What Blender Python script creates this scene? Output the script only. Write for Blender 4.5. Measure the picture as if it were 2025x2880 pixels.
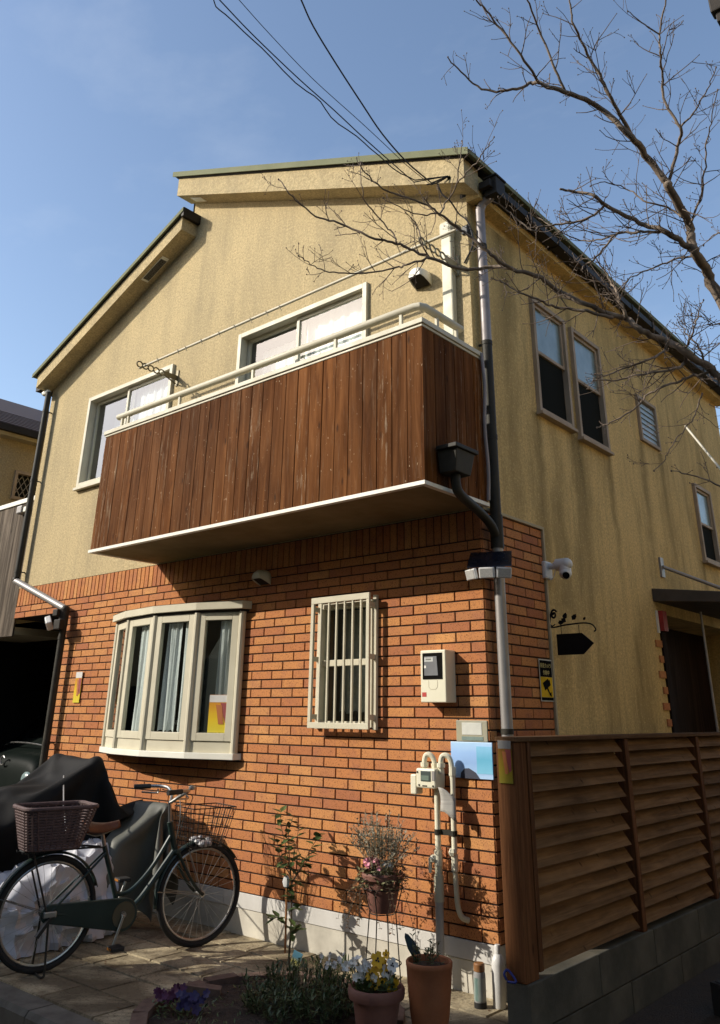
import bpy, bmesh, math, random
from mathutils import Vector, Matrix, noise
for o in list(bpy.data.objects): bpy.data.objects.remove(o)
S = bpy.context.scene
COL = S.collection
R = random.Random(7)

# ------------------------------------------------------------------ camera
cam_data = bpy.data.cameras.new('camera')
cam = bpy.data.objects.new('camera', cam_data); COL.objects.link(cam)
rt = Vector((0.762993874593923, 0.6463325808827209, 0.009723282451626432))
up = Vector((0.2388575770262148, -0.29588438640411496, 0.9248780934693104))
fw = Vector((-0.600655812615943, 0.7033538403760525, 0.3801394086370678))
CAM = Vector((2.94064, -4.66991, 1.48284))
M = Matrix((rt, up, -fw)).transposed().to_4x4(); M.translation = CAM
cam.matrix_world = M
cam_data.sensor_fit = 'HORIZONTAL'; cam_data.sensor_width = 36.0; cam_data.lens = 40.026
cam_data.shift_x = -0.0096; cam_data.shift_y = -0.1740
cam_data.clip_start = 0.05; cam_data.clip_end = 2000
S.camera = cam
S.render.resolution_x = 720; S.render.resolution_y = 1024
# ------------------------------------------------------------------ light
SUN = Vector((0.684, 0.74, -0.545)).normalized()      # direction the light travels
w = bpy.data.worlds.new('World'); S.world = w; w.use_nodes = True
nt = w.node_tree; bg = nt.nodes['Background']
sky = nt.nodes.new('ShaderNodeTexSky'); sky.sky_type = 'NISHITA'; sky.sun_disc = False
sky.sun_elevation = math.asin(-SUN.z)
sky.sun_rotation = math.atan2(-SUN.x, -SUN.y) % (2*math.pi)
sky.altitude = 50; sky.air_density = 1.0; sky.dust_density = 1.2; sky.ozone_density = 0.9
tc = nt.nodes.new('ShaderNodeTexCoord'); mp = nt.nodes.new('ShaderNodeMapping'); mp.inputs['Scale'].default_value = (1.2, 3.0, 5.0); mp.inputs['Rotation'].default_value = (.2, .3, .6)
cn = nt.nodes.new('ShaderNodeTexNoise'); cn.inputs['Scale'].default_value = 1.6; cn.inputs['Detail'].default_value = 6; cn.inputs['Roughness'].default_value = .6
cr = nt.nodes.new('ShaderNodeValToRGB'); cr.color_ramp.elements[0].position = .50; cr.color_ramp.elements[0].color = (0, 0, 0, 1); cr.color_ramp.elements[1].position = .85; cr.color_ramp.elements[1].color = (.16, .16, .16, 1)
cm_ = nt.nodes.new('ShaderNodeMix'); cm_.data_type = 'RGBA'; cm_.inputs[7].default_value = (4.2, 4.5, 4.9, 1)      # thin high cloud
nt.links.new(tc.outputs['Generated'], mp.inputs[0]); nt.links.new(mp.outputs[0], cn.inputs['Vector']); nt.links.new(cn.outputs['Fac'], cr.inputs[0])
nt.links.new(cr.outputs[0], cm_.inputs[0]); nt.links.new(sky.outputs[0], cm_.inputs[6]); nt.links.new(cm_.outputs[2], bg.inputs[0]); bg.inputs[1].default_value = 0.135
sl = bpy.data.lights.new('sun', 'SUN'); sl.energy = 3.1; sl.angle = math.radians(0.5); sl.color = (1.0, 0.93, 0.82)
so = bpy.data.objects.new('sun', sl); COL.objects.link(so)
so.rotation_euler = SUN.to_track_quat('-Z', 'Y').to_euler(); so.location = (-10, -12, 12)
S.view_settings.view_transform = 'Standard'; S.view_settings.look = 'None'
S.view_settings.exposure = 0.75; S.view_settings.gamma = 1.0; S.view_settings.use_curve_mapping = False

# ------------------------------------------------------------------ helpers
def link(o, parent=None):
    COL.objects.link(o)
    if parent is not None: o.parent = parent
    return o
def tag(o, label=None, cat=None, group=None, kind=None):
    if label: o['label'] = label
    if cat: o['category'] = cat
    if group: o['group'] = group
    if kind: o['kind'] = kind
    return o
def empty(name, loc=(0, 0, 0), rz=0, parent=None, **k):
    o = bpy.data.objects.new(name, None); o.empty_display_size = .1
    o.location = loc; o.rotation_euler = (0, 0, rz)
    link(o, parent); tag(o, **k); return o
class MB:
    def __init__(s): s.v = []; s.f = []; s.r = []; s.rnd = None
    def add(s, vs, fs):
        b = len(s.v); s.v += [tuple(v) for v in vs]
        for f in fs:
            s.f.append(tuple(b+i for i in f)); s.r.append(s.rnd if s.rnd is not None else 0.0)
        return s
    def box(s, x0, x1, y0, y1, z0, z1):
        return s.add([(x, y, z) for z in (z0, z1) for y in (y0, y1) for x in (x0, x1)],
                     [(0, 2, 3, 1), (4, 5, 7, 6), (0, 1, 5, 4), (2, 6, 7, 3), (0, 4, 6, 2), (1, 3, 7, 5)])
    def hexa(s, p):        # 8 points, bottom ring then top ring
        return s.add(p, [(3, 2, 1, 0), (4, 5, 6, 7), (0, 1, 5, 4), (1, 2, 6, 5), (2, 3, 7, 6), (3, 0, 4, 7)])
    def bar(s, a, b, w, h, upv=(0, 0, 1)):
        a = Vector(a); b = Vector(b); d = (b-a).normalized(); u = Vector(upv)
        r = d.cross(u)
        if r.length < 1e-4: r = d.cross(Vector((1, 0, 0)))
        r.normalize(); u = r.cross(d)
        o = [r*(-w/2)+u*(-h/2), r*(w/2)+u*(-h/2), r*(w/2)+u*(h/2), r*(-w/2)+u*(h/2)]
        return s.hexa([a+x for x in o]+[b+x for x in o])
    def prism(s, pts, axis, a0, a1):   # 2-D polygon pushed along an axis ('x': pts are (y,z), 'y': (x,z), 'z': (x,y))
        def P(p, a): return {'x': (a, p[0], p[1]), 'y': (p[0], a, p[1]), 'z': (p[0], p[1], a)}[axis]
        n = len(pts)
        return s.add([P(p, a0) for p in pts]+[P(p, a1) for p in pts],
                     [tuple(range(n)), tuple(range(2*n-1, n-1, -1))]+[(i, (i+1) % n, n+(i+1) % n, n+i) for i in range(n)])
    def tube(s, path, rad, n=8, cap=True, closed=False):
        P = [Vector(p) for p in path]; m = len(P)
        rad = rad if isinstance(rad, (list, tuple)) else [rad]*m
        T = []
        for i in range(m):
            a = P[(i-1) % m] if (closed or i > 0) else P[i]
            b = P[(i+1) % m] if (closed or i < m-1) else P[i]
            t = (b-a); T.append(t.normalized() if t.length > 1e-9 else Vector((0, 0, 1)))
        u = T[0].orthogonal().normalized(); vs = []
        for i in range(m):
            u = (u - T[i]*u.dot(T[i]))
            if u.length < 1e-6: u = T[i].orthogonal()
            u.normalize(); w_ = T[i].cross(u)
            for k in range(n):
                a = 2*math.pi*k/n; vs.append(P[i]+(u*math.cos(a)+w_*math.sin(a))*rad[i])
        fs = []
        for i in range(m if closed else m-1):
            j = (i+1) % m
            for k in range(n):
                l = (k+1) % n; fs.append((i*n+k, i*n+l, j*n+l, j*n+k))
        if cap and not closed: fs += [tuple(range(n-1, -1, -1)), tuple((m-1)*n+k for k in range(n))]
        return s.add(vs, fs)
    def lathe(s, prof, n=24, c=(0, 0, 0), a0=0., a1=2*math.pi):
        full = abs(a1-a0-2*math.pi) < 1e-6; k = n if full else n+1; vs = []
        for r, z in prof:
            for i in range(k):
                a = a0+(a1-a0)*i/n; vs.append((c[0]+r*math.cos(a), c[1]+r*math.sin(a), c[2]+z))
        fs = []
        for j in range(len(prof)-1):
            for i in range(n):
                l = (i+1) % k; fs.append((j*k+i, j*k+l, (j+1)*k+l, (j+1)*k+i))
        return s.add(vs, fs)
    def ball(s, c, r, n=6, sc=(1, 1, 1)):
        vs = [(c[0], c[1], c[2]-r*sc[2])]; m = max(3, n//2)
        for j in range(1, m):
            t = math.pi*j/m-math.pi/2
            for i in range(n):
                a = 2*math.pi*i/n; vs.append((c[0]+r*sc[0]*math.cos(t)*math.cos(a), c[1]+r*sc[1]*math.cos(t)*math.sin(a), c[2]+r*sc[2]*math.sin(t)))
        vs.append((c[0], c[1], c[2]+r*sc[2])); L = len(vs)-1
        fs = [(0, 1+(i+1) % n, 1+i) for i in range(n)]
        for j in range(m-2):
            for i in range(n):
                l = (i+1) % n; fs.append((1+j*n+i, 1+j*n+l, 1+(j+1)*n+l, 1+(j+1)*n+i))
        fs += [(L, 1+(m-2)*n+i, 1+(m-2)*n+(i+1) % n) for i in range(n)]
        return s.add(vs, fs)
    def leaf(s, c, d, u, L, W):    # a folded pointed leaf
        c = Vector(c); d = Vector(d).normalized(); u = Vector(u); r = d.cross(u)
        if r.length < 1e-4: r = d.orthogonal()
        r.normalize(); u = r.cross(d)
        return s.add([c, c+d*L*.35+r*W/2+u*W*.12, c+d*L*.75+r*W*.35+u*W*.05, c+d*L, c+d*L*.75-r*W*.35+u*W*.05, c+d*L*.35-r*W/2+u*W*.12, c+d*L*.5-u*W*.05],
                     [(0, 1, 6), (1, 2, 6), (2, 3, 6), (3, 4, 6), (4, 5, 6), (5, 0, 6)])
    def mesh(s, name, mat, smooth=False, fix=True):
        me = bpy.data.meshes.new(name); me.from_pydata(s.v, [], s.f)
        if any(s.r):
            at = me.attributes.new('rnd', 'FLOAT', 'FACE'); at.data.foreach_set('value', s.r)
        if fix:
            bm = bmesh.new(); bm.from_mesh(me); bmesh.ops.recalc_face_normals(bm, faces=bm.faces); bm.to_mesh(me); bm.free()
        if smooth: me.shade_smooth()
        me.materials.append(mat); me.update(); return me
    def build(s, name, mat, parent=None, smooth=False, bevel=0, fix=True, ang=35, **k):
        o = bpy.data.objects.new(name, s.mesh(name, mat, smooth, fix)); link(o, parent)
        if smooth and ang: 
            for p in o.data.polygons: p.use_smooth = True
            try: o.data.set_sharp_from_angle(angle=math.radians(ang))
            except Exception: pass
        if bevel:
            b = o.modifiers.new('edge', 'BEVEL'); b.width = bevel; b.segments = 2; b.limit_method = 'ANGLE'; b.angle_limit = math.radians(40)
            b.harden_normals = False
        tag(o, **k); return o
def copy_tree(o, parent=None, **k):
    c = o.copy(); link(c); c.parent = parent
    for ch in list(o.children): copy_tree(ch, c)
    tag(c, **k); return c
def lerp(a, b, t): return a+(b-a)*t
def spline(P, n):            # Catmull-Rom through points
    P = [Vector(p) for p in P]; Q = [P[0]*2-P[1]]+P+[P[-1]*2-P[-2]]; out = []
    for i in range(1, len(Q)-2):
        for k in range(n):
            t = k/n; a, b, c, d = Q[i-1], Q[i], Q[i+1], Q[i+2]
            out.append(.5*((2*b)+(c-a)*t+(2*a-5*b+4*c-d)*t*t+(3*b-a-3*c+d)*t*t*t))
    out.append(P[-1]); return out

# ------------------------------------------------------------------ materials
def new_mat(name):
    m = bpy.data.materials.new(name); m.use_nodes = True; t = m.node_tree
    return m, t, t.nodes['Principled BSDF']
def nd(t, kind, **k):
    n = t.nodes.new(kind)
    for a, b in k.items():
        if a in n.inputs.keys(): n.inputs[a].default_value = b
        else: setattr(n, a, b)
    return n
def coords(t, scale=(1, 1, 1), kind='Object', rot=(0, 0, 0)):
    if kind == 'World':
        src = nd(t, 'ShaderNodeNewGeometry').outputs['Position']
    else: src = nd(t, 'ShaderNodeTexCoord').outputs[kind]
    m = nd(t, 'ShaderNodeMapping'); m.inputs['Scale'].default_value = scale; m.inputs['Rotation'].default_value = rot
    t.links.new(src, m.inputs[0]); return m.outputs[0]
def noise_(t, vec, scale, detail=4, rough=.6, dist=0):
    n = nd(t, 'ShaderNodeTexNoise'); n.inputs['Scale'].default_value = scale; n.inputs['Detail'].default_value = detail
    n.inputs['Roughness'].default_value = rough; n.inputs['Distortion'].default_value = dist
    t.links.new(vec, n.inputs['Vector']); return n.outputs['Fac']
def ramp(t, fac, *stops, interp='LINEAR'):
    r = nd(t, 'ShaderNodeValToRGB'); r.color_ramp.interpolation = interp
    el = r.color_ramp.elements
    while len(el) < len(stops): el.new(.5)
    for e, (p, c) in zip(el, stops):
        e.position = p; e.color = (c, c, c, 1) if isinstance(c, (int, float)) else (*c, 1)
    t.links.new(fac, r.inputs[0]); return r.outputs[0]
def mix(t, fac, a, b, mode='MIX'):
    m = nd(t, 'ShaderNodeMix', data_type='RGBA', blend_type=mode)
    for k, v in ((0, fac), (6, a), (7, b)):
        sock = m.inputs[k]
        if isinstance(v, bpy.types.NodeSocket): t.links.new(v, sock)
        elif isinstance(v, (int, float)): sock.default_value = v if k == 0 else (v, v, v, 1)
        else: sock.default_value = (*v, 1)
    return m.outputs[2]
def math_(t, op, a, b=0.0):
    m = nd(t, 'ShaderNodeMath', operation=op)
    for sock, v in ((m.inputs[0], a), (m.inputs[1], b)):
        if isinstance(v, (int, float)): sock.default_value = v
        else: t.links.new(v, sock)
    return m.outputs[0]
def bump(t, bsdf, h, strength=.3, dist=.01):
    b = nd(t, 'ShaderNodeBump'); b.inputs['Strength'].default_value = strength; b.inputs['Distance'].default_value = dist
    t.links.new(h, b.inputs['Height']); t.links.new(b.outputs[0], bsdf.inputs['Normal'])
def pm(name, col, rough=.6, metal=0., col2=None, nscale=6., nstretch=(1, 1, 1), bscale=0., bstr=.2, bdist=.004, spec=.5, rnd=0., kind='Object'):
    """plain procedural surface: two tones mixed by noise, fine bump, roughness variation"""
    m, t, b = new_mat(name)
    vec = coords(t, nstretch, kind)
    n = noise_(t, vec, nscale, 5, .6)
    c2 = col2 or tuple(x*.72 for x in col)
    c = mix(t, ramp(t, n, (.32, 0.), (.68, 1.)), col, c2)
    if rnd:
        oi = nd(t, 'ShaderNodeObjectInfo').outputs['Random']
        c = mix(t, 1.0, c, ramp(t, oi, (0, 1-rnd), (1, 1+rnd*.4)), 'MULTIPLY')
    t.links.new(c, b.inputs['Base Color'])
    t.links.new(ramp(t, n, (.2, max(0, rough-.08)), (.8, min(1, rough+.1))), b.inputs['Roughness'])
    b.inputs['Metallic'].default_value = metal; b.inputs['Specular IOR Level'].default_value = spec
    if bscale:
        bump(t, b, noise_(t, vec, bscale, 4, .65), bstr, bdist)
    return m
MT = {}
# stucco: sprayed, grainy, rain streaked
def stucco(name, base, streak=.5, dirt=(.20, .165, .085), runs=()):
    m, t, b = new_mat(name); vec = coords(t, (1, 1, 1), 'World')
    grain = noise_(t, vec, 120, 3, .7); grit = noise_(t, vec, 45, 3, .75)
    blotch = noise_(t, vec, 1.1, 6, .62)
    wob = nd(t, 'ShaderNodeVectorMath', operation='ADD'); t.links.new(coords(t, (1.5, 1.5, .30), 'World'), wob.inputs[0])
    sc_ = nd(t, 'ShaderNodeVectorMath', operation='SCALE'); sc_.inputs['Scale'].default_value = .22
    tn = nd(t, 'ShaderNodeTexNoise'); tn.inputs['Scale'].default_value = 2.5; t.links.new(vec, tn.inputs['Vector']); t.links.new(tn.outputs['Color'], sc_.inputs[0]); t.links.new(sc_.outputs[0], wob.inputs[1])
    st = noise_(t, wob.outputs[0], 1.7, 6, .66)
    fine = noise_(t, coords(t, (9, 9, .7), 'World'), 1.5, 4, .6)
    c = mix(t, ramp(t, blotch, (.36, 0.), (.68, .8)), base, tuple(x*y for x, y in zip(base, (.82, .84, .88))))
    c = mix(t, math_(t, 'MULTIPLY', ramp(t, st, (.46, 0.), (.74, 1.)), streak), c, dirt)
    c = mix(t, math_(t, 'MULTIPLY', math_(t, 'MULTIPLY', ramp(t, fine, (.48, 0.), (.75, 1.)), ramp(t, blotch, (.4, .2), (.6, 1.))), streak*.55), c, tuple(x*.85 for x in dirt))
    if runs:      # rain runs below sills: (axis, position, half width, top, length)
        sp_ = nd(t, 'ShaderNodeSeparateXYZ'); t.links.new(vec, sp_.inputs[0])
        edge = noise_(t, vec, 3.5, 4, .6)
        for pos, hw, top, ln in runs:
            d_ = math_(t, 'ABSOLUTE', math_(t, 'SUBTRACT', math_(t, 'ADD', sp_.outputs[1], math_(t, 'MULTIPLY', math_(t, 'SUBTRACT', edge, .5), .18)), pos))
            k_ = math_(t, 'SUBTRACT', 1.0, math_(t, 'DIVIDE', d_, hw)); k_ = math_(t, 'MAXIMUM', k_, 0.)
            dz = math_(t, 'SUBTRACT', top, sp_.outputs[2])
            g_ = math_(t, 'MULTIPLY', math_(t, 'GREATER_THAN', dz, 0.), math_(t, 'MAXIMUM', math_(t, 'SUBTRACT', 1.0, math_(t, 'DIVIDE', dz, ln)), 0.))
            k_ = math_(t, 'MULTIPLY', math_(t, 'MULTIPLY', k_, g_), .85)
            c = mix(t, k_, c, tuple(x*.55 for x in dirt))
    c = mix(t, ramp(t, grain, (.34, .75), (.50, 0.)), c, tuple(x*.45 for x in base))
    c = mix(t, ramp(t, grit, (.36, .70), (.52, 0.)), c, tuple(x*.55 for x in base))
    c = mix(t, ramp(t, grit, (.55, 0.), (.70, .5)), c, tuple(min(.9, x*1.35) for x in base))
    t.links.new(c, b.inputs['Base Color']); b.inputs['Roughness'].default_value = .95; b.inputs['Specular IOR Level'].default_value = .08
    bump(t, b, mix(t, .5, grain, grit), .8, .012); return m
MT['stucco'] = stucco('sprayed_stucco', (.575, .455, .255), .60, (.29, .245, .16))
MT['stucco_side'] = stucco('weathered_stucco', (.76, .545, .235), 1.0, (.22, .165, .072), [(.93, .10, 3.80, 1.9), (1.55, .09, 3.80, 1.5), (1.66, .10, 3.77, 1.6), (2.28, .08, 3.77, 1.8), (3.12, .14, 4.13, 1.7), (3.63, .08, 4.13, .7), (4.52, .1, 3.1, 1.2), (.5, .25, 5.3, 3.0)])
MT['stucco_n'] = stucco('neighbour_stucco', (.46, .36, .20), .35); MT['stucco_e'] = stucco('east_stucco', (.66, .50, .28), .3)
def brick_mat(name, src):
    m, t, b = new_mat(name)
    if src == 'object': rn = nd(t, 'ShaderNodeObjectInfo').outputs['Random']
    else: rn = nd(t, 'ShaderNodeAttribute', attribute_name='rnd').outputs['Fac']
    vec = coords(t, (1, 1, 1), 'World')
    c = ramp(t, rn, (0, (.46, .180, .068)), (.16, (.53, .240, .085)), (.32, (.48, .195, .072)), (.46, (.40, .150, .064)), (.60, (.50, .210, .076)), (.74, (.37, .138, .064)), (.88, (.56, .270, .100)), (1, (.43, .168, .066)))
    smoke = noise_(t, vec, 7.5, 3, .6)
    c = mix(t, ramp(t, smoke, (.48, 0.), (.74, .55)), c, (.29, .115, .075))
    speck = noise_(t, vec, 150, 2, .6)
    c = mix(t, ramp(t, speck, (.33, .8), (.44, 0.)), c, (.11, .045, .022))
    c = mix(t, ramp(t, noise_(t, vec, 300, 2, .5), (.62, 0.), (.75, .35)), c, (.75, .42, .16))
    t.links.new(c, b.inputs['Base Color']); b.inputs['Roughness'].default_value = .85; b.inputs['Specular IOR Level'].default_value = .12
    bump(t, b, mix(t, .5, speck, noise_(t, vec, 55, 3, .6)), .45, .004); return m
MT['brick'] = brick_mat('fired_brick_tile', 'object'); MT['brick_f'] = brick_mat('fired_brick_tile_field', 'attr')
MT['mortar'] = pm('dark_mortar', (.034, .019, .012), .95, nscale=40, bscale=200, bstr=.3)
MT['corner'] = pm('corner_tile', (.36, .14, .05), .8, nscale=30, bscale=220, bstr=.3)
def plank_mat(name, base, dark, worn, wornamt, stretch=(13, 13, .8), rnd=.30):
    m, t, b = new_mat(name)
    oi = nd(t, 'ShaderNodeObjectInfo').outputs['Random']
    vec0 = coords(t, stretch, 'World')
    off = nd(t, 'ShaderNodeVectorMath', operation='ADD'); t.links.new(vec0, off.inputs[0])
    cb = nd(t, 'ShaderNodeCombineXYZ'); t.links.new(math_(t, 'MULTIPLY', oi, 57.), cb.inputs[2]); t.links.new(math_(t, 'MULTIPLY', oi, 31.), cb.inputs[0]); t.links.new(cb.outputs[0], off.inputs[1])
    v = off.outputs[0]
    g = noise_(t, v, 1.0, 6, .62, 1.2)
    c = mix(t, ramp(t, g, (.35, 0.), (.62, 1.)), base, dark)
    c = mix(t, 1.0, c, ramp(t, oi, (0, 1-rnd), (1, 1+rnd*.35)), 'MULTIPLY')
    kn = nd(t, 'ShaderNodeTexVoronoi'); kn.inputs['Scale'].default_value = 1.0; kn.inputs['Randomness'].default_value = 1.0
    kv = nd(t, 'ShaderNodeVectorMath', operation='ADD'); t.links.new(coords(t, tuple(s_*k_ for s_, k_ in zip((1, 1, 1), (9, 9, 3.2))), 'World'), kv.inputs[0]); t.links.new(cb.outputs[0], kv.inputs[1]); t.links.new(kv.outputs[0], kn.inputs['Vector'])
    c = mix(t, ramp(t, kn.outputs['Distance'], (.05, .85), (.13, 0.)), c, tuple(x*.4 for x in dark))
    big = noise_(t, coords(t, (2.2, 2.2, .8), 'World'), 1.1, 4, .6)
    c = mix(t, 1.0, c, ramp(t, big, (.3, .72), (.7, 1.22)), 'MULTIPLY')
    wn = noise_(t, coords(t, (22, 22, 2.2), 'World'), 1.6, 7, .75)
    pick = math_(t, 'MULTIPLY', ramp(t, math_(t, 'FRACT', math_(t, 'MULTIPLY', oi, 7.31)), (.55, .18), (.9, 1.)), wornamt)
    c = mix(t, math_(t, 'MULTIPLY', ramp(t, wn, (.54, 0.), (.70, 1.)), pick), c, worn)
    spot = noise_(t, coords(t, (55, 55, 16), 'World'), 1.6, 3, .6)
    c = mix(t, math_(t, 'MULTIPLY', ramp(t, spot, (.70, 0.), (.75, 1.)), wornamt), c, tuple(min(1, x*1.9) for x in worn))
    t.links.new(c, b.inputs['Base Color']); t.links.new(ramp(t, g, (.3, .72), (.7, .9)), b.inputs['Roughness']); b.inputs['Specular IOR Level'].default_value = .10
    bump(t, b, g, .45, .004); return m
MT['plank'] = plank_mat('stained_cedar_plank', (.182, .066, .0135), (.088, .029, .006), (.34, .26, .17), .9)
MT['fence'] = plank_mat('fence_timber', (.20, .108, .044), (.115, .060, .024), (.22, .15, .09), .12, (3, 1.2, 26), .2)
MT['fence_post'] = plank_mat('fence_post_timber', (.150, .062, .024), (.078, .031, .012), (.2, .13, .08), .12, (26, 26, 1.2), .15)
MT['greywood'] = plank_mat('weathered_grey_plank', (.17, .135, .10), (.065, .05, .037), (.3, .26, .2), .4)
MT['doorwood'] = plank_mat('dark_door_timber', (.030, .014, .008), (.016, .008, .005), (.1, .06, .03), .1)
MT['cream'] = pm('cream_aluminium', (.60, .555, .42), .5, 0., (.52, .475, .35), 5, bscale=0, spec=.25)
MT['white'] = pm('white_paint', (.80, .78, .68), .5, col2=(.72, .69, .58), nscale=4)
MT['soffit'] = pm('painted_soffit_board', (.44, .37, .23), .8, col2=(.36, .29, .17), nscale=2.5, bscale=90, bstr=.15)
MT['balcony_soffit'] = pm('shade_dark_balcony_soffit', (.27, .205, .11), .9, col2=(.19, .14, .07), nscale=2.2, bscale=90, bstr=.15, spec=.1)  # darker copy of the soffit board, balcony shade put into its colour
MT['verge_under'] = stucco('verge_soffit', (.46, .36, .14), .3)
MT['dark'] = pm('dark_bronze_metal', (.020, .016, .012), .6, .0, (.032, .026, .02), 12, spec=.2)
MT['roof'] = pm('sage_roof_metal', (.150, .158, .090), .75, .0, (.20, .205, .125), 3, nstretch=(1, 1, 1), bscale=60, bstr=.1, spec=.08)
MT['pipe'] = pm('grey_drain_pipe', (.33, .31, .29), .42, .35, (.26, .245, .23), 7)
MT['pipe_dark'] = pm('dark_drain_pipe', (.026, .024, .018), .55, .0, (.045, .04, .03), 9, spec=.2)
MT['duct'] = pm('cream_plastic_cover', (.60, .57, .42), .5, col2=(.50, .47, .33), nscale=5)
MT['lilac'] = pm('lilac_drain_pipe', (.30, .265, .255), .45, .1, (.22, .19, .18), 6)
MT['room'] = pm('dark_interior', (.045, .042, .038), .9)
MT['concrete'] = pm('foundation_render', (.64, .60, .50), .85, col2=(.36, .33, .27), nscale=2.6, bscale=80, bstr=.25)
MT['bandtile'] = pm('pale_band_tile', (.60, .58, .54), .6, col2=(.50, .48, .44), nscale=5, rnd=.12)
MT['block'] = pm('grey_block_concrete', (.10, .088, .064), .95, col2=(.042, .038, .026), nscale=3.5, bscale=110, bstr=.5, bdist=.006)
def glass_mat(name, tint=(.9, .95, .93), refl=1.0, rough=.0):
    m = bpy.data.materials.new(name); m.use_nodes = True; t = m.node_tree; t.nodes.clear()
    out = nd(t, 'ShaderNodeOutputMaterial'); tr = nd(t, 'ShaderNodeBsdfTransparent'); gl = nd(t, 'ShaderNodeBsdfGlossy')
    tr.inputs[0].default_value = (*tint, 1); gl.inputs['Roughness'].default_value = rough
    lw = nd(t, 'ShaderNodeLayerWeight'); lw.inputs[0].default_value = .5
    mx = nd(t, 'ShaderNodeMixShader')
    f = math_(t, 'ADD', .043, math_(t, 'MULTIPLY', math_(t, 'POWER', lw.outputs['Facing'], 5.0), .95)); f = math_(t, 'MINIMUM', math_(t, 'MULTIPLY', f, 2.0*refl), .95)
    bp = nd(t, 'ShaderNodeBump'); bp.inputs['Strength'].default_value = .012; bp.inputs['Distance'].default_value = .05
    t.links.new(noise_(t, coords(t, (1, 1, 1), 'World'), 2.2, 2, .5), bp.inputs['Height']); t.links.new(bp.outputs[0], gl.inputs['Normal'])
    t.links.new(f, mx.inputs[0]); t.links.new(tr.outputs[0], mx.inputs[1]); t.links.new(gl.outputs[0], mx.inputs[2]); t.links.new(mx.outputs[0], out.inputs[0])
    return m
MT['glass'] = glass_mat('window_glass')
MT['glass_up'] = glass_mat('upper_window_glass', (.9, .95, .93), 2.0)
MT['frost'] = pm('frosted_glass', (.22, .29, .285), .22, col2=(.15, .21, .21), nscale=5, spec=.6)
MT['screen'] = pm('insect_screen', (.010, .011, .009), .9, col2=(.016, .017, .014), nscale=400, spec=.04)
def curtain_mat():
    m, t, b = new_mat('lace_curtain'); b.inputs['Base Color'].default_value = (.70, .715, .70, 1); b.inputs['Roughness'].default_value = .9
    n = noise_(t, coords(t, (1, 1, 1), 'World'), 160, 2, .5); t.links.new(ramp(t, n, (.3, .75), (.6, 1.)), b.inputs['Alpha'])
    b.inputs['Subsurface Weight'].default_value = 0.0; return m
MT['curtain'] = curtain_mat()
MT['wired'] = None
# ================================================================== THE HOUSE
house = empty('house', (0, 0, 0), label='two-storey house with brick-tiled ground floor, beige stucco above and timber balcony', cat='house')
XL, YB = -6.38, 5.95
BZ, PC, BW = .267, .067, .2362          # bottom of the tiles, course pitch, tile pitch
SOLD0, SOLD1 = BZ+35*PC, 2.822
def z_low(x): return 5.374+.438*(x+6.27)
def z_up(x): return 5.433-.4255*x
def z_top(x): return (z_low(x) if x < -3.72 else z_up(x))
def fmap(u, d, z): return (u, -d, z)     # front wall: u along x, d outwards
def smap(u, d, z): return (d, u, z)      # side wall: u along y, d outwards
def ubox(mb, f, u0, u1, d0, d1, z0, z1):
    return mb.hexa([f(u0, d0, z0), f(u1, d0, z0), f(u1, d1, z0), f(u0, d1, z0), f(u0, d0, z1), f(u1, d0, z1), f(u1, d1, z1), f(u0, d1, z1)])
def wall_cells(mb, f, u0, u1, z0, ztop, openings, depth=.10, breaks=()):
    us = sorted(set([u0, u1]+[o[i] for o in openings for i in (0, 1)]+list(breaks)))
    us = [u for u in us if u0-1e-6 <= u <= u1+1e-6]
    for a, b in zip(us, us[1:]):
        hs = sorted([(o[2], o[3]) for o in openings if o[0] <= a+1e-6 and o[1] >= b-1e-6])
        z = z0
        for lo, hi in hs+[(None, None)]:
            e0, e1 = (lo, lo) if lo is not None else (ztop(a+1e-5), ztop(b-1e-5))
            if e0 > z+1e-6: mb.add([f(a, 0, z), f(b, 0, z), f(b, 0, e1), f(a, 0, e0)], [(0, 1, 2, 3)])
            if hi is not None: z = hi
    for o in openings:
        a, b, lo, hi = o
        for p, q_ in (((a, lo), (b, lo)), ((b, lo), (b, hi)), ((b, hi), (a, hi)), ((a, hi), (a, lo))):
            mb.add([f(p[0], 0, p[1]), f(q_[0], 0, q_[1]), f(q_[0], -depth, q_[1]), f(p[0], -depth, p[1])], [(0, 1, 2, 3)])
W1 = (-5.385, -3.78, 3.875, 4.958); W2 = (-2.70, -1.05, 2.98, 4.975)
BAY = (-4.15, -2.38, BZ+14*PC, BZ+30*PC); GRW = (-1.50, -.955, BZ+17*PC, BZ+30*PC)
SW = [(.945, 1.53, 3.825, 4.87), (1.675, 2.255, 3.795, 4.86), (3.13, 3.61, 4.15, 4.635), (4.53, 5.05, 3.117, 3.975)]
mb = MB(); wall_cells(mb, fmap, XL, 0, SOLD1, lambda x: z_top(x)+.09, [W1, W2], breaks=(-3.72, -3.7199))
mb.build('front_stucco_wall', MT['stucco'], house, fix=False)
DOOR = (3.0, 5.6, 0.05, 2.40)
mb = MB(); wall_cells(mb, smap, 0, YB, SOLD1, lambda y: 5.42, SW)
wall_cells(mb, smap, .848, YB, .0, lambda y: SOLD1, [DOOR], depth=.5)
mb.add([(0, YB, 0), (XL, YB, 0), (XL, YB, z_low(XL)), (-3.72, YB, z_low(-3.72)), (-3.72, YB, z_up(-3.72)), (0, YB, 5.43)], [(0, 1, 2, 3, 4, 5)])
mb.add([(-3.75, 0, 6.3), (-3.75, YB, 6.3), (-3.75, YB, 7.1), (-3.75, 0, 7.1)], [(0, 1, 2, 3)])
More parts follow.
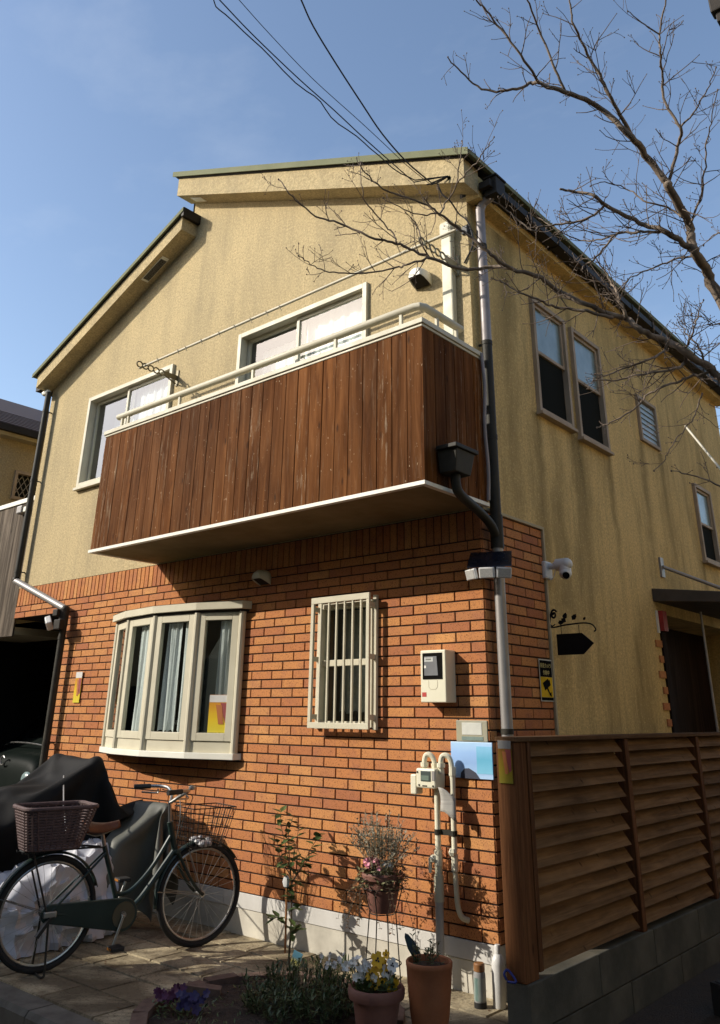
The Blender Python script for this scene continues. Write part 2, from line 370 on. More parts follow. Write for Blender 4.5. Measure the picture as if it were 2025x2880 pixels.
mb.add([(XL, 0, SOLD1-.35), (XL, YB, SOLD1-.35), (XL, YB, z_low(XL)+.1), (XL, 0, z_low(XL)+.1)], [(0, 1, 2, 3)])
mb.build('side_stucco_wall', MT['stucco_side'], house, fix=False)
# ---- brick tiling -------------------------------------------------
GAR = -5.33; GARZ = BZ+33*PC
mb = MB()
wall_cells(mb, lambda u, d, z: (u, .006-d, z), XL, GAR, GARZ, lambda x: SOLD1+.002, [])
wall_cells(mb, lambda u, d, z: (u, .006-d, z), GAR, -.004, BZ-.02, lambda x: SOLD1+.002, [BAY, GRW])
wall_cells(mb, lambda u, d, z: (-.006+d, u, z), .004, .848, BZ-.02, lambda y: SOLD1+.0, [])
mb.add([(GAR, .006, 0), (GAR, 1.2, 0), (GAR, 1.2, GARZ), (GAR, .006, GARZ)], [(0, 1, 2, 3)])
mb.add([(XL, .006, GARZ), (GAR, .006, GARZ), (GAR, .30, GARZ), (XL, .30, GARZ)], [(0, 1, 2, 3)])
facade = mb.build('brick_facade', MT['mortar'], house, fix=False, label='orange-brown brick tiles in running bond with dark mortar joints')
bricks = []      # (map, u0,u1,z0,z1)
J = .005
def split_row(u0, u1, z0, z1, ops):
    segs = [(u0, u1)]
    for o in ops:
        if z0 > o[3]-.02 or z1 < o[2]+.02: continue
        out = []
        for a, b in segs:
            if b <= o[0] or a >= o[1]: out.append((a, b)); continue
            if a < o[0]-.02: out.append((a, o[0]))
            if b > o[1]+.02: out.append((o[1], b))
        segs = out
    return segs
for n in range(35):
    z1 = BZ+(35-n)*PC; z0 = z1-PC
    xl = XL if n < 2 else GAR
    k = 0; x1 = 0.0; x0 = -BW if n % 2 else -BW/2
    while x1 > xl+.02:
        for a, b in split_row(max(x0, xl), x1, z0, z1, [BAY, GRW]): bricks.append(('F', a, b, z0, z1))
        x1 = x0; x0 -= BW
n = 0; x1 = 0
while x1 > XL+.02:
    bricks.append(('F', max(XL, x1-PC), x1, SOLD0, SOLD1)); x1 -= PC
for n in range(-3, 35):
    z1 = BZ+(35-n)*PC; z0 = z1-PC
    y0 = 0.0; y1 = .197 if n % 2 else .079
    while y0 < .84:
        bricks.append(('S', y0, min(y1, .845), z0, z1)); y0 = y1; y1 += BW
def brick_geo(mb, ln, ht, th=.012, ch=.0022):    # long axis u, out axis -d; front face chamfered
    v = []
    a, b = ln/2, ht/2
    v += [(-a, 0, -b), (a, 0, -b), (a, 0, b), (-a, 0, b)]
    v += [(-a, -th+ch, -b), (a, -th+ch, -b), (a, -th+ch, b), (-a, -th+ch, b)]
    v += [(-a+ch, -th, -b+ch), (a-ch, -th, -b+ch), (a-ch, -th, b-ch), (-a+ch, -th, b-ch)]
    fs = []
    for i in range(4):
        j = (i+1) % 4; fs += [(i, j, 4+j, 4+i), (4+i, 4+j, 8+j, 8+i)]
    fs.append((8, 9, 10, 11)); return v, fs
def bpos(b):
    f, a, c, z0, z1 = b
    return Vector(((a+c)/2, .009, (z0+z1)/2)) if f == 'F' else Vector((-.009, (a+c)/2, (z0+z1)/2))
def bscore(b):
    p = bpos(b); d = p-CAM; nrm = Vector((0, -1, 0)) if b[0] == 'F' else Vector((1, 0, 0))
    if b[0] == 'F' and b[3] >= 2.3 and b[1] > -3.6: return 0      # in the balcony's deep shade
    return (b[2]-b[1])*(b[4]-b[3])*abs(d.normalized().dot(nrm))/d.length_squared
bricks.sort(key=bscore, reverse=True)
cache = {}
rb = random.Random(3)
field = MB()
for i, b in enumerate(bricks):
    f, a, c, z0, z1 = b
    ln, ht = c-a-2*J, z1-z0-2*J
    p = bpos(b)+(Vector((0, 1, 0)) if f == 'F' else Vector((-1, 0, 0)))*rb.uniform(-.0012, .0012)
    if i < 300:
        key = (round(ln, 3), round(ht, 3))
        if key not in cache:
            m_ = MB(); m_.add(*brick_geo(m_, ln, ht)); cache[key] = m_.mesh('brick', MT['brick'])
        o = bpy.data.objects.new('brick', cache[key]); o.location = p
        o.rotation_euler = (0, 0, 0 if f == 'F' else math.pi/2); link(o, facade)
    else:
        v, fs = brick_geo(None, ln, ht); field.rnd = rb.random()
        if f == 'F': v = [(p.x+x, p.y+y, p.z+z) for x, y, z in v]
        else: v = [(p.x-y, p.y+x, p.z+z) for x, y, z in v]
        field.add(v, fs)
field.build('brick_field', MT['brick_f'], facade, kind='stuff')
# beige cap trim on the side tiling
mb = MB(); mb.box(-.002, .022, .0, .85, 2.814, 2.838); mb.box(-.002, .020, .846, .868, 1.2, 2.838)
mb.build('tile_trim', MT['soffit'], house, bevel=.004)
# foundation and its pale tile band
mb = MB(); mb.box(GAR, .0, .0, .25, 0.0, .165); mb.box(-.20, 0.0, .25, .9, 0, .165)
mb.build('foundation', MT['concrete'], house)
x = 0.0
while x > GAR+.05:
    mb = MB(); mb.box(max(GAR, x-.60)+.001, x-.001, -.006, .1, .169, BZ-.002); mb.build('band_tile', MT['bandtile'], house, bevel=.002); x -= .602
# ---- garage recess ----
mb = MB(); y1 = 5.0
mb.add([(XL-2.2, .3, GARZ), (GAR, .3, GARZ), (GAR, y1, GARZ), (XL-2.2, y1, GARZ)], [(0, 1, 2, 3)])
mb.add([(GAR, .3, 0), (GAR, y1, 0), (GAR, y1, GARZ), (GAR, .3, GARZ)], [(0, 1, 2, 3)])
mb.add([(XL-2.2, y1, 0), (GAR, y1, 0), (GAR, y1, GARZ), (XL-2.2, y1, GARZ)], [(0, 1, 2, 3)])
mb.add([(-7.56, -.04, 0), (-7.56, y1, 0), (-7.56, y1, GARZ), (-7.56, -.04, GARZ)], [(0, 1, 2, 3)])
mb.build('carport_lining', pm('shade_dark_lining', (.012, .011, .010), .95, spec=.1), house, fix=False)  # near-black colour stands in for the carport's deep shade
mb = MB(); mb.box(XL-1.2, GAR, 1.0, 1.1, 2.28, 2.40); mb.box(XL-1.2, GAR, 1.9, 2.0, 2.2, 2.36); mb.build('carport_beam', MT['doorwood'], house)
# ---- roofs ---------------------------------------------------------
VD = -.21
def roof_strip(name, xs, zf, h0, h1, y0, y1, mat, parent, bevel=0):
    mb = MB(); mb.prism([(xs[0], zf(xs[0])+h0), (xs[1], zf(xs[1])+h0), (xs[1], zf(xs[1])+h1), (xs[0], zf(xs[0])+h1)], 'y', y0, y1)
    return mb.build(name, mat, parent, bevel=bevel)
ru = roof_strip('upper_roof', (-3.86, .20), z_up, .255, .30, VD-.035, YB+.1, MT['roof'], house, .004)
roof_strip('verge', (-3.80, .12), z_up, 0, .235, VD, -.001, MT['stucco'], ru)
roof_strip('verge_shadow_gap', (-3.82, .15), z_up, .235, .256, VD-.012, .3, MT['dark'], ru)
roof_strip('flashing', (-3.87, .19), z_up, .245, .312, VD-.045, VD-.036, MT['roof'], ru)
mb = MB(); mb.box(-3.60, -3.40, VD+.05, VD+.13, 0, .008)
vent = MB()
for x0, x1 in ((-3.62, -3.42),):
    vent.prism([(x0, z_up(x0)-.006), (x1, z_up(x1)-.006), (x1, z_up(x1)-.001), (x0, z_up(x0)-.001)], 'y', VD+.06, VD+.15)
vent.build('soffit_vent', MT['white'], ru)
rl = roof_strip('lower_roof', (-6.50, -3.60), z_low, .19, .225, VD-.03, YB+.1, MT['roof'], house, .004)
roof_strip('verge', (-6.42, -3.64), z_low, 0, .172, VD, -.001, MT['stucco'], rl)
roof_strip('verge_shadow_gap', (-6.44, -3.62), z_low, .172, .19, VD-.012, .3, MT['dark'], rl)
roof_strip('flashing', (-6.50, -3.59), z_low, .185, .235, VD-.04, VD-.031, MT['roof'], rl)
mb = MB(); mb.box(-3.63, -3.585, VD-.03, .12, z_low(-3.6)+.13, z_low(-3.6)+.245); mb.build('ridge_cap', MT['dark'], rl, bevel=.004)
vent = MB()
x0, x1 = -4.41, -4.03
for a, b, ya, yb, h in ((x0, x1, -.155, -.065, .001),):
    vent.prism([(a, z_low(a)-.008), (b, z_low(b)-.008), (b, z_low(b)-.0005), (a, z_low(a)-.0005)], 'y', ya, yb)
v_ = vent.build('soffit_vent', MT['white'], rl)
mb = MB()
for i in range(6):
    yy = -.148+.0135*i; mb.prism([(x0+.03, z_low(x0+.03)-.012), (x1-.03, z_low(x1-.03)-.012), (x1-.03, z_low(x1-.03)-.0085), (x0+.03, z_low(x0+.03)-.0085)], 'y', yy, yy+.009)
mb.build('louvre', MT['dark'], v_)
# eave on the right (side) with gutter
ev = roof_strip('eave', (0.0, .12), lambda x: 5.36, 0, .20, .0, YB+.05, MT['stucco_side'], house)
def gutter(parent, x0, x1, z0, z1, y0, y1, nb, side=1):
    g = MB(); t = .004
    g.box(x0, x1, y0, y1, z0, z0+t); g.box(x0, x0+t, y0, y1, z0+t, z1); g.box(x1-t, x1, y0, y1, z0+t, z1+.006)
    g.box(x0+t, x1-t, y0, y0+t, z0+t, z1); g.box(x0+t, x1-t, y1-t, y1, z0+t, z1)
    go = g.build('gutter', MT['dark'], parent)
    for i in range(nb):
        y = lerp(y0+.1, y1-.1, i/(nb-1)); b = MB(); b.box(x0-.012, x1+.008, y-.012, y+.012, z0-.007, z0-.001); b.box(x1+.001, x1+.008, y-.012, y+.012, z0-.001, z1+.01)
        b.build('gutter_bracket', MT['dark'], go)
    return go
gutter(ev, .135, .235, 5.415, 5.475, -.02, YB+.1, 12)
mb = MB(); mb.box(.15, .265, .03, .17, 5.36, 5.52); mb.box(.142, .275, .02, .18, 5.521, 5.54); mb.build('gutter_hopper', MT['dark'], ev, bevel=.004)
lg = MB(); go = gutter(rl, -6.56, -6.45, z_low(-6.45)+.02, z_low(-6.45)+.10, -.14, YB+.1, 8)
# ---- windows -------------------------------------------------------
def ring(mb, f, u0, u1, z0, z1, wd, d0, d1, wb=None):
    wb = wb or wd
    ubox(mb, f, u0, u0+wd, d0, d1, z0, z1); ubox(mb, f, u1-wd, u1, d0, d1, z0, z1)
    ubox(mb, f, u0+wd, u1-wd, d0, d1, z1-wd, z1); ubox(mb, f, u0+wd, u1-wd, d0, d1, z0, z0+wb)
def interior(f, u0, u1, z0, z1, d0, dep, parent):
    mb = MB(); a = [f(u0-.25, -d0, z0-.15), f(u1+.25, -d0, z0-.15), f(u1+.25, -d0, z1+.15), f(u0-.25, -d0, z1+.15)]
    b = [f(u0-.25, -d0-dep, z0-.15), f(u1+.25, -d0-dep, z0-.15), f(u1+.25, -d0-dep, z1+.15), f(u0-.25, -d0-dep, z1+.15)]
    mb.add(a+b, [(4, 5, 6, 7), (0, 1, 5, 4), (1, 2, 6, 5), (2, 3, 7, 6), (3, 0, 4, 7)])
    return mb.build('room', MT['room'], parent, fix=False)
def curtain(f, u0, u1, z0, z1, d, parent, folds, seed=0, amp=.018, mat=None):
    mb = MB(); n = max(8, folds*8); r = random.Random(seed); ph = [r.uniform(0, 6.28) for _ in range(4)]
    vs = []; rows = 8
    for j in range(rows+1):
        t = j/rows; z = lerp(z1, z0, t)
        for i in range(n+1):
            s = i/n; u = lerp(u0, u1, s)
            dd = amp*(.5+.6*t)*(math.sin(s*folds*6.283+ph[0]+.6*math.sin(3*t+ph[1]))+.5*math.sin(s*folds*11+ph[2]))
            vs.append(f(u+.01*t*math.sin(s*9+ph[3]), -(d+dd), z+(.012*math.sin(s*folds*6.283) if j == rows else 0)))
    mb.add(vs, [(j*(n+1)+i, j*(n+1)+i+1, (j+1)*(n+1)+i+1, (j+1)*(n+1)+i) for j in range(rows) for i in range(n)])
    return mb.build('curtain', mat or MT['curtain'], parent, smooth=True, fix=False, ang=0)
def sliding_window(rect, mull, label, seed, curt):
    u0, u1, z0, z1 = rect
    g = empty('window', parent=house); g['label'] = label
    mb = MB(); ring(mb, fmap, u0-.012, u1+.012, z0-.012, z1+.012, .048, -.085, .032); mb.build('frame', MT['cream'], g, bevel=.003)
    mb = MB(); ubox(mb, fmap, u0-.03, u1+.03, .0, .055, z0-.045, z0-.014); mb.build('sill', MT['cream'], g, bevel=.003)
    # left sash sits on the inner track, right sash on the outer
    for a, b, d, gl in ((u0+.04, mull+.03, -.062, 'glass_up'), (mull-.03, u1-.04, -.022, 'glass_up')):
        mb = MB(); ring(mb, fmap, a, b, z0+.036, z1-.036, .036, d-.022, d+.006); s_ = mb.build('sash', MT['cream'], g, bevel=.002)
        mb = MB(); mb.add([fmap(a+.03, d-.010, z0+.06), fmap(b-.03, d-.010, z0+.06), fmap(b-.03, d-.010, z1-.06), fmap(a+.03, d-.010, z1-.06)], [(0, 1, 2, 3)])
        mb.build('pane', MT[gl], s_, fix=False)
    interior(fmap, u0, u1, z0, z1, .10, .9, g)
    for k, (a, b, za, zb, fo, dd) in enumerate(curt): curtain(fmap, a, b, za, zb, dd, g, fo, seed+k)
    return g
sliding_window(W1, -4.622, 'left upper window with lace curtain', 5, [(-5.30, -4.62, 3.9, 4.82, 7, .30), (-4.60, -3.82, 3.9, 4.93, 7, .12)])
sliding_window(W2, -1.905, 'right upper window behind the balcony rail', 11, [(-2.62, -1.92, 3.0, 4.85, 7, .22), (-1.90, -1.09, 3.0, 4.95, 6, .12)])
def hung_window(rect, rail, label):
    u0, u1, z0, z1 = rect
    g = empty('window', parent=house); g['label'] = label
    mb = MB(); ring(mb, smap, u0-.012, u1+.012, z0-.012, z1+.012, .040, -.06, .035); mb.build('frame', MT['cream_s'], g, bevel=.003)
    mb = MB(); ubox(mb, smap, u0-.025, u1+.025, .0, .06, z0-.04, z0-.013); mb.build('sill', MT['cream_s'], g, bevel=.003)
    mb = MB(); ring(mb, smap, u0+.028, u1-.028, rail-.016, z1-.028, .03, -.024, .012); s_ = mb.build('upper_sash', MT['cream_s'], g, bevel=.002)
    mb = MB(); ubox(mb, smap, u0+.055, u1-.055, -.012, -.006, rail+.012, z1-.055); mb.build('pane', MT['frost'], s_)
    mb = MB(); ring(mb, smap, u0+.028, u1-.028, z0+.028, rail-.017, .028, -.05, -.026); s_ = mb.build('lower_sash', MT['cream_s'], g, bevel=.002)
    mb = MB(); ubox(mb, smap, u0+.05, u1-.05, -.010, -.006, z0+.05, rail-.017); mb.build('insect_screen', MT['screen'], s_)
    mb = MB(); ubox(mb, smap, u0+.05, u1-.05, -.046, -.040, z0+.05, rail-.03); mb.build('pane', MT['screen'], s_)
    interior(smap, u0, u1, z0, z1, .10, .3, g)
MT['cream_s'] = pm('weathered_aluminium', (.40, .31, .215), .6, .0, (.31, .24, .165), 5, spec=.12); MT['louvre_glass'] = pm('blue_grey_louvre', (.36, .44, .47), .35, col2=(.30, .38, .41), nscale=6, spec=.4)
hung_window(SW[0], 4.385, 'tall narrow side window nearest the corner'); hung_window(SW[1], 4.365, 'second tall narrow side window'); hung_window(SW[3], 3.54, 'lower side window far along the wall')
g = empty('window', parent=house); g['label'] = 'small louvred side window'
u0, u1, z0, z1 = SW[2]
mb = MB(); ring(mb, smap, u0-.012, u1+.012, z0-.012, z1+.012, .035, -.06, .03); mb.build('frame', MT['cream_s'], g, bevel=.003)
interior(smap, u0, u1, z0, z1, .10, .3, g)
for i in range(7):
    z = lerp(z0+.030, z1-.098, i/6); mb = MB()
    mb.hexa([smap(u0+.03, .004, z), smap(u1-.03, .004, z), smap(u1-.03, .010, z), smap(u0+.03, .010, z), smap(u0+.03, -.010, z+.062), smap(u1-.03, -.010, z+.062), smap(u1-.03, -.004, z+.062), smap(u0+.03, -.004, z+.062)])
    mb.build('louvre', MT['louvre_glass'], g)
# ---- ground-floor window behind a grille -----------------------------
g = empty('window', parent=house); g['label'] = 'narrow ground-floor window behind a cream bar grille'
u0, u1, z0, z1 = GRW
mb = MB(); ring(mb, fmap, u0, u1, z0, z1, .038, -.07, .022); mb.build('frame', MT['cream'], g, bevel=.003)
mid = 1.845
mb = MB(); ubox(mb, fmap, u0+.038, u1-.038, -.03, .006, mid-.022, mid+.022); mb.build('meeting_rail', MT['cream'], g, bevel=.003)
mb = MB(); mb.add([fmap(u0+.03, -.02, z0+.03), fmap(u1-.03, -.02, z0+.03), fmap(u1-.03, -.02, z1-.03), fmap(u0+.03, -.02, z1-.03)], [(0, 1, 2, 3)]); mb.build('pane', MT['glass'], g, fix=False)
interior(fmap, u0, u1, z0, z1, .10, .6, g)
curtain(fmap, u0+.05, u1-.05, z0+.10, z1-.03, .20, g, 4, 31, .012, pm('grey_curtain', (.34, .35, .33), .9, nscale=30))
gr = empty('window_grille', parent=house); gr['label'] = 'cream vertical-bar window grille'
ga, gb, gz0, gz1, gd = -1.50, -.915, 1.395, 2.318, .105
mb = MB()
ubox(mb, fmap, ga, gb, gd-.022, gd, gz1-.045, gz1); ubox(mb, fmap, ga, gb, gd-.022, gd, gz0, gz0+.04)
ubox(mb, fmap, ga, ga+.03, gd-.022, gd, gz0+.04, gz1-.045); ubox(mb, fmap, gb-.03, gb, gd-.022, gd, gz0+.04, gz1-.045)
mb.build('rim', MT['cream'], gr, bevel=.003)
for i in range(6):
    x = lerp(ga+.1, gb-.085, i/5); mb = MB(); ubox(mb, fmap, x-.0075, x+.0075, gd-.019, gd-.004, gz0+.035, gz1-.04); mb.build('bar', MT['cream'], gr, bevel=.002)
for x in (ga+.008, gb-.022):
    mb = MB(); ubox(mb, fmap, x-.004, x+.028, .005, .030, gz0-.005, gz1-.01); mb.build('wall_rail', MT['cream'], gr, bevel=.002)
    for z in (gz0+.06, (gz0+gz1)/2, gz1-.1):
        mb = MB(); ubox(mb, fmap, x, x+.02, .03, gd-.022, z, z+.035); mb.build('standoff', MT['cream'], gr)
# ---- bow window --------------------------------------------------------
bay = empty('bay_window', parent=house); bay['label'] = 'cream four-sided bow window with curtains'
PV = [(-4.19, .0), (-4.17, .045), (-3.765, .195), (-3.265, .262), (-2.765, .195), (-2.36, .045), (-2.34, .0)]
def offs(V, e):     # push the bow outline outwards
    cx = -3.265; return [(cx+(x-cx)*(1+e/.93), d+(e if d > .01 else 0)) for x, d in V]
def bow_slab(name, z0, z1, e, mat, parent, e2=None):
    a = offs(PV, e); b = offs(PV, e if e2 is None else e2); mb = MB(); n = len(a)
    mb.add([(x, -d+.002, z0) for x, d in a]+[(x, -d+.002, z1) for x, d in b], [tuple(range(n)), tuple(range(2*n-1, n-1, -1))]+[(i, (i+1) % n, n+(i+1) % n, n+i) for i in range(n)])
    return mb.build(name, mat, parent, bevel=.003)
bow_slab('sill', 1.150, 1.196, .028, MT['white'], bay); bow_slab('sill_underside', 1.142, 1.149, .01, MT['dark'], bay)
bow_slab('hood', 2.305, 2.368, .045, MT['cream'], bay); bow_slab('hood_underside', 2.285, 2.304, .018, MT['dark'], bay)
bow_slab('hood_cap', 2.369, 2.385, .05, MT['roof'], bay, -.10)
V = PV[1:-1]
for i in range(4):
    a = Vector((V[i][0], -V[i][1])); b = Vector((V[i+1][0], -V[i+1][1])); L = (b-a).length; dr = (b-a)/L; nr = Vector((dr.y, -dr.x))
    def fm(u, d, z, a=a, dr=dr, nr=nr): p = a+dr*u+nr*d; return (p.x, p.y, z)
    k0 = .045 if i in (0, 3) else .028
    s_ = empty('casement', parent=bay)
    mb = MB(); ring(mb, fm, .026, L-.026, 1.197+.085, 2.284, .062, -.035, .006, .06); mb.build('frame', MT['cream'], s_, bevel=.003)
    mb = MB(); mb.add([fm(.08, -.015, 1.33), fm(L-.08, -.015, 1.33), fm(L-.08, -.015, 2.23), fm(.08, -.015, 2.23)], [(0, 1, 2, 3)]); mb.build('pane', MT['glass'], s_, fix=False)
    mb = MB(); ubox(mb, fm, .027, L-.027, -.03, -.004, 1.1965, 1.278); mb.build('apron', MT['cream'], s_, bevel=.002)
    # curtains
    fo = {0: [(.1, L-.1, 3)], 1: [(.15, .43, 4)], 2: [(.12, .29, 3), (.32, .43, 2)], 3: [(.20, .31, 2)]}[i]
    for j, (ca, cb, n_) in enumerate(fo):
        curtain(lambda u, d, z, fm=fm: fm(u, d, z), ca, cb, 1.345, 2.22, .060, s_, n_, 40+i*3+j, .015)
for i in range(5):
    x, d = V[i]; mb = MB()
    mb.tube([(x, -d+.006, 1.197), (x, -d+.006, 2.285)], .030, 10, True); mb.build('mullion', MT['cream'], bay, smooth=True)
interior(fmap, BAY[0], BAY[1], BAY[2], BAY[3], .03, .9, bay)
mb = MB(); mb.box(-4.1, -2.43, -.03, .03, 1.197, 1.205); mb.box(-3.7, -2.8, -.15, .03, 1.198, 1.206); mb.build('window_board', MT['room'], bay)
mb = MB()
for i in range(3): x = -3.16+.03*i; mb.box(x, x+.25, -.07, -.045, 1.40+.012*i, 1.407+.012*i)
mb.build('window_hanger', MT['white'], bay)
# wired lattice in the leftmost pane, diagonal wire in the rightmost
a = Vector((V[0][0], -V[0][1])); b = Vector((V[1][0], -V[1][1])); mb = MB()
for i in range(5): p = a.lerp(b, .28+.11*i); mb.box(p.x-.003, p.x+.003, p.y+.03, p.y+.036, 1.33, 2.2)
for i in range(16): z = 1.36+.053*i; p = a.lerp(b, .25); q_ = a.lerp(b, .78); mb.bar((p.x, p.y+.04, z), (q_.x, q_.y+.04, z), .006, .006)
mb.build('lattice', MT['dark'], bay)
a = Vector((V[3][0], -V[3][1])); b = Vector((V[4][0], -V[4][1])); mb = MB(); L = (b-a).length
for i in range(-26, 30):
    x0 = .09+.0135*i*1.0; z0 = 1.33; x1 = x0+.40; z1 = z0+.62
    pts = []
    for k in range(0, 41):
        xx = lerp(x0-.25, x1+.2, k/40); zz = lerp(z0-.3875, z1+.31, k/40)
        if .085 < xx < L-.085 and 1.335 < zz < 2.225: pts.append((xx, zz))
    if len(pts) > 2:
        P = [a+(b-a)/L*p[0] for p in (pts[0], pts[-1])]; mb.bar((P[0].x, P[0].y+.022, pts[0][1]), (P[1].x, P[1].y+.022, pts[-1][1]), .0022, .0022)
mb.build('security_mesh', pm('mesh_wire', (.22, .23, .21), .5, .3), bay, kind='stuff')
# ---- balcony ---------------------------------------------------------
BX0, BX1, BY, BB, BT = -3.70, .068, -.742, 2.825, 3.925
bal = empty('balcony', parent=house); bal['label'] = 'projecting balcony clad in brown vertical planks'
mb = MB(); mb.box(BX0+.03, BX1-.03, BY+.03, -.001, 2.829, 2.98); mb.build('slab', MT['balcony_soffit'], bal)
mb = MB()
mb.box(BX0-.01, BX1+.01, BY-.012, BY+.03, 2.823, 2.848); mb.box(BX0-.01, BX0+.03, BY+.03, -.001, 2.823, 2.848); mb.box(BX1-.03, BX1+.01, BY+.03, -.001, 2.823, 2.848)
mb.build('slab_edge', MT['white'], bal)
npl = 29; pw = (BX1-BX0)/npl
for i in range(npl):
    x0 = BX0+i*pw; mb = MB(); j = R.uniform(-.0015, .0015)
    mb.box(x0+.0028, x0+pw-.0028, BY+j, BY+.018+j, 2.850, BT); mb.build('plank', MT['plank'], bal, bevel=.002)
mb = MB(); mb.box(BX0+.003, BX1-.003, BY+.0185, BY+.03, 2.85, BT-.003); mb.box(BX1-.032, BX1-.0185, BY+.031, -.002, 2.85, BT-.003); mb.box(BX0+.0185, BX0+.032, BY+.031, -.002, 2.85, BT-.003); mb.build('backing_board', MT['dark'], bal)
for sx, xa in ((1, BX1-.018), (-1, BX0)):
    ns = 6; pw2 = (.0-BY-.02)/ns
    for i in range(ns):
        y0 = BY+.0185+i*pw2; mb = MB(); mb.box(xa, xa+.018, y0+.003, min(-.002, y0+pw2-.003), 2.850, BT); mb.build('plank', MT['plank'], bal, bevel=.002)
mb = MB(); mb.box(BX1-.002, BX1+.004, BY-.003, BY+.022, 2.85, BT); mb.build('corner_trim', MT['plank'], bal)
mb = MB()
for z0, z1, e in ((BT+.001, BT+.022, .006), (BT+.022, BT+.060, .018)):
    mb.box(BX0-e, BX1+e, BY-e, BY+.06, z0, z1); mb.box(BX1-.055, BX1+e, BY+.06, -.002, z0, z1); mb.box(BX0-e, BX0+.055, BY+.06, -.002, z0, z1)
mb.build('coping', MT['cream'], bal, bevel=.004)
hr = MB(); HZ = 4.110; hy = BY+.03; hx = BX1-.03
hr.tube([(BX0+.13, hy, HZ), (-1.9, hy, HZ), (hx-.06, hy, HZ), (hx-.018, hy+.012, HZ), (hx, hy+.05, HZ), (hx, -.22, HZ)], .029, 14)
hr.build('handrail', MT['cream'], bal, smooth=True)
for x in (-3.50, -3.40, -2.62, -1.66, -.75, -.13):
    mb = MB(); mb.box(x-.013, x+.013, hy-.011, hy+.011, BT+.06, HZ-.02); mb.build('rail_post', MT['cream'], bal, bevel=.003)
for y in (-.52, -.28):
    mb = MB(); mb.box(hx-.011, hx+.011, y-.013, y+.013, BT+.06, HZ-.02); mb.build('rail_post', MT['cream'], bal, bevel=.003)
# balcony drain: hopper, pipe to the downpipe
dh = MB(); hx0, hy0 = BX1+.012, -.50
dh.hexa([(hx0, hy0-.095, 2.925), (hx0+.12, hy0-.085, 2.925), (hx0+.12, hy0+.085, 2.925), (hx0, hy0+.095, 2.925), (hx0, hy0-.115, 3.07), (hx0+.145, hy0-.105, 3.07), (hx0+.145, hy0+.105, 3.07), (hx0, hy0+.115, 3.07)])
dh.box(hx0-.0, hx0+.16, hy0-.13, hy0+.13, 3.071, 3.10)
dr_ = dh.build('drain_hopper', MT['pipe_dark'], bal, bevel=.005)
mb = MB(); mb.tube(spline([(hx0+.06, hy0, 2.93), (hx0+.06, hy0, 2.87), (hx0+.055, hy0+.05, 2.81), (.10, -.18, 2.755), (.085, -.02, 2.70), (.075, .06, 2.64)], 5), .032, 12); mb.build('drain_pipe', MT['pipe_dark'], bal, smooth=True)
mb = MB(); mb.tube(spline([(BX1+.02, -.03, 3.97), (BX1+.028, -.02, 3.7), (BX1+.018, -.03, 3.4), (BX1+.024, -.02, 3.1), (BX1+.02, -.03, 2.86)], 4), .013, 8); mb.build('conduit', MT['lilac'], bal, smooth=True)
# ---- downpipes -------------------------------------------------------
dp = empty('downpipe', parent=house); dp['label'] = 'grey downpipe down the front corner'
mb = MB(); mb.tube([(.07, .085, 5.30), (.07, .085, 4.10)], .038, 16); mb.tube([(.07, .085, 5.30), (.10, .09, 5.36), (.2, .1, 5.40)], .038, 14); mb.build('upper_pipe', MT['lilac'], dp, smooth=True)
mb = MB(); mb.tube([(.07, .085, 4.10), (.07, .085, 2.75)], .039, 16); mb.build('shadow_toned_pipe', MT['pipe_dark'], dp, smooth=True)  # dark material paints the balcony's shadow onto this stretch
mb = MB(); mb.tube([(.07, .085, 2.75), (.07, .085, .02)], .038, 16); mb.build('lower_pipe', MT['pipe'], dp, smooth=True)
mb = MB(); mb.tube([(.07, .085, 2.78), (.07, .085, 2.55)], .046, 16); mb.build('branch_fitting', MT['pipe_dark'], dp, smooth=True)
for z in (4.95, 4.10, 3.35, 2.42, 1.40, .75):
    mb = MB(); mb.tube([(.07, .085, z-.016), (.07, .085, z+.016)], .0425, 16); mb.bar((.035, .085, z), (-.002, .085, z), .014, .016); mb.build('bracket', MT['pipe_dark'], dp, smooth=True)
dp = empty('downpipe', parent=house); dp['label'] = 'dark downpipe at the left end, jogging right below the stucco'
py = -.085
mb = MB(); mb.tube([(-6.43, py, 5.27), (-6.33, py, 5.27), (-6.31, py, 5.24)], .034, 12); mb.build('elbow', MT['white'], dp, smooth=True)
mb = MB(); mb.tube([(-6.31, py, 5.26), (-6.31, py, 2.93)], .036, 14); mb.build('upper_pipe', MT['pipe_dark'], dp, smooth=True)
mb = MB(); mb.tube([(-6.33, py, 2.90), (-5.14, py, 2.50)], .036, 14); mb.build('jog_pipe', MT['pipe'], dp, smooth=True)
mb = MB(); mb.ball((-6.32, py, 2.91), .042, 12); mb.build('joint', MT['pipe_dark'], dp, smooth=True)
mb = MB(); mb.ball((-5.13, py, 2.49), .046, 12); mb.build('joint', MT['pipe_dark'], dp, smooth=True)
mb = MB(); mb.tube([(-5.12, py, 2.49), (-5.12, py, .02)], .036, 14); mb.build('lower_pipe', MT['pipe_dark'], dp, smooth=True)
for x, z in ((-6.31, 5.0), (-6.31, 4.1), (-6.31, 3.0), (-5.12, 2.2), (-5.12, 1.2)):
    mb = MB(); mb.tube([(x, py, z-.015), (x, py, z+.015)], .040, 14); mb.bar((x, py+.03, z), (x+.0, .002, z), .012, .012); mb.build('bracket', MT['pipe_dark'], dp, smooth=True)
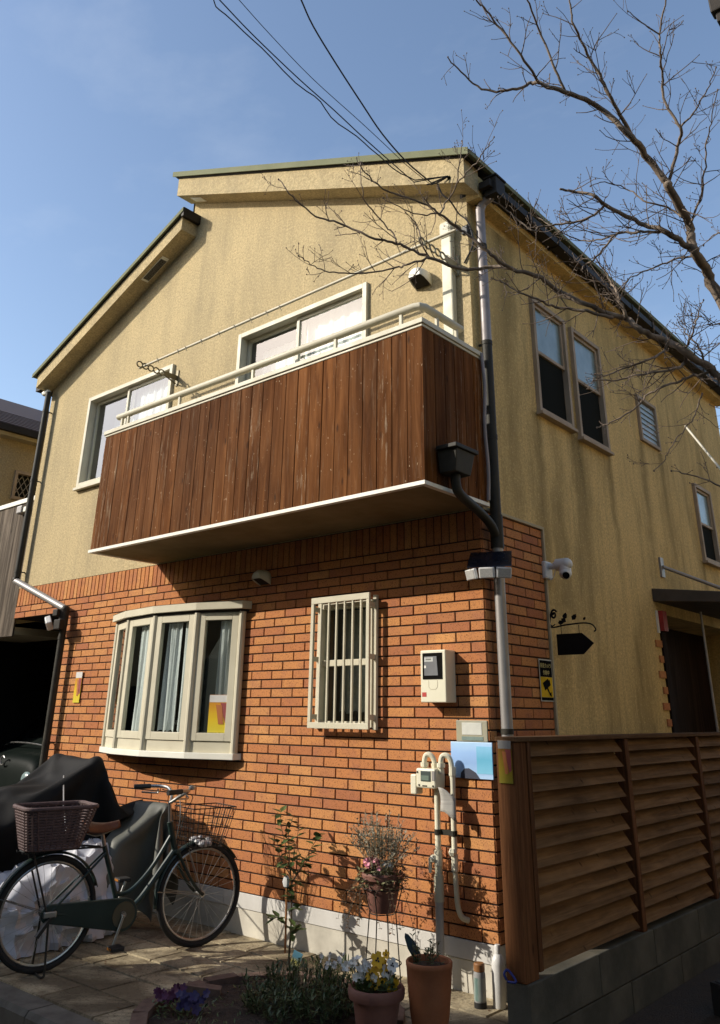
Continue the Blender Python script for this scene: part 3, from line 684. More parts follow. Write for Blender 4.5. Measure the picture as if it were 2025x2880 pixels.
# ---- air-conditioner pipe cover, vent hoods --------------------------
pc = MB(); pc.box(-.225, -.125, -.062, -.001, 3.0, 5.10); pco = pc.build('pipe_cover', MT['duct'], house, bevel=.012)
mb = MB(); mb.box(-.235, -.115, -.075, -.001, 5.06, 5.22); mb.build('cap', MT['duct'], pco, bevel=.025)
def vent_hood(x, z, wd, ht, dep, mat, name='vent_hood'):
    h = MB(); n = 14; rows = []
    # rounded cowl: arch profile swept outwards, open underneath
    for d, k in ((0.001, 1.0), (dep*.45, 1.0), (dep*.78, .93), (dep, .72)):
        ring_ = []
        for i in range(n+1):
            a = math.pi*i/n; ring_.append((x+wd/2*k*math.cos(a), -d, z-ht*.18+ht*.62*k*max(0, math.sin(a))**.8))
        low = z-ht*.5+ht*.34*(d/dep)
        rows.append([(x+wd/2*k, -d, low)]+ring_+[(x-wd/2*k, -d, low)])
    m = n+3; vs = [p for r_ in rows for p in r_]
    h.add(vs, [(j*m+i, j*m+i+1, (j+1)*m+i+1, (j+1)*m+i) for j in range(3) for i in range(m-1)]+[tuple(3*m+i for i in range(m))])
    o = h.build(name, mat, house, smooth=True, ang=40, fix=False); o.modifiers.new('t', 'SOLIDIFY').thickness = .004
    mb = MB(); mb.add([(x-wd/2+.008, -.012, z-ht*.44), (x+wd/2-.008, -.012, z-ht*.44), (x+wd/2*.8, -dep*.92, z-ht*.10), (x-wd/2*.8, -dep*.92, z-ht*.10)], [(0, 1, 2, 3)]); mb.build('grille', MT['dark'], o, fix=False)
    return o
vent_hood(-.44, 4.80, .155, .165, .14, MT['white']); vent_hood(-2.14, 2.55, .13, .13, .12, MT['duct'])
# ---- entrance far along the side wall ---------------------------------
en = empty('entrance', parent=house); en['label'] = 'dark recessed entrance under a flat brown canopy'
mb = MB(); mb.hexa([(.0, 2.93, 2.50), (.95, 2.93, 2.42), (.95, 4.9, 2.42), (.0, 4.9, 2.50), (.0, 2.93, 2.62), (.95, 2.93, 2.50), (.95, 4.9, 2.50), (.0, 4.9, 2.62)]); mb.build('canopy', MT['canopy'] if 'canopy' in MT else pm('brown_canopy_sheet', (.075, .058, .045), .6), en, bevel=.006)
mb = MB(); mb.tube([(.02, 3.24, 2.86), (.55, 3.85, 2.60)], .017, 10); mb.tube([(.50, 3.80, 2.63), (.80, 4.1, 2.50)], .021, 10); mb.box(-.001, .02, 3.20, 3.28, 2.76, 2.95); mb.build('stay_rod', MT['pipe'], en, smooth=True)
mb = MB(); mb.box(-.50, -.46, 3.0, 5.6, .05, 2.40); mb.build('door', MT['doorwood'], en)
mb = MB(); mb.box(-.45, -.05, 3.0, 3.05, .05, 2.35); mb.box(-.45, .012, 3.02, 3.12, 0.05, 2.35); mb.build('door_post', MT['doorwood'], en)
for i in range(14):
    z = .35+.134*i; mb = MB(); mb.box(-.002, .014, 2.86+(0 if i % 2 else .05), 2.998, z, z+.059); mb.build('brick', MT['brick'], en)
mb = MB(); mb.tube([(.3, 3.3, 0.0), (.3, 3.3, 2.42)], .012, 8); mb.build('chain_pole', MT['pipe'], en, smooth=True)
mb = MB(); mb.box(.002, .012, 2.95, 2.99, 2.22, 2.42); mb.build('white_strip', MT['white'], en)
mb = MB(); mb.box(.002, .05, 3.0, 3.10, 2.24, 2.42); mb.build('red_box', pm('red_box', (.35, .02, .015), .5), en)
# ================================================================== GROUND
MT['asphalt'] = pm('old_asphalt', (.040, .039, .036), .95, col2=(.060, .057, .050), nscale=3, bscale=160, bstr=.5)
def paver_mat():
    m, t, b = new_mat('stained_stamped_paving'); vec = coords(t, (1, 1, 1), 'World'); oi = nd(t, 'ShaderNodeObjectInfo').outputs['Random']
    big = noise_(t, vec, 1.7, 6, .68, .8); mid = noise_(t, vec, 9, 6, .7); fin = noise_(t, vec, 70, 3, .6)
    c = mix(t, ramp(t, mid, (.35, 0.), (.7, 1.)), (.56, .475, .31), (.36, .29, .18))
    c = mix(t, ramp(t, big, (.42, 0.), (.60, .85)), c, (.105, .08, .05))
    c = mix(t, ramp(t, fin, (.34, .6), (.46, 0.)), c, (.08, .06, .04))
    c = mix(t, 1.0, c, ramp(t, oi, (0, .78), (1, 1.06)), 'MULTIPLY')
    t.links.new(c, b.inputs['Base Color']); b.inputs['Roughness'].default_value = .92; b.inputs['Specular IOR Level'].default_value = .15
    bump(t, b, mix(t, .5, mid, fin), .7, .010); return m
MT['paver'] = paver_mat()
MT['joint'] = pm('paving_joint', (.075, .062, .045), .95, nscale=30, bscale=120)
MT['kerb'] = pm('kerb_stone', (.15, .135, .11), .95, col2=(.08, .07, .055), nscale=7, bscale=90, bstr=.4, rnd=.15)
MT['soil'] = pm('dark_soil', (.030, .018, .011), .98, col2=(.055, .033, .02), nscale=25, bscale=70, bstr=1., bdist=.02)
mb = MB(); mb.add([(-300, -300, -.12), (300, -300, -.12), (300, 300, -.12), (-300, 300, -.12)], [(0, 1, 2, 3)]); mb.build('ground', MT['asphalt'], kind='structure', fix=False)
mb = MB(); mb.box(-9.5, .325, -1.69, 5.0, -.11, -.008); pav = mb.build('paving', MT['joint'], kind='structure')
cache = {}
for j in range(6):
    y0 = -1.685+j*.282; x = -6.3+(.21 if j % 2 else 0)
    while x < .30:
        ln = R.choice((.40, .46, .52)); x1 = min(x+ln, .318)
        if x1-x > .06 and x > -4.2:
            key = (round(x1-x, 2), .28)
            if key not in cache:
                m_ = MB(); a, b, h, c = key[0]/2-.0045, .1365, .016, .006
                m_.hexa([(-a, -b, 0), (a, -b, 0), (a, b, 0), (-a, b, 0), (-a+c, -b+c, h), (a-c, -b+c, h), (a-c, b-c, h), (-a+c, b-c, h)]); cache[key] = m_.mesh('paving_slab', MT['paver'])
            if y0+.28 < .02:
                o = bpy.data.objects.new('paving_slab', cache[key]); o.location = ((x+x1)/2, y0+.141, -.009+R.uniform(-.0015, .0015)); o.rotation_euler = (R.uniform(-.004, .004), R.uniform(-.004, .004), R.uniform(-.006, .006)); link(o, pav)
        x = x1
mb = MB(); mb.box(-9, GAR, .001, 5, -.007, .001); mb.build('carport_floor', MT['asphalt'], kind='structure')
kb = empty('kerb', (0, 0, 0)); kb['kind'] = 'structure'
x = -6.0; first = None
while x < .3:
    if first is None:
        mb = MB(); mb.prism([(-1.86, -.1), (-1.695, -.1), (-1.695, .006), (-1.84, .006), (-1.86, -.02)], 'x', 0, .592); first = mb.mesh('kerb_stone', MT['kerb'])
    o = bpy.data.objects.new('kerb_stone', first); o.location = (x, R.uniform(-.004, .004), R.uniform(-.003, .003)); link(o, kb); x += .6
mb = MB(); mb.add([(.47, -6, -.10), (6, -6, -.10), (6, 7, -.10), (.47, 7, -.10)], [(0, 1, 2, 3)]); mb.build('garden_ground', MT['soil'], kind='structure', fix=False)
# flower bed with its ring of edging bricks
bc = Vector((-.73, -1.10, 0)); br = .66
mb = MB(); n = 40; vs = [(bc.x, bc.y, .045)]
for k, rr in ((1, .35), (2, .70), (3, 1.0)):
    for i in range(n):
        a = 6.283*i/n; r_ = br*rr*.97; vs.append((bc.x+r_*math.cos(a), bc.y+r_*math.sin(a), .045-.02*rr+R.uniform(-.012, .012)))
fs = [(0, 1+i, 1+(i+1) % n) for i in range(n)]
for k in range(2): fs += [(1+k*n+i, 1+(k+1)*n+i, 1+(k+1)*n+(i+1) % n, 1+k*n+(i+1) % n) for i in range(n)]
mb.add(vs, fs); mb.build('flower_bed', MT['soil'], kind='structure', smooth=True, fix=False, ang=0)
ed = empty('bed_edging', (bc.x, bc.y, 0), label='curved ring of low brick edging round the dark flower bed', cat='edging')
em = pm('edging_brick', (.17, .105, .075), .9, col2=(.10, .06, .045), nscale=20, bscale=80, bstr=.5, rnd=.25)
mb = MB(); mb.hexa([(-.10, -.045, -.02), (.10, -.045, -.02), (.10, .045, -.02), (-.10, .045, -.02), (-.096, -.041, .058), (.096, -.041, .058), (.096, .041, .058), (-.096, .041, .058)]); me = mb.mesh('edging_brick', em)
for i in range(20):
    a = 6.283*i/20
    if -2.2 < a-6.283 < -.2 and False: continue
    o = bpy.data.objects.new('edging_brick', me); o.location = (br*math.cos(a), br*math.sin(a), R.uniform(-.006, .006)); o.rotation_euler = (R.uniform(-.05, .05), 0, a+1.571+R.uniform(-.06, .06)); link(o, ed)
lb = bpy.data.objects.new('loose_brick', me.copy()); lb.location = (-1.25, -1.12, .02); lb.rotation_euler = (.0, .12, .75); link(lb); tag(lb, 'loose reddish brick lying against the flower bed edging', 'brick')
# leaf litter on the paving
mb = MB()
for i in range(130):
    x = R.uniform(-3.2, .2); y = R.uniform(-1.6, -.03)
    if (Vector((x, y, 0))-bc).length < br: 
        z = .05
    else: z = .009
    a = R.uniform(0, 6.28); mb.leaf((x, y, z), (math.cos(a), math.sin(a), R.uniform(-.05, .3)), (0, 0, 1), R.uniform(.008, .028), R.uniform(.006, .016))
mb.build('fallen_leaves', pm('dry_leaf', (.16, .07, .02), .8, col2=(.08, .035, .012), nscale=60), kind='stuff', label='scattered dry brown leaf litter on the paving', fix=False)

# ================================================================== CONCRETE BASE + LOUVRED FENCE
FX0, FX1 = .330, .452
MT['fence_rail'] = plank_mat('fence_rail_timber', (.155, .085, .042), (.09, .045, .02), (.2, .15, .1), .2, (13, .8, 13), .1)
bw = empty('block_wall', (.39, -.47, 0), label='low grey concrete block wall under the louvred fence', cat='wall')
mb = MB(); mb.box(-.05, .05, .004, 5.4, -.14, .235); core = mb.build('mortar_core', MT['joint'], bw)
bm_ = {}
for row in range(2):
    z0, z1 = ((.052, .250), (-.135, .046))[row]
    y = 0.0; k = 0
    while y < 5.3:
        ln = (.78 if (k or row == 0) else .39)-.004
        key = (row, round(ln, 2))
        if key not in bm_:
            m_ = MB(); m_.box(-.068, .068, 0, ln, 0, z1-z0); bm_[key] = m_.mesh('block', MT['block'])
        o = bpy.data.objects.new('block', bm_[key]); o.location = (R.uniform(-.002, .002), y, z0); link(o, bw)
        b_ = o.modifiers.new('edge', 'BEVEL'); b_.width = .005; b_.segments = 2
        y += ln+.004; k += 1
fn = empty('louvred_fence', (.39, -.47, .25), label='brown timber fence of slanted horizontal louvre boards on the concrete wall', cat='fence')
FB = .25
def fbox(x0, x1, y0, y1, z0, z1, nm, mt, bv=.004):
    m_ = MB(); m_.box(x0-.39, x1-.39, y0+.47, y1+.47, z0-FB, z1-FB); return m_.build(nm, mt, fn, bevel=bv)
fbox(FX0, .445, -.475, -.345, FB+.001, 1.355, 'corner_post', MT['fence_post'])
fbox(.425, .452, -.344, -.305, FB+.03, 1.355, 'post_batten', MT['fence_post'])
posts = [.985, 2.33, 3.68, 5.0]
for y in posts: fbox(.375, .452, y-.03, y+.03, FB+.001, 1.355, 'post', MT['fence_post'])
fbox(.327, .458, -.48, 5.05, 1.357, 1.382, 'top_rail', MT['fence_rail'])
ys = [-.305]+posts
slat_cache = {}
for a, b in zip(ys, ys[1:]):
    y0 = a+(.001 if a < 0 else .031); y1 = b-.072
    for i in range(12):
        zl = .312+.0905*i
        key = round(y1-y0, 3)
        if key not in slat_cache:
            L_ = y1-y0; m_ = MB()
            # lower edge on the outside, upper edge tucked inwards
            m_.hexa([(.030, 0, 0), (.030, L_, 0), (.042, L_, .004), (.042, 0, .004), (-.044, 0, .098), (-.044, L_, .098), (-.032, L_, .102), (-.032, 0, .102)]); slat_cache[key] = m_.mesh('louvre_board', MT['fence'])
        o = bpy.data.objects.new('louvre_board', slat_cache[key]); o.location = (.408-.39, y0+.47, zl-.03-FB+R.uniform(-.002, .002)); o.rotation_euler = (R.uniform(-.0015, .0015), R.uniform(-.03, .03), 0); link(o, fn)
bt = MB(); bt.tube(spline([(.345, -.50, .26), (.335, -.505, .285), (.35, -.49, .30), (.40, -.50, .262), (.36, -.515, .258)], 5), .006, 6); tag(bt.build('blue_rope', pm('blue_rope', (.01, .02, .16), .6), smooth=True), 'scrap of blue rope at the foot of the fence corner post', 'rope')
# dim clutter right of the wall
mb = MB(); mb.box(-.35, .35, -.11, .11, 0, .16); mb.box(-.33, .33, -.09, .09, .161, .165)
o = mb.build('planter_box', pm('dark_planter', (.022, .018, .015), .8), bevel=.008); o.location = (1.05, 1.25, -.1); o.rotation_euler.z = 1.2; tag(o, 'dark low planter trough on the ground beside the concrete wall', 'planter')
mb = MB(); mb.lathe([(.0, 0), (.07, 0), (.10, .13), (.108, .13), (.108, .16), (.095, .16), (.09, .12), (0, .12)], 20); o = mb.build('flower_pot', pm('dull_red_pot', (.16, .05, .035), .7), smooth=True); o.location = (1.06, 2.0, -.10); tag(o, 'small dull red empty pot at the right edge beyond the trough', 'flower pot')

# ================================================================== NEIGHBOUR AND THE HOUSE ACROSS THE LANE
nb = empty('neighbour_house', (-7.6, 2, 0), label='neighbouring beige house with dark brown roof at the left edge', cat='house')
def nbox(x0, x1, y0, y1, z0, z1, nm, mt, par=nb, bv=0):
    m_ = MB(); m_.box(x0+7.6, x1+7.6, y0-2, y1-2, z0, z1); return m_.build(nm, mt, par, bevel=bv)
nw = MB(); wall_cells(nw, lambda u, d, z: (d, u-2, z), -.02, 7, 0, lambda y: 5.03, [(.28, .80, 4.16, 4.54)], .08)
nw.add([(-6, -2.02, 0), (0, -2.02, 0), (0, -2.02, 5.03), (-6, -2.02, 5.03)], [(0, 1, 2, 3)]); nw.add([(-6, 5, 0), (0, 5, 0), (0, 5, 5.03), (-6, 5, 5.03)], [(3, 2, 1, 0)])
nw.build('wall', MT['stucco_n'], nb, fix=False)
nr = MB(); nr.prism([(.12, 4.99), (.12, 5.10), (-3.2, 6.7), (-3.2, 6.58)], 'y', -2.25, 5.3); nro = nr.build('roof', pm('brown_roof_slate', (.055, .032, .028), .75, col2=(.085, .05, .042), nscale=9), nb)
for i in range(9):
    t = i/9; x0 = .12-t*1.5; z0 = 5.10+t*1.5*.482
    m_ = MB(); m_.prism([(x0, z0-.004), (x0, z0+.018), (x0-.20, z0+.098), (x0-.20, z0+.09)], 'y', -2.25, 5.3); m_.build('slate_course', nro.data.materials[0], nro)
nbox(-7.6+.001, -7.45, -.3, 7.2, 4.95, 5.02, 'eave_board', MT['soffit'])
gt = nbox(-7.47, -7.38, -.3, 7.2, 5.0, 5.09, 'gutter', MT['dark'])
wn_ = empty('window', parent=nb)
m_ = MB(); ring(m_, lambda u, d, z: (d, u-2, z), .27, .81, 4.15, 4.55, .04, -.05, .03); m_.build('frame', MT['cream_s'], wn_)
m_ = MB(); ubox(m_, lambda u, d, z: (d, u-2, z), .30, .78, -.05, -.045, 4.18, 4.52); m_.build('pane', MT['screen'], wn_)
m_ = MB()
for i in range(-5, 8):
    for s in (-1, 1):
        pts = []
        for k in range(31):
            zz = 4.19+.33*k/30; yy = .30+.08*i+(s*.6*(zz-4.19))+(0 if s > 0 else .2)
            if .31 < yy < .77: pts.append((-.03, yy-2, zz))
        if len(pts) > 2: m_.bar(pts[0], pts[-1], .007, .007)
m_.build('lattice', MT['pipe'], wn_)
sb = empty('timber_screen', (-6.9, .42, 2.3), label='weathered grey plank balcony screen with white coping at the left edge', cat='screen')
for i in range(14):
    x1 = .0-i*.125
    m_ = MB(); m_.box(x1-.122, x1, -.012, .010, -.0+R.uniform(-.004, .0), 1.60); o = m_.build('plank', MT['greywood'], sb, bevel=.002)
sb.location = (-6.46, .06, 2.30)
m_ = MB(); m_.box(-1.8, .02, -.03, .05, 1.602, 1.66); m_.build('coping', MT['white'], sb, bevel=.004)
m_ = MB(); m_.box(-1.75, -.01, .012, .7, 0.02, .1); m_.build('floor_slab', MT['soffit'], sb)
# weathered return of the screen down to the carport corner
sp = empty('spotlight', (-6.66, .03, 3.80), label='small grey twin lamp on the weathered timber screen', cat='lamp')
m_ = MB(); m_.box(-.06, .06, -.07, .03, -.05, .05); m_.build('housing', MT['pipe'], sp, bevel=.015)
m_ = MB(); m_.box(.07, .15, -.05, .03, -.04, .03); m_.build('sensor', MT['white'], sp, bevel=.012)
op = empty('opposite_house', (-10, -12, 0), label='plain two-storey house across the lane behind the viewpoint', cat='house')
fa = [(3.39, 3.93), (-10, -.80), (-30, -7.8), (-30, -14), (3.39, -5)]
m_ = MB(); m_.prism(fa, 'z', 0, 5.9); wl = m_.build('low_wing', MT['stucco_n'], op)
m_ = MB(); m_.prism(fa, 'z', 5.901, 6.0); m_.build('low_roof', MT['dark'], op)
m_ = MB(); m_.box(3.40, 18, -5, 4.0, 0, 7.75); m_.build('main_block', MT['stucco_n'], op)
m_ = MB(); m_.box(3.39, 18.2, -5.2, 4.03, 7.751, 7.9); m_.build('main_roof', MT['dark'], op)
for x, z, yy in ((5, 1.2, 4.0), (9, 4.2, 4.0), (5, 4.2, 4.0), (13, 1.2, 4.0)):
    m_ = MB(); m_.box(x, x+1.6, yy+.001, yy+.03, z, z+1.2); wdo = m_.build('window', MT['screen'], op)
    m_ = MB(); ring(m_, lambda u, d, z_: (u, yy+d, z_), x-.04, x+1.64, z-.04, z+1.24, .05, .002, .05); m_.build('frame', MT['cream'], wdo)

en_ = empty('added_east_house', (4.4, 4, 0), label='plain beige house added out of the picture on the right to block and bounce light', cat='house')  # unseen house, added to block sky and bounce warm light onto the side wall
m_ = MB(); m_.box(-.3, 7, -5.0, 8, -.1, 5.2); m_.build('wall', MT['stucco_e'], en_)
m_ = MB(); m_.prism([(-.3, 5.2), (7.3, 5.2), (3.5, 7.2)], 'y', -5.3, 8.3); m_.build('roof', MT['dark'], en_)
for y, z in ((-3, 1.0), (1, 1.0), (-2, 3.5), (3, 3.5)):
    m_ = MB(); m_.box(-.33, -.301, y, y+1.2, z, z+1.1); m_.build('window', MT['screen'], en_)

lh = empty('added_lane_house', (-20, -3, 0), label='grey-beige house added down the lane, out of the picture, to block bright sky reflections', cat='house')  # unseen house, added to keep bright low sky out of the bow panes
m_ = MB(); m_.box(-5, 3.0, -5, 6, 0, 6.0); m_.build('wall', MT['stucco_n'], lh)
m_ = MB(); m_.prism([(-5.3, 6.0), (3.3, 6.0), (-1, 7.6)], 'y', -5.3, 6.3); m_.build('roof', MT['dark'], lh)
for y, z in ((-3, 1.0), (1, 1.0), (-2, 3.8), (3, 3.8)):
    m_ = MB(); m_.box(3.001, 3.03, y, y+1.2, z, z+1.1); m_.build('window', MT['screen'], lh)
TREE = [
 ('trunk', [(2.62,-0.28,-0.05),(2.52,-0.36,0.9),(2.33,-0.52,2.0),(2.12,-0.66,2.9),(1.955,-0.71,3.496),(1.929,-0.762,3.637),(1.93,-0.909,3.679),(1.919,-0.922,3.75),(1.93,-0.948,3.845),(1.92,-1.157,3.96),(1.914,-1.144,3.988),(1.864,-1.223,4.115),(1.851,-1.395,4.154),(1.796,-1.45,4.245),(1.743,-1.514,4.329),(1.665,-1.695,4.33),(1.564,-1.761,4.397),(1.514,-1.773,4.415),(1.469,-1.873,4.336),(1.351,-1.92,4.366),(1.287,-2.005,4.437),(1.295,-2.166,4.432)], 0.036, 0.0028, 1.0),
 ('limb', [(2.25,-0.58,2.4),(2.1,-0.62,2.72),(1.888,-0.704,3.071),(1.855,-0.751,3.125),(1.788,-0.868,3.185),(1.702,-0.857,3.277),(1.659,-0.942,3.286),(1.634,-1.031,3.302),(1.571,-1.014,3.385),(1.534,-1.098,3.384),(1.458,-1.223,3.42),(1.326,-1.256,3.526),(1.288,-1.375,3.563),(1.204,-1.512,3.589),(1.086,-1.52,3.639),(0.99,-1.641,3.608),(0.901,-1.804,3.636),(0.812,-1.819,3.703),(0.788,-1.932,3.705),(0.742,-2.044,3.691),(0.593,-2.148,3.787),(0.556,-2.284,3.779),(0.541,-2.437,3.819),(0.485,-2.481,3.921)], 0.021, 0.0025, 1.0),
 ('limb', [(1.206,-1.515,3.587),(1.165,-1.647,3.624),(1.109,-1.717,3.704),(1.054,-1.762,3.767),(1.053,-1.921,3.77),(0.995,-1.983,3.824),(0.854,-2.119,3.9),(0.866,-2.294,3.909),(0.856,-2.323,3.958)], 0.01, 0.002, 1.0),
 ('limb', [(0.903,-1.807,3.634),(0.851,-1.905,3.569),(0.751,-1.907,3.583),(0.653,-2.038,3.526),(0.599,-2.183,3.488),(0.502,-2.225,3.538),(0.502,-2.337,3.546)], 0.006, 0.002, 1.0),
 ('limb', [(0.903,-1.807,3.634),(0.886,-1.849,3.706),(0.858,-1.843,3.824),(0.862,-1.948,3.847)], 0.005, 0.002, 1.0),
 ('limb', [(0.805,-1.952,3.688),(0.772,-1.954,3.771),(0.731,-2.064,3.858),(0.752,-2.162,3.923),(0.739,-2.16,4.092)], 0.005, 0.002, 0.8),
 ('limb', [(1.036,-1.896,3.79),(1.047,-1.85,3.881),(1.145,-1.897,3.92),(1.192,-1.922,4.066),(1.177,-1.889,4.167)], 0.005, 0.002, 0.8),
 ('limb', [(1.147,-1.901,3.917),(1.247,-1.908,3.967),(1.351,-1.977,3.951),(1.399,-1.953,4.034)], 0.004, 0.002, 0.7),
 ('limb', [(1.036,-1.896,3.79),(0.983,-2.012,3.752),(0.951,-2.086,3.757),(0.882,-2.154,3.812)], 0.004, 0.002, 1.0),
 ('limb', [(1.586,-1.05,3.367),(1.578,-1.096,3.448),(1.53,-1.038,3.59),(1.495,-1.06,3.687),(1.482,-1.123,3.741)], 0.009, 0.003, 2.2),
 ('limb', [(1.541,-1.121,3.357),(1.461,-1.24,3.371),(1.321,-1.294,3.421),(1.31,-1.439,3.404),(1.252,-1.529,3.426),(1.188,-1.565,3.489),(1.188,-1.7,3.453)], 0.009, 0.0025, 1.8),
 ('limb', [(1.868,-0.725,3.11),(1.802,-0.752,3.098),(1.742,-0.802,3.07),(1.679,-0.923,3.007),(1.601,-0.903,3.0),(1.552,-0.943,2.94),(1.506,-1.053,2.853),(1.402,-1.043,2.833),(1.383,-1.091,2.811)], 0.008, 0.0025, 1.4),
 ('limb', [(1.784,-0.839,3.189),(1.762,-0.819,3.148),(1.741,-0.928,3.083),(1.655,-1.0,3.068),(1.53,-1.006,3.066),(1.471,-1.146,3.023),(1.44,-1.205,3.015)], 0.009, 0.0025, 1.8),
 ('limb', [(1.729,-0.905,3.244),(1.707,-0.931,3.193),(1.687,-1.066,3.11),(1.58,-1.088,3.086),(1.486,-1.175,3.042),(1.497,-1.317,2.992)], 0.007, 0.0025, 1.6),
 ('limb', [(1.916,-0.898,3.713),(1.891,-0.972,3.729),(1.833,-1.069,3.781),(1.731,-1.089,3.857),(1.642,-1.275,3.901),(1.614,-1.356,3.93),(1.525,-1.37,3.989),(1.495,-1.489,3.953)], 0.017, 0.0055, 1.8),
 ('limb', [(1.626,-1.272,3.914),(1.57,-1.333,3.833),(1.449,-1.342,3.846),(1.322,-1.411,3.838),(1.333,-1.498,3.77),(1.272,-1.527,3.842),(1.235,-1.6,3.889),(1.235,-1.737,3.874)], 0.0065, 0.0025, 1.8),
 ('limb', [(1.822,-1.037,3.797),(1.742,-1.141,3.773),(1.655,-1.141,3.805),(1.644,-1.236,3.741),(1.552,-1.277,3.632),(1.479,-1.254,3.629),(1.495,-1.334,3.553)], 0.008, 0.003, 2.0),
 ('limb', [(1.659,-1.153,3.796),(1.519,-1.152,3.808),(1.423,-1.144,3.852),(1.358,-1.256,3.884),(1.247,-1.267,4.007)], 0.005, 0.002, 1.8),
 ('limb', [(1.914,-0.883,3.687),(1.809,-0.905,3.692),(1.707,-1.011,3.622),(1.638,-1.08,3.566),(1.542,-1.044,3.541)], 0.006, 0.002, 2.2),
 ('limb', [(1.919,-1.122,4.02),(1.993,-1.146,4.173),(2.047,-1.244,4.2),(2.008,-1.283,4.348),(2.027,-1.332,4.48),(2.07,-1.453,4.518),(2.08,-1.452,4.625),(2.15,-1.507,4.76),(2.184,-1.58,4.74)], 0.009, 0.003, 1.2),
 ('limb', [(2.082,-1.459,4.619),(2.034,-1.559,4.648),(2.011,-1.668,4.647)], 0.004, 0.002, 0.5),
 ('limb', [(1.84,-1.358,4.195),(1.833,-1.523,4.283),(1.815,-1.594,4.395),(1.796,-1.683,4.506),(1.815,-1.847,4.518),(1.821,-1.896,4.605),(1.836,-1.931,4.664)], 0.01, 0.003, 1.6),
 ('limb', [(1.568,-1.769,4.389),(1.563,-1.938,4.448),(1.509,-2.041,4.6),(1.507,-2.162,4.601),(1.513,-2.247,4.58),(1.479,-2.262,4.657)], 0.007, 0.0025, 1.0),
 ('limb', [(1.652,-1.663,4.365),(1.643,-1.753,4.482),(1.624,-1.833,4.647),(1.649,-1.989,4.703),(1.632,-1.983,4.779)], 0.007, 0.003, 0.9),
 ('limb', [(2.039,-1.216,4.223),(2.13,-1.253,4.256),(2.226,-1.364,4.251),(2.308,-1.493,4.242)], 0.005, 0.002, 1.6),
 ('limb', [(1.944,-0.977,3.815),(2.03,-1.02,3.934),(2.091,-1.154,3.932),(2.138,-1.223,4.04),(2.181,-1.255,4.121),(2.284,-1.431,4.17)], 0.006, 0.002, 1.6),
 ('limb', [(1.923,-1.015,3.847),(1.868,-1.037,3.92),(1.791,-1.116,3.947),(1.704,-1.091,4.072),(1.604,-1.174,4.126),(1.542,-1.218,4.103)], 0.006, 0.002, 2.4),
 ('limb', [(1.771,-0.83,3.21),(1.841,-0.911,3.235),(1.885,-0.943,3.291),(1.913,-0.946,3.349),(1.971,-1.069,3.332)], 0.006, 0.002, 3.0),
 ('limb', [(1.85,-0.766,3.142),(1.84,-0.811,3.217),(1.773,-0.749,3.345),(1.749,-0.765,3.405)], 0.006, 0.002, 2.6),
 ('limb', [(1.824,-0.648,2.517),(1.814,-0.739,2.518),(1.705,-0.792,2.581),(1.671,-0.962,2.567)], 0.006, 0.002, 1.0),
 ('limb', [(1.806,-0.752,2.996),(1.762,-0.752,2.907),(1.739,-0.804,2.832),(1.67,-0.911,2.703),(1.613,-0.878,2.647),(1.583,-0.944,2.587)], 0.004, 0.0018, 1.2),
 ('limb', [(1.982,-0.789,3.32),(1.949,-0.774,3.33),(1.934,-0.876,3.288),(1.915,-0.913,3.32),(1.855,-0.899,3.359)], 0.004, 0.002, 2.4),
 ('limb', [(2.095,-1.06,3.66),(2.038,-1.005,3.69),(2.0,-1.017,3.649)], 0.004, 0.0015, 1.6),
]
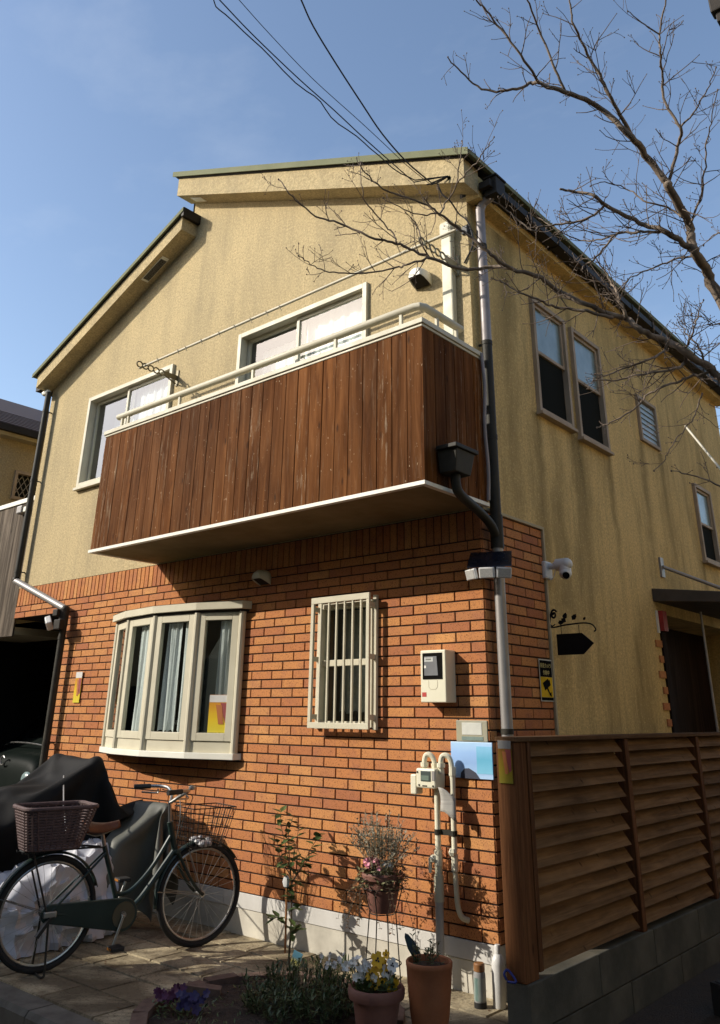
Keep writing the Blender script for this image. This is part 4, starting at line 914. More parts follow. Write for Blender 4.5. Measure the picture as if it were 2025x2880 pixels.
# draped sheets: columns, rows, origin, then x,y,z of each grid point in 2 mm steps
MOTO = (30, 46, (-3.6, -1.12, 0), [
  -91,-456,8, -80,-483,8, -100,-493,28, -106,-504,54, -108,-514,82, -113,-524,109, -118,-533,136, -111,-544,162, -87,-541,179, -66,-525,191, -49,-504,201, -34,-480,211, -20,-457,222, -1,-438,233, 26,-448,239, 21,-477,242, -4,-489,253, -29,-499,264, -23,-527,261, -6,-546,246, 14,-557,227, 32,-560,205, 46,-556,180, 54,-547,153, 58,-537,126, 60,-526,99, 61,-516,72, 65,-505,45, 74,-495,19, 100,-488,8, 128,-481,8,
  -63,-445,8, -90,-455,14, -104,-465,38, -105,-476,65, -103,-487,92, -104,-497,120, -108,-506,147, -110,-517,174, -104,-528,200, -81,-525,217, -59,-509,229, -42,-488,239, -28,-464,250, -9,-445,260, 19,-446,268, 31,-473,270, 7,-486,281, -16,-500,292, -2,-524,282, 17,-539,265, 36,-544,244, 49,-540,218, 57,-531,191, 60,-520,164, 62,-510,137, 63,-499,110, 63,-488,83, 64,-477,56, 71,-467,29, 94,-458,13, 122,-452,8,
  -74,-417,8, -98,-427,22, -102,-438,49, -101,-448,76, -99,-459,103, -98,-470,130, -99,-480,158, -101,-490,185, -102,-500,212, -97,-512,239, -74,-509,256, -51,-494,267, -37,-471,278, -17,-452,288, 11,-457,295, 38,-468,299, 10,-471,306, 4,-498,314, 20,-519,302, 39,-528,282, 53,-524,257, 60,-514,230, 63,-504,203, 64,-493,176, 65,-482,148, 64,-471,121, 64,-460,94, 65,-449,67, 68,-439,40, 91,-431,23, 115,-423,8,
  -87,-390,8, -99,-399,33, -97,-410,60, -94,-421,87, -92,-432,114, -91,-443,141, -91,-453,168, -91,-464,195, -92,-474,223, -93,-484,250, -90,-496,277, -66,-492,293, -42,-482,305, -25,-460,316, 2,-468,321, 20,-448,310, 17,-464,334, 30,-485,320, 42,-512,321, 56,-507,296, 62,-498,269, 65,-487,242, 66,-476,214, 67,-465,187, 68,-454,160, 68,-443,132, 68,-432,105, 69,-422,78, 72,-411,51, 83,-402,25, 105,-395,8,
  -93,-361,16, -90,-372,43, -88,-383,70, -85,-394,97, -83,-405,124, -82,-416,151, -81,-427,178, -81,-438,206, -81,-448,233, -82,-459,261, -83,-469,288, -82,-479,315, -58,-476,330, -33,-468,344, -14,-448,335, 15,-448,340, 43,-454,345, 35,-482,349, 58,-491,334, 62,-480,307, 65,-470,280, 66,-459,253, 67,-448,225, 68,-438,198, 69,-427,171, 71,-416,144, 72,-405,116, 73,-394,89, 76,-384,62, 84,-374,36, 99,-366,12,
  -92,-334,27, -86,-344,54, -82,-356,81, -79,-367,107, -76,-378,134, -74,-389,161, -72,-400,188, -71,-411,216, -70,-422,243, -69,-434,270, -68,-444,297, -69,-455,325, -72,-463,353, -49,-447,359, -20,-448,364, 9,-448,369, 38,-448,374, 52,-473,372, 57,-463,345, 60,-453,318, 63,-442,291, 64,-431,263, 66,-421,236, 69,-410,209, 72,-399,182, 74,-388,155, 77,-378,128, 79,-367,101, 83,-357,74, 88,-346,47, 96,-337,21,
  -92,-306,38, -86,-317,65, -82,-328,92, -78,-339,119, -75,-350,145, -72,-361,172, -71,-372,199, -70,-383,227, -69,-395,254, -67,-406,281, -65,-417,308, -62,-428,335, -59,-439,362, -54,-450,391, -25,-450,396, 5,-450,400, 35,-451,405, 56,-446,384, 59,-435,356, 63,-425,329, 68,-415,302, 71,-404,275, 73,-394,247, 76,-383,220, 78,-372,193, 80,-361,166, 82,-350,139, 84,-340,112, 88,-329,85, 93,-319,58, 97,-309,31,
  -94,-278,50, -89,-289,77, -84,-300,103, -80,-311,130, -77,-322,157, -77,-334,184, -76,-345,211, -73,-356,238, -70,-367,265, -67,-378,292, -64,-389,319, -61,-400,346, -59,-411,373, -55,-422,402, -28,-425,413, 3,-423,412, 34,-421,411, 59,-418,396, 60,-407,367, 65,-397,340, 69,-387,313, 73,-376,286, 77,-366,259, 81,-355,231, 84,-345,204, 86,-334,177, 88,-323,150, 89,-312,123, 91,-302,96, 94,-291,69, 98,-280,42,
  -96,-251,61, -92,-262,88, -87,-273,115, -84,-284,142, -83,-295,169, -81,-306,195, -77,-317,222, -73,-328,249, -69,-339,276, -65,-350,303, -63,-361,330, -60,-372,357, -58,-382,384, -56,-393,411, -28,-393,411, 2,-392,408, 31,-391,411, 59,-389,404, 60,-379,377, 61,-369,349, 64,-359,322, 66,-348,295, 69,-338,268, 75,-327,241, 81,-317,215, 87,-306,188, 92,-296,161, 95,-285,134, 96,-274,107, 97,-263,80, 100,-252,53,
  -100,-224,73, -95,-234,100, -91,-245,127, -87,-256,153, -84,-267,180, -80,-278,207, -75,-289,234, -70,-300,260, -67,-311,287, -65,-322,314, -66,-333,341, -69,-345,368, -74,-359,393, -57,-363,415, -28,-363,411, 1,-362,408, 30,-361,408, 59,-360,409, 76,-355,385, 70,-342,359, 66,-331,333, 65,-320,305, 67,-310,278, 68,-300,251, 74,-289,224, 80,-278,198, 87,-268,171, 97,-258,145, 102,-247,118, 102,-236,91, 103,-225,64,
  -104,-196,85, -99,-207,112, -93,-218,138, -89,-229,165, -84,-240,192, -78,-251,218, -73,-261,245, -70,-272,272, -71,-284,298, -76,-296,324, -82,-310,350, -89,-324,374, -79,-331,401, -56,-334,420, -29,-333,411, 0,-332,408, 30,-331,408, 58,-330,413, 79,-326,393, 89,-320,366, 83,-307,340, 76,-294,315, 70,-282,288, 69,-272,261, 70,-261,234, 75,-251,207, 83,-240,181, 92,-230,155, 102,-219,130, 107,-209,103, 107,-197,75,
  -109,-169,97, -102,-180,123, -95,-190,150, -89,-201,176, -83,-212,203, -77,-223,229, -75,-234,256, -81,-246,282, -89,-261,306, -95,-274,331, -101,-288,357, -97,-297,384, -82,-302,409, -57,-304,423, -29,-303,413, 0,-302,408, 29,-301,408, 57,-300,416, 73,-297,392, 97,-293,375, 100,-284,347, 93,-271,322, 87,-258,296, 79,-245,271, 74,-233,245, 73,-223,218, 79,-212,191, 88,-202,165, 99,-191,140, 108,-181,114, 112,-170,87,
  -114,-142,109, -105,-152,135, -97,-163,161, -90,-173,187, -83,-184,214, -82,-196,241, -91,-210,265, -99,-224,289, -106,-237,314, -112,-251,339, -113,-262,366, -94,-267,388, -84,-273,415, -57,-274,427, -30,-273,415, -1,-272,409, 28,-271,408, 55,-271,418, 69,-267,393, 95,-263,381, 112,-258,357, 109,-247,330, 102,-234,304, 96,-222,278, 89,-209,253, 81,-196,228, 78,-184,202, 87,-174,176, 97,-163,150, 107,-153,125, 115,-143,99,
  -119,-115,121, -108,-125,147, -98,-135,172, -91,-146,199, -88,-157,226, -96,-171,251, -106,-186,274, -114,-199,298, -121,-213,323, -126,-226,349, -115,-233,375, -93,-238,394, -86,-244,422, -58,-244,429, -31,-243,418, -2,-242,412, 25,-245,422, 54,-241,421, 66,-238,395, 91,-234,380, 116,-230,366, 122,-222,339, 116,-209,313, 109,-196,288, 103,-184,262, 95,-171,237, 85,-157,213, 86,-146,187, 97,-136,161, 108,-125,136, 118,-115,111,
  -123,-88,134, -111,-97,158, -100,-107,184, -94,-118,210, -100,-131,236, -110,-146,260, -118,-160,284, -126,-174,309, -134,-188,333, -134,-199,360, -112,-204,378, -93,-209,400, -88,-215,428, -58,-215,432, -31,-213,422, -2,-213,419, 24,-217,432, 51,-211,423, 63,-208,397, 87,-204,382, 115,-201,372, 132,-195,349, 129,-184,322, 121,-170,298, 113,-157,273, 106,-144,248, 97,-131,223, 89,-118,198, 99,-108,173, 110,-98,148, 122,-88,123,
  -129,-61,146, -115,-70,171, -103,-80,196, -103,-92,222, -112,-106,246, -120,-120,271, -127,-134,296, -136,-148,320, -145,-162,344, -136,-171,370, -111,-174,384, -94,-179,407, -89,-186,435, -60,-185,432, -31,-184,427, -2,-184,427, 23,-188,442, 46,-182,425, 60,-178,400, 85,-174,384, 111,-171,371, 137,-167,359, 141,-158,332, 131,-144,308, 122,-131,283, 113,-118,259, 104,-104,235, 94,-91,211, 102,-80,185, 114,-71,160, 126,-61,135,
  -134,-35,160, -120,-44,184, -108,-53,208, -114,-67,233, -122,-80,258, -129,-94,283, -135,-108,308, -145,-122,332, -154,-136,356, -137,-142,379, -110,-145,390, -94,-150,414, -89,-157,442, -60,-155,437, -31,-155,434, -2,-155,436, 24,-159,449, 38,-153,425, 60,-148,406, 84,-144,390, 109,-141,375, 137,-138,366, 152,-132,342, 141,-118,319, 130,-105,295, 120,-91,271, 110,-78,247, 99,-64,223, 107,-53,197, 118,-43,172, 131,-34,148,
  -140,-8,173, -127,-17,197, -114,-27,222, -116,-40,248, -126,-54,271, -135,-68,296, -143,-82,320, -152,-95,344, -161,-109,368, -136,-112,383, -110,-115,397, -94,-121,421, -89,-127,449, -60,-126,444, -31,-126,443, -2,-127,445, 24,-131,458, 41,-124,434, 67,-123,421, 87,-117,401, 110,-112,384, 134,-108,368, 160,-105,354, 148,-92,331, 137,-78,307, 126,-65,283, 115,-51,260, 104,-38,236, 112,-27,210, 123,-17,185, 136,-8,161,
  -147,18,186, -134,9,211, -121,-1,236, -120,-14,262, -130,-28,285, -140,-41,309, -149,-55,333, -159,-69,357, -164,-83,382, -136,-83,389, -111,-86,404, -94,-91,428, -89,-98,456, -60,-97,452, -31,-98,454, -2,-98,454, 25,-102,466, 46,-97,446, 74,-99,437, 94,-92,416, 117,-87,400, 143,-86,386, 164,-79,367, 154,-65,344, 142,-52,320, 130,-38,297, 116,-25,274, 110,-11,249, 118,0,223, 129,10,198, 141,19,173,
  -154,44,200, -141,34,225, -129,25,249, -124,13,275, -131,-1,300, -144,-15,322, -154,-29,346, -164,-43,370, -168,-57,396, -138,-55,399, -112,-57,412, -95,-62,435, -89,-69,463, -60,-70,465, -31,-71,467, -2,-70,465, 26,-73,474, 53,-73,463, 80,-74,452, 105,-74,437, 129,-70,421, 151,-63,403, 167,-52,381, 157,-39,357, 145,-25,334, 132,-12,311, 119,1,288, 116,15,263, 125,26,237, 135,36,211, 147,45,186,
  -161,69,213, -150,59,238, -137,50,263, -129,39,289, -133,25,315, -147,12,336, -158,-2,360, -168,-16,383, -171,-30,409, -142,-27,410, -114,-28,420, -95,-33,442, -89,-40,470, -60,-41,473, -31,-42,476, -2,-43,478, 27,-44,478, 56,-44,470, 78,-44,451, 108,-46,448, 135,-46,438, 154,-37,418, 169,-26,395, 160,-12,371, 147,1,348, 134,14,326, 123,28,302, 124,41,276, 132,51,250, 142,62,225, 153,72,200,
  -170,95,227, -159,84,252, -146,75,277, -137,64,303, -136,51,329, -149,38,351, -161,24,374, -171,10,397, -174,-4,423, -145,0,421, -117,1,429, -96,-4,449, -87,-11,476, -59,-12,469, -30,-12,476, -1,-13,474, 28,-14,477, 56,-14,470, 80,-15,453, 109,-17,455, 138,-20,453, 156,-10,432, 171,1,409, 161,14,385, 148,27,363, 134,40,340, 127,54,316, 131,66,289, 140,77,264, 149,88,238, 160,98,213,
  -178,120,240, -168,109,266, -156,100,291, -145,90,316, -140,77,342, -148,63,367, -163,50,388, -174,36,412, -177,22,437, -148,24,439, -119,29,438, -105,21,462, -84,19,482, -58,19,470, -29,18,475, 0,17,473, 29,16,477, 57,15,471, 83,15,457, 112,13,456, 139,7,466, 156,17,445, 172,28,423, 162,41,400, 148,54,378, 135,67,355, 133,80,329, 139,92,303, 148,103,277, 156,114,252, 167,124,226,
  -188,145,254, -178,134,280, -167,124,305, -155,114,330, -147,103,356, -150,89,381, -163,76,404, -175,63,427, -179,48,452, -151,48,457, -124,57,450, -109,49,474, -83,48,485, -57,49,471, -28,48,475, 1,47,473, 30,46,477, 58,45,469, 86,45,461, 115,41,465, 139,33,480, 155,44,457, 174,54,438, 162,67,415, 147,80,393, 138,93,369, 139,106,343, 148,117,317, 159,127,291, 164,139,265, 175,150,240,
  -199,168,269, -189,158,294, -178,148,319, -166,138,344, -156,129,370, -153,116,396, -163,102,419, -176,89,442, -181,74,467, -153,72,475, -129,83,462, -111,77,484, -82,78,486, -56,79,472, -27,78,474, 2,77,473, 31,77,476, 59,76,469, 88,73,470, 116,69,477, 139,60,493, 161,67,475, 174,80,453, 161,93,430, 147,106,408, 142,120,382, 149,131,356, 162,139,331, 168,151,305, 171,164,279, 184,174,254,
  -213,190,284, -202,180,309, -191,170,334, -179,161,359, -166,153,384, -158,142,410, -163,128,435, -176,115,457, -183,100,482, -155,96,492, -135,110,476, -111,105,493, -84,108,483, -56,108,476, -26,108,474, 3,107,474, 32,106,474, 61,105,476, 90,101,482, 117,96,490, 140,87,506, 165,92,492, 174,106,468, 159,119,446, 148,132,422, 151,145,396, 164,152,371, 172,163,345, 172,177,320, 182,188,294, 194,198,269,
  -230,210,299, -218,201,324, -206,192,349, -194,183,374, -180,175,399, -167,167,424, -164,154,450, -176,140,473, -184,126,497, -158,121,509, -137,134,494, -108,135,494, -80,131,502, -55,136,487, -25,136,486, 4,135,484, 33,134,486, 62,131,490, 90,128,495, 118,123,503, 141,114,519, 168,116,509, 172,131,484, 158,144,461, 154,158,436, 167,165,411, 176,176,385, 173,190,360, 182,201,334, 195,211,310, 208,220,285,
  -249,228,315, -236,219,340, -223,211,364, -210,203,389, -196,195,414, -181,189,438, -169,180,464, -174,166,489, -185,152,512, -160,145,526, -138,158,513, -109,161,509, -80,160,509, -53,149,515, -24,152,510, 4,158,504, 33,158,503, 62,157,505, 91,154,510, 119,150,517, 143,141,531, 171,141,525, 170,156,500, 159,170,476, 170,178,451, 180,188,425, 175,202,400, 184,213,374, 197,222,350, 212,229,325, 228,235,301,
  -267,246,330, -254,238,355, -241,229,380, -228,221,405, -214,214,429, -199,207,454, -182,203,478, -174,192,504, -185,178,527, -162,170,543, -138,180,532, -109,182,530, -83,170,537, -54,174,530, -26,179,524, 3,181,522, 33,181,523, 62,180,524, 91,179,526, 119,176,531, 145,168,543, 174,166,541, 166,181,517, 176,190,491, 184,201,465, 177,214,440, 188,224,415, 203,231,390, 219,235,366, 235,238,342, 252,240,318,
  -278,270,344, -267,261,369, -255,252,394, -242,243,419, -229,234,444, -216,227,469, -201,220,494, -185,218,517, -188,204,542, -164,194,560, -137,202,554, -110,194,558, -85,199,544, -56,200,543, -27,201,544, 3,201,545, 32,200,546, 61,200,547, 91,200,547, 120,201,548, 148,196,555, 177,191,557, 184,201,531, 187,214,505, 180,227,480, 194,233,455, 211,236,431, 227,238,407, 244,238,383, 260,239,359, 277,240,335,
  -257,291,343, -249,285,370, -241,278,397, -233,271,424, -225,263,452, -217,255,479, -208,246,506, -199,238,532, -188,231,558, -170,217,583, -136,216,584, -115,223,561, -86,219,566, -57,217,568, -27,216,570, 2,215,571, 31,215,572, 61,215,573, 90,214,574, 119,214,575, 151,210,586, 176,217,571, 191,226,546, 184,240,519, 202,238,496, 219,238,472, 235,239,448, 252,239,424, 269,239,400, 285,241,376, 301,244,352,
  -243,266,333, -231,263,359, -221,258,386, -212,252,413, -203,246,440, -200,233,467, -189,227,493, -174,230,518, -166,244,541, -171,249,574, -144,250,586, -113,245,582, -84,246,579, -55,246,575, -26,246,571, 3,245,567, 32,245,567, 61,244,567, 91,243,567, 120,242,565, 144,243,587, 173,247,580, 183,256,550, 200,264,528, 221,257,509, 241,252,488, 258,249,464, 276,247,441, 291,252,416, 304,259,391, 317,266,366,
  -226,244,322, -217,238,349, -208,232,376, -198,227,403, -185,224,429, -173,231,455, -168,244,480, -173,257,506, -183,263,533, -160,250,542, -137,263,556, -108,263,559, -84,276,571, -55,276,569, -26,275,566, 3,275,563, 32,274,562, 61,273,559, 91,272,556, 114,270,574, 130,253,559, 157,264,554, 163,245,532, 182,245,512, 200,248,489, 219,254,467, 238,265,448, 255,262,424, 276,278,413, 298,288,396, 310,295,370,
  -206,224,312, -195,221,339, -183,221,365, -171,231,390, -168,245,415, -174,258,441, -185,265,467, -197,269,493, -171,263,505, -146,253,516, -132,275,529, -106,284,537, -82,296,549, -56,304,559, -26,305,558, 3,305,558, 32,302,553, 61,301,550, 88,301,561, 95,274,552, 119,268,536, 145,281,533, 149,261,512, 174,272,503, 179,264,475, 196,265,451, 215,269,429, 235,276,408, 257,289,393, 278,304,381, 300,322,372,
  -179,217,300, -169,228,326, -168,243,350, -175,257,376, -186,265,401, -199,269,427, -211,274,453, -185,272,466, -162,257,477, -136,262,489, -121,284,503, -105,304,515, -80,315,527, -54,325,538, -27,333,546, 3,334,549, 32,332,548, 61,331,548, 69,305,538, 79,279,527, 106,290,520, 132,299,512, 138,279,491, 161,296,492, 172,292,466, 177,284,438, 195,285,414, 216,296,397, 238,311,385, 261,329,383, 285,345,385,
  -166,239,286, -176,252,310, -187,261,336, -199,267,362, -212,270,388, -224,278,414, -198,280,427, -175,266,438, -150,256,450, -131,274,462, -110,291,476, -93,311,488, -75,330,501, -53,344,514, -26,353,525, 3,356,528, 33,353,527, 59,341,520, 76,319,512, 92,295,505, 105,270,498, 132,277,491, 121,304,487, 145,319,480, 161,318,456, 169,311,428, 175,303,401, 197,318,389, 221,335,391, 245,351,395, 270,365,402,
  -190,250,270, -202,257,296, -214,262,323, -226,268,349, -236,280,374, -212,287,388, -187,277,400, -164,262,411, -138,261,423, -118,278,436, -100,299,449, -81,316,462, -64,337,474, -46,356,487, -25,371,500, 4,372,502, 32,365,499, 56,349,491, 74,327,484, 86,301,476, 99,275,469, 127,270,462, 118,297,457, 125,325,458, 145,341,444, 159,337,418, 159,326,391, 182,344,392, 205,356,405, 229,370,413, 254,384,420,
  -217,250,258, -229,257,284, -241,266,309, -248,281,333, -225,292,348, -199,286,360, -177,271,372, -152,262,384, -126,268,396, -107,286,409, -88,305,422, -70,324,435, -54,345,447, -33,360,460, -23,385,473, 6,387,476, 31,373,470, 49,351,462, 67,330,455, 85,308,447, 94,281,440, 119,268,434, 128,295,429, 121,324,428, 124,353,426, 145,362,407, 150,353,380, 165,367,401, 189,380,410, 213,395,419, 238,408,425,
  -243,253,245, -254,265,269, -259,282,292, -239,296,309, -212,293,321, -188,281,333, -165,268,344, -139,265,357, -114,275,370, -95,293,382, -77,312,395, -59,331,408, -41,350,421, -36,375,434, -21,397,446, 8,398,448, 26,377,440, 36,350,435, 55,328,427, 72,306,420, 93,288,411, 111,266,405, 121,293,400, 119,322,398, 118,351,396, 125,379,393, 141,379,369, 156,393,390, 183,404,392, 210,413,396, 239,421,398,
  -267,264,230, -270,283,252, -252,299,269, -226,299,282, -201,289,294, -177,277,305, -152,268,317, -126,270,330, -103,283,343, -84,300,355, -65,319,368, -48,339,381, -41,364,394, -37,389,408, -18,409,418, 11,406,419, 16,378,412, 29,353,405, 43,328,399, 61,306,392, 79,285,385, 100,265,377, 112,291,372, 116,320,369, 114,349,367, 120,378,364, 129,405,360, 158,403,361, 187,401,363, 212,415,366, 241,421,368,
  -280,285,211, -265,302,229, -239,306,243, -214,297,255, -190,285,266, -166,274,278, -139,270,290, -114,276,303, -92,290,316, -72,308,329, -55,328,341, -47,352,354, -44,378,368, -37,403,381, -16,421,391, 13,414,390, 24,387,384, 28,359,376, 39,333,370, 51,307,364, 68,284,357, 88,264,350, 101,290,344, 110,318,339, 110,347,337, 118,375,334, 131,401,331, 159,408,332, 188,404,333, 214,417,336, 243,421,338,
  -277,305,189, -252,311,203, -226,305,215, -203,293,227, -179,281,239, -153,273,251, -127,273,263, -102,282,276, -80,297,289, -62,317,302, -53,341,314, -50,367,328, -47,392,342, -37,417,355, -13,431,363, 15,421,362, 29,396,356, 34,368,348, 42,341,341, 51,314,335, 61,287,328, 76,263,322, 87,290,317, 97,318,312, 106,345,308, 118,372,304, 134,396,301, 160,408,302, 190,408,303, 216,419,306, 246,422,308,
  -266,317,164, -239,313,176, -215,301,188, -192,288,199, -167,278,211, -141,273,223, -114,277,236, -91,289,249, -70,306,262, -64,331,275, -55,355,288, -54,381,302, -48,406,315, -37,430,328, -10,442,335, 16,428,333, 32,404,327, 40,377,320, 51,350,314, 59,323,307, 61,295,300, 70,268,293, 96,282,290, 106,309,285, 115,337,280, 122,365,275, 138,389,272, 162,406,272, 190,414,274, 219,418,276, 248,421,279,
  -253,319,137, -228,309,149, -205,295,160, -180,284,172, -155,277,184, -128,275,196, -103,282,209, -80,297,222, -65,318,235, -59,344,249, -60,369,262, -55,395,276, -49,420,289, -36,443,301, -8,451,307, 17,436,304, 32,411,298, 45,386,292, 55,359,286, 62,331,279, 65,303,271, 65,275,264, 94,278,260, 108,304,256, 117,331,251, 127,358,246, 142,383,243, 166,400,243, 193,410,244, 222,416,246, 251,421,249,
  -241,316,110, -217,303,121, -193,292,133, -168,282,145, -142,277,157, -116,279,169, -91,289,182, -73,308,195, -62,332,209, -58,357,222, -58,383,236, -54,409,249, -48,434,262, -34,456,274, -5,461,278, 18,443,275, 34,419,269, 46,393,263, 55,366,256, 60,338,249, 59,310,242, 62,282,235, 90,277,230, 109,298,226, 120,325,222, 130,352,217, 147,376,214, 170,393,214, 197,405,215, 225,413,216, 253,419,218,
  -230,313,82, -206,301,94, -181,290,106, -156,282,117, -129,279,130, -103,283,142, -82,298,155, -67,320,168, -60,345,182, -57,371,195, -56,397,209, -53,423,222, -47,448,236, -31,469,247, -2,470,250, 19,450,246, 35,427,240, 47,401,234, 55,373,227, 59,345,220, 58,317,213, 59,289,206, 85,276,201, 108,295,197, 122,320,192, 133,346,188, 151,370,185, 174,387,185, 200,400,185, 228,410,187, 256,418,188,
  -218,311,55, -193,300,66, -168,290,78, -143,283,90, -116,281,103, -92,290,116, -74,309,129, -64,333,142, -59,359,155, -56,385,169, -54,411,182, -51,436,196, -46,462,209, -28,482,220, 1,479,221, 21,458,217, 37,434,212, 49,408,205, 55,381,198, 59,353,191, 58,324,184, 58,296,177, 80,277,171, 105,292,167, 122,315,163, 137,340,159, 155,363,156, 178,381,156, 204,395,156, 231,406,157, 258,417,159,])
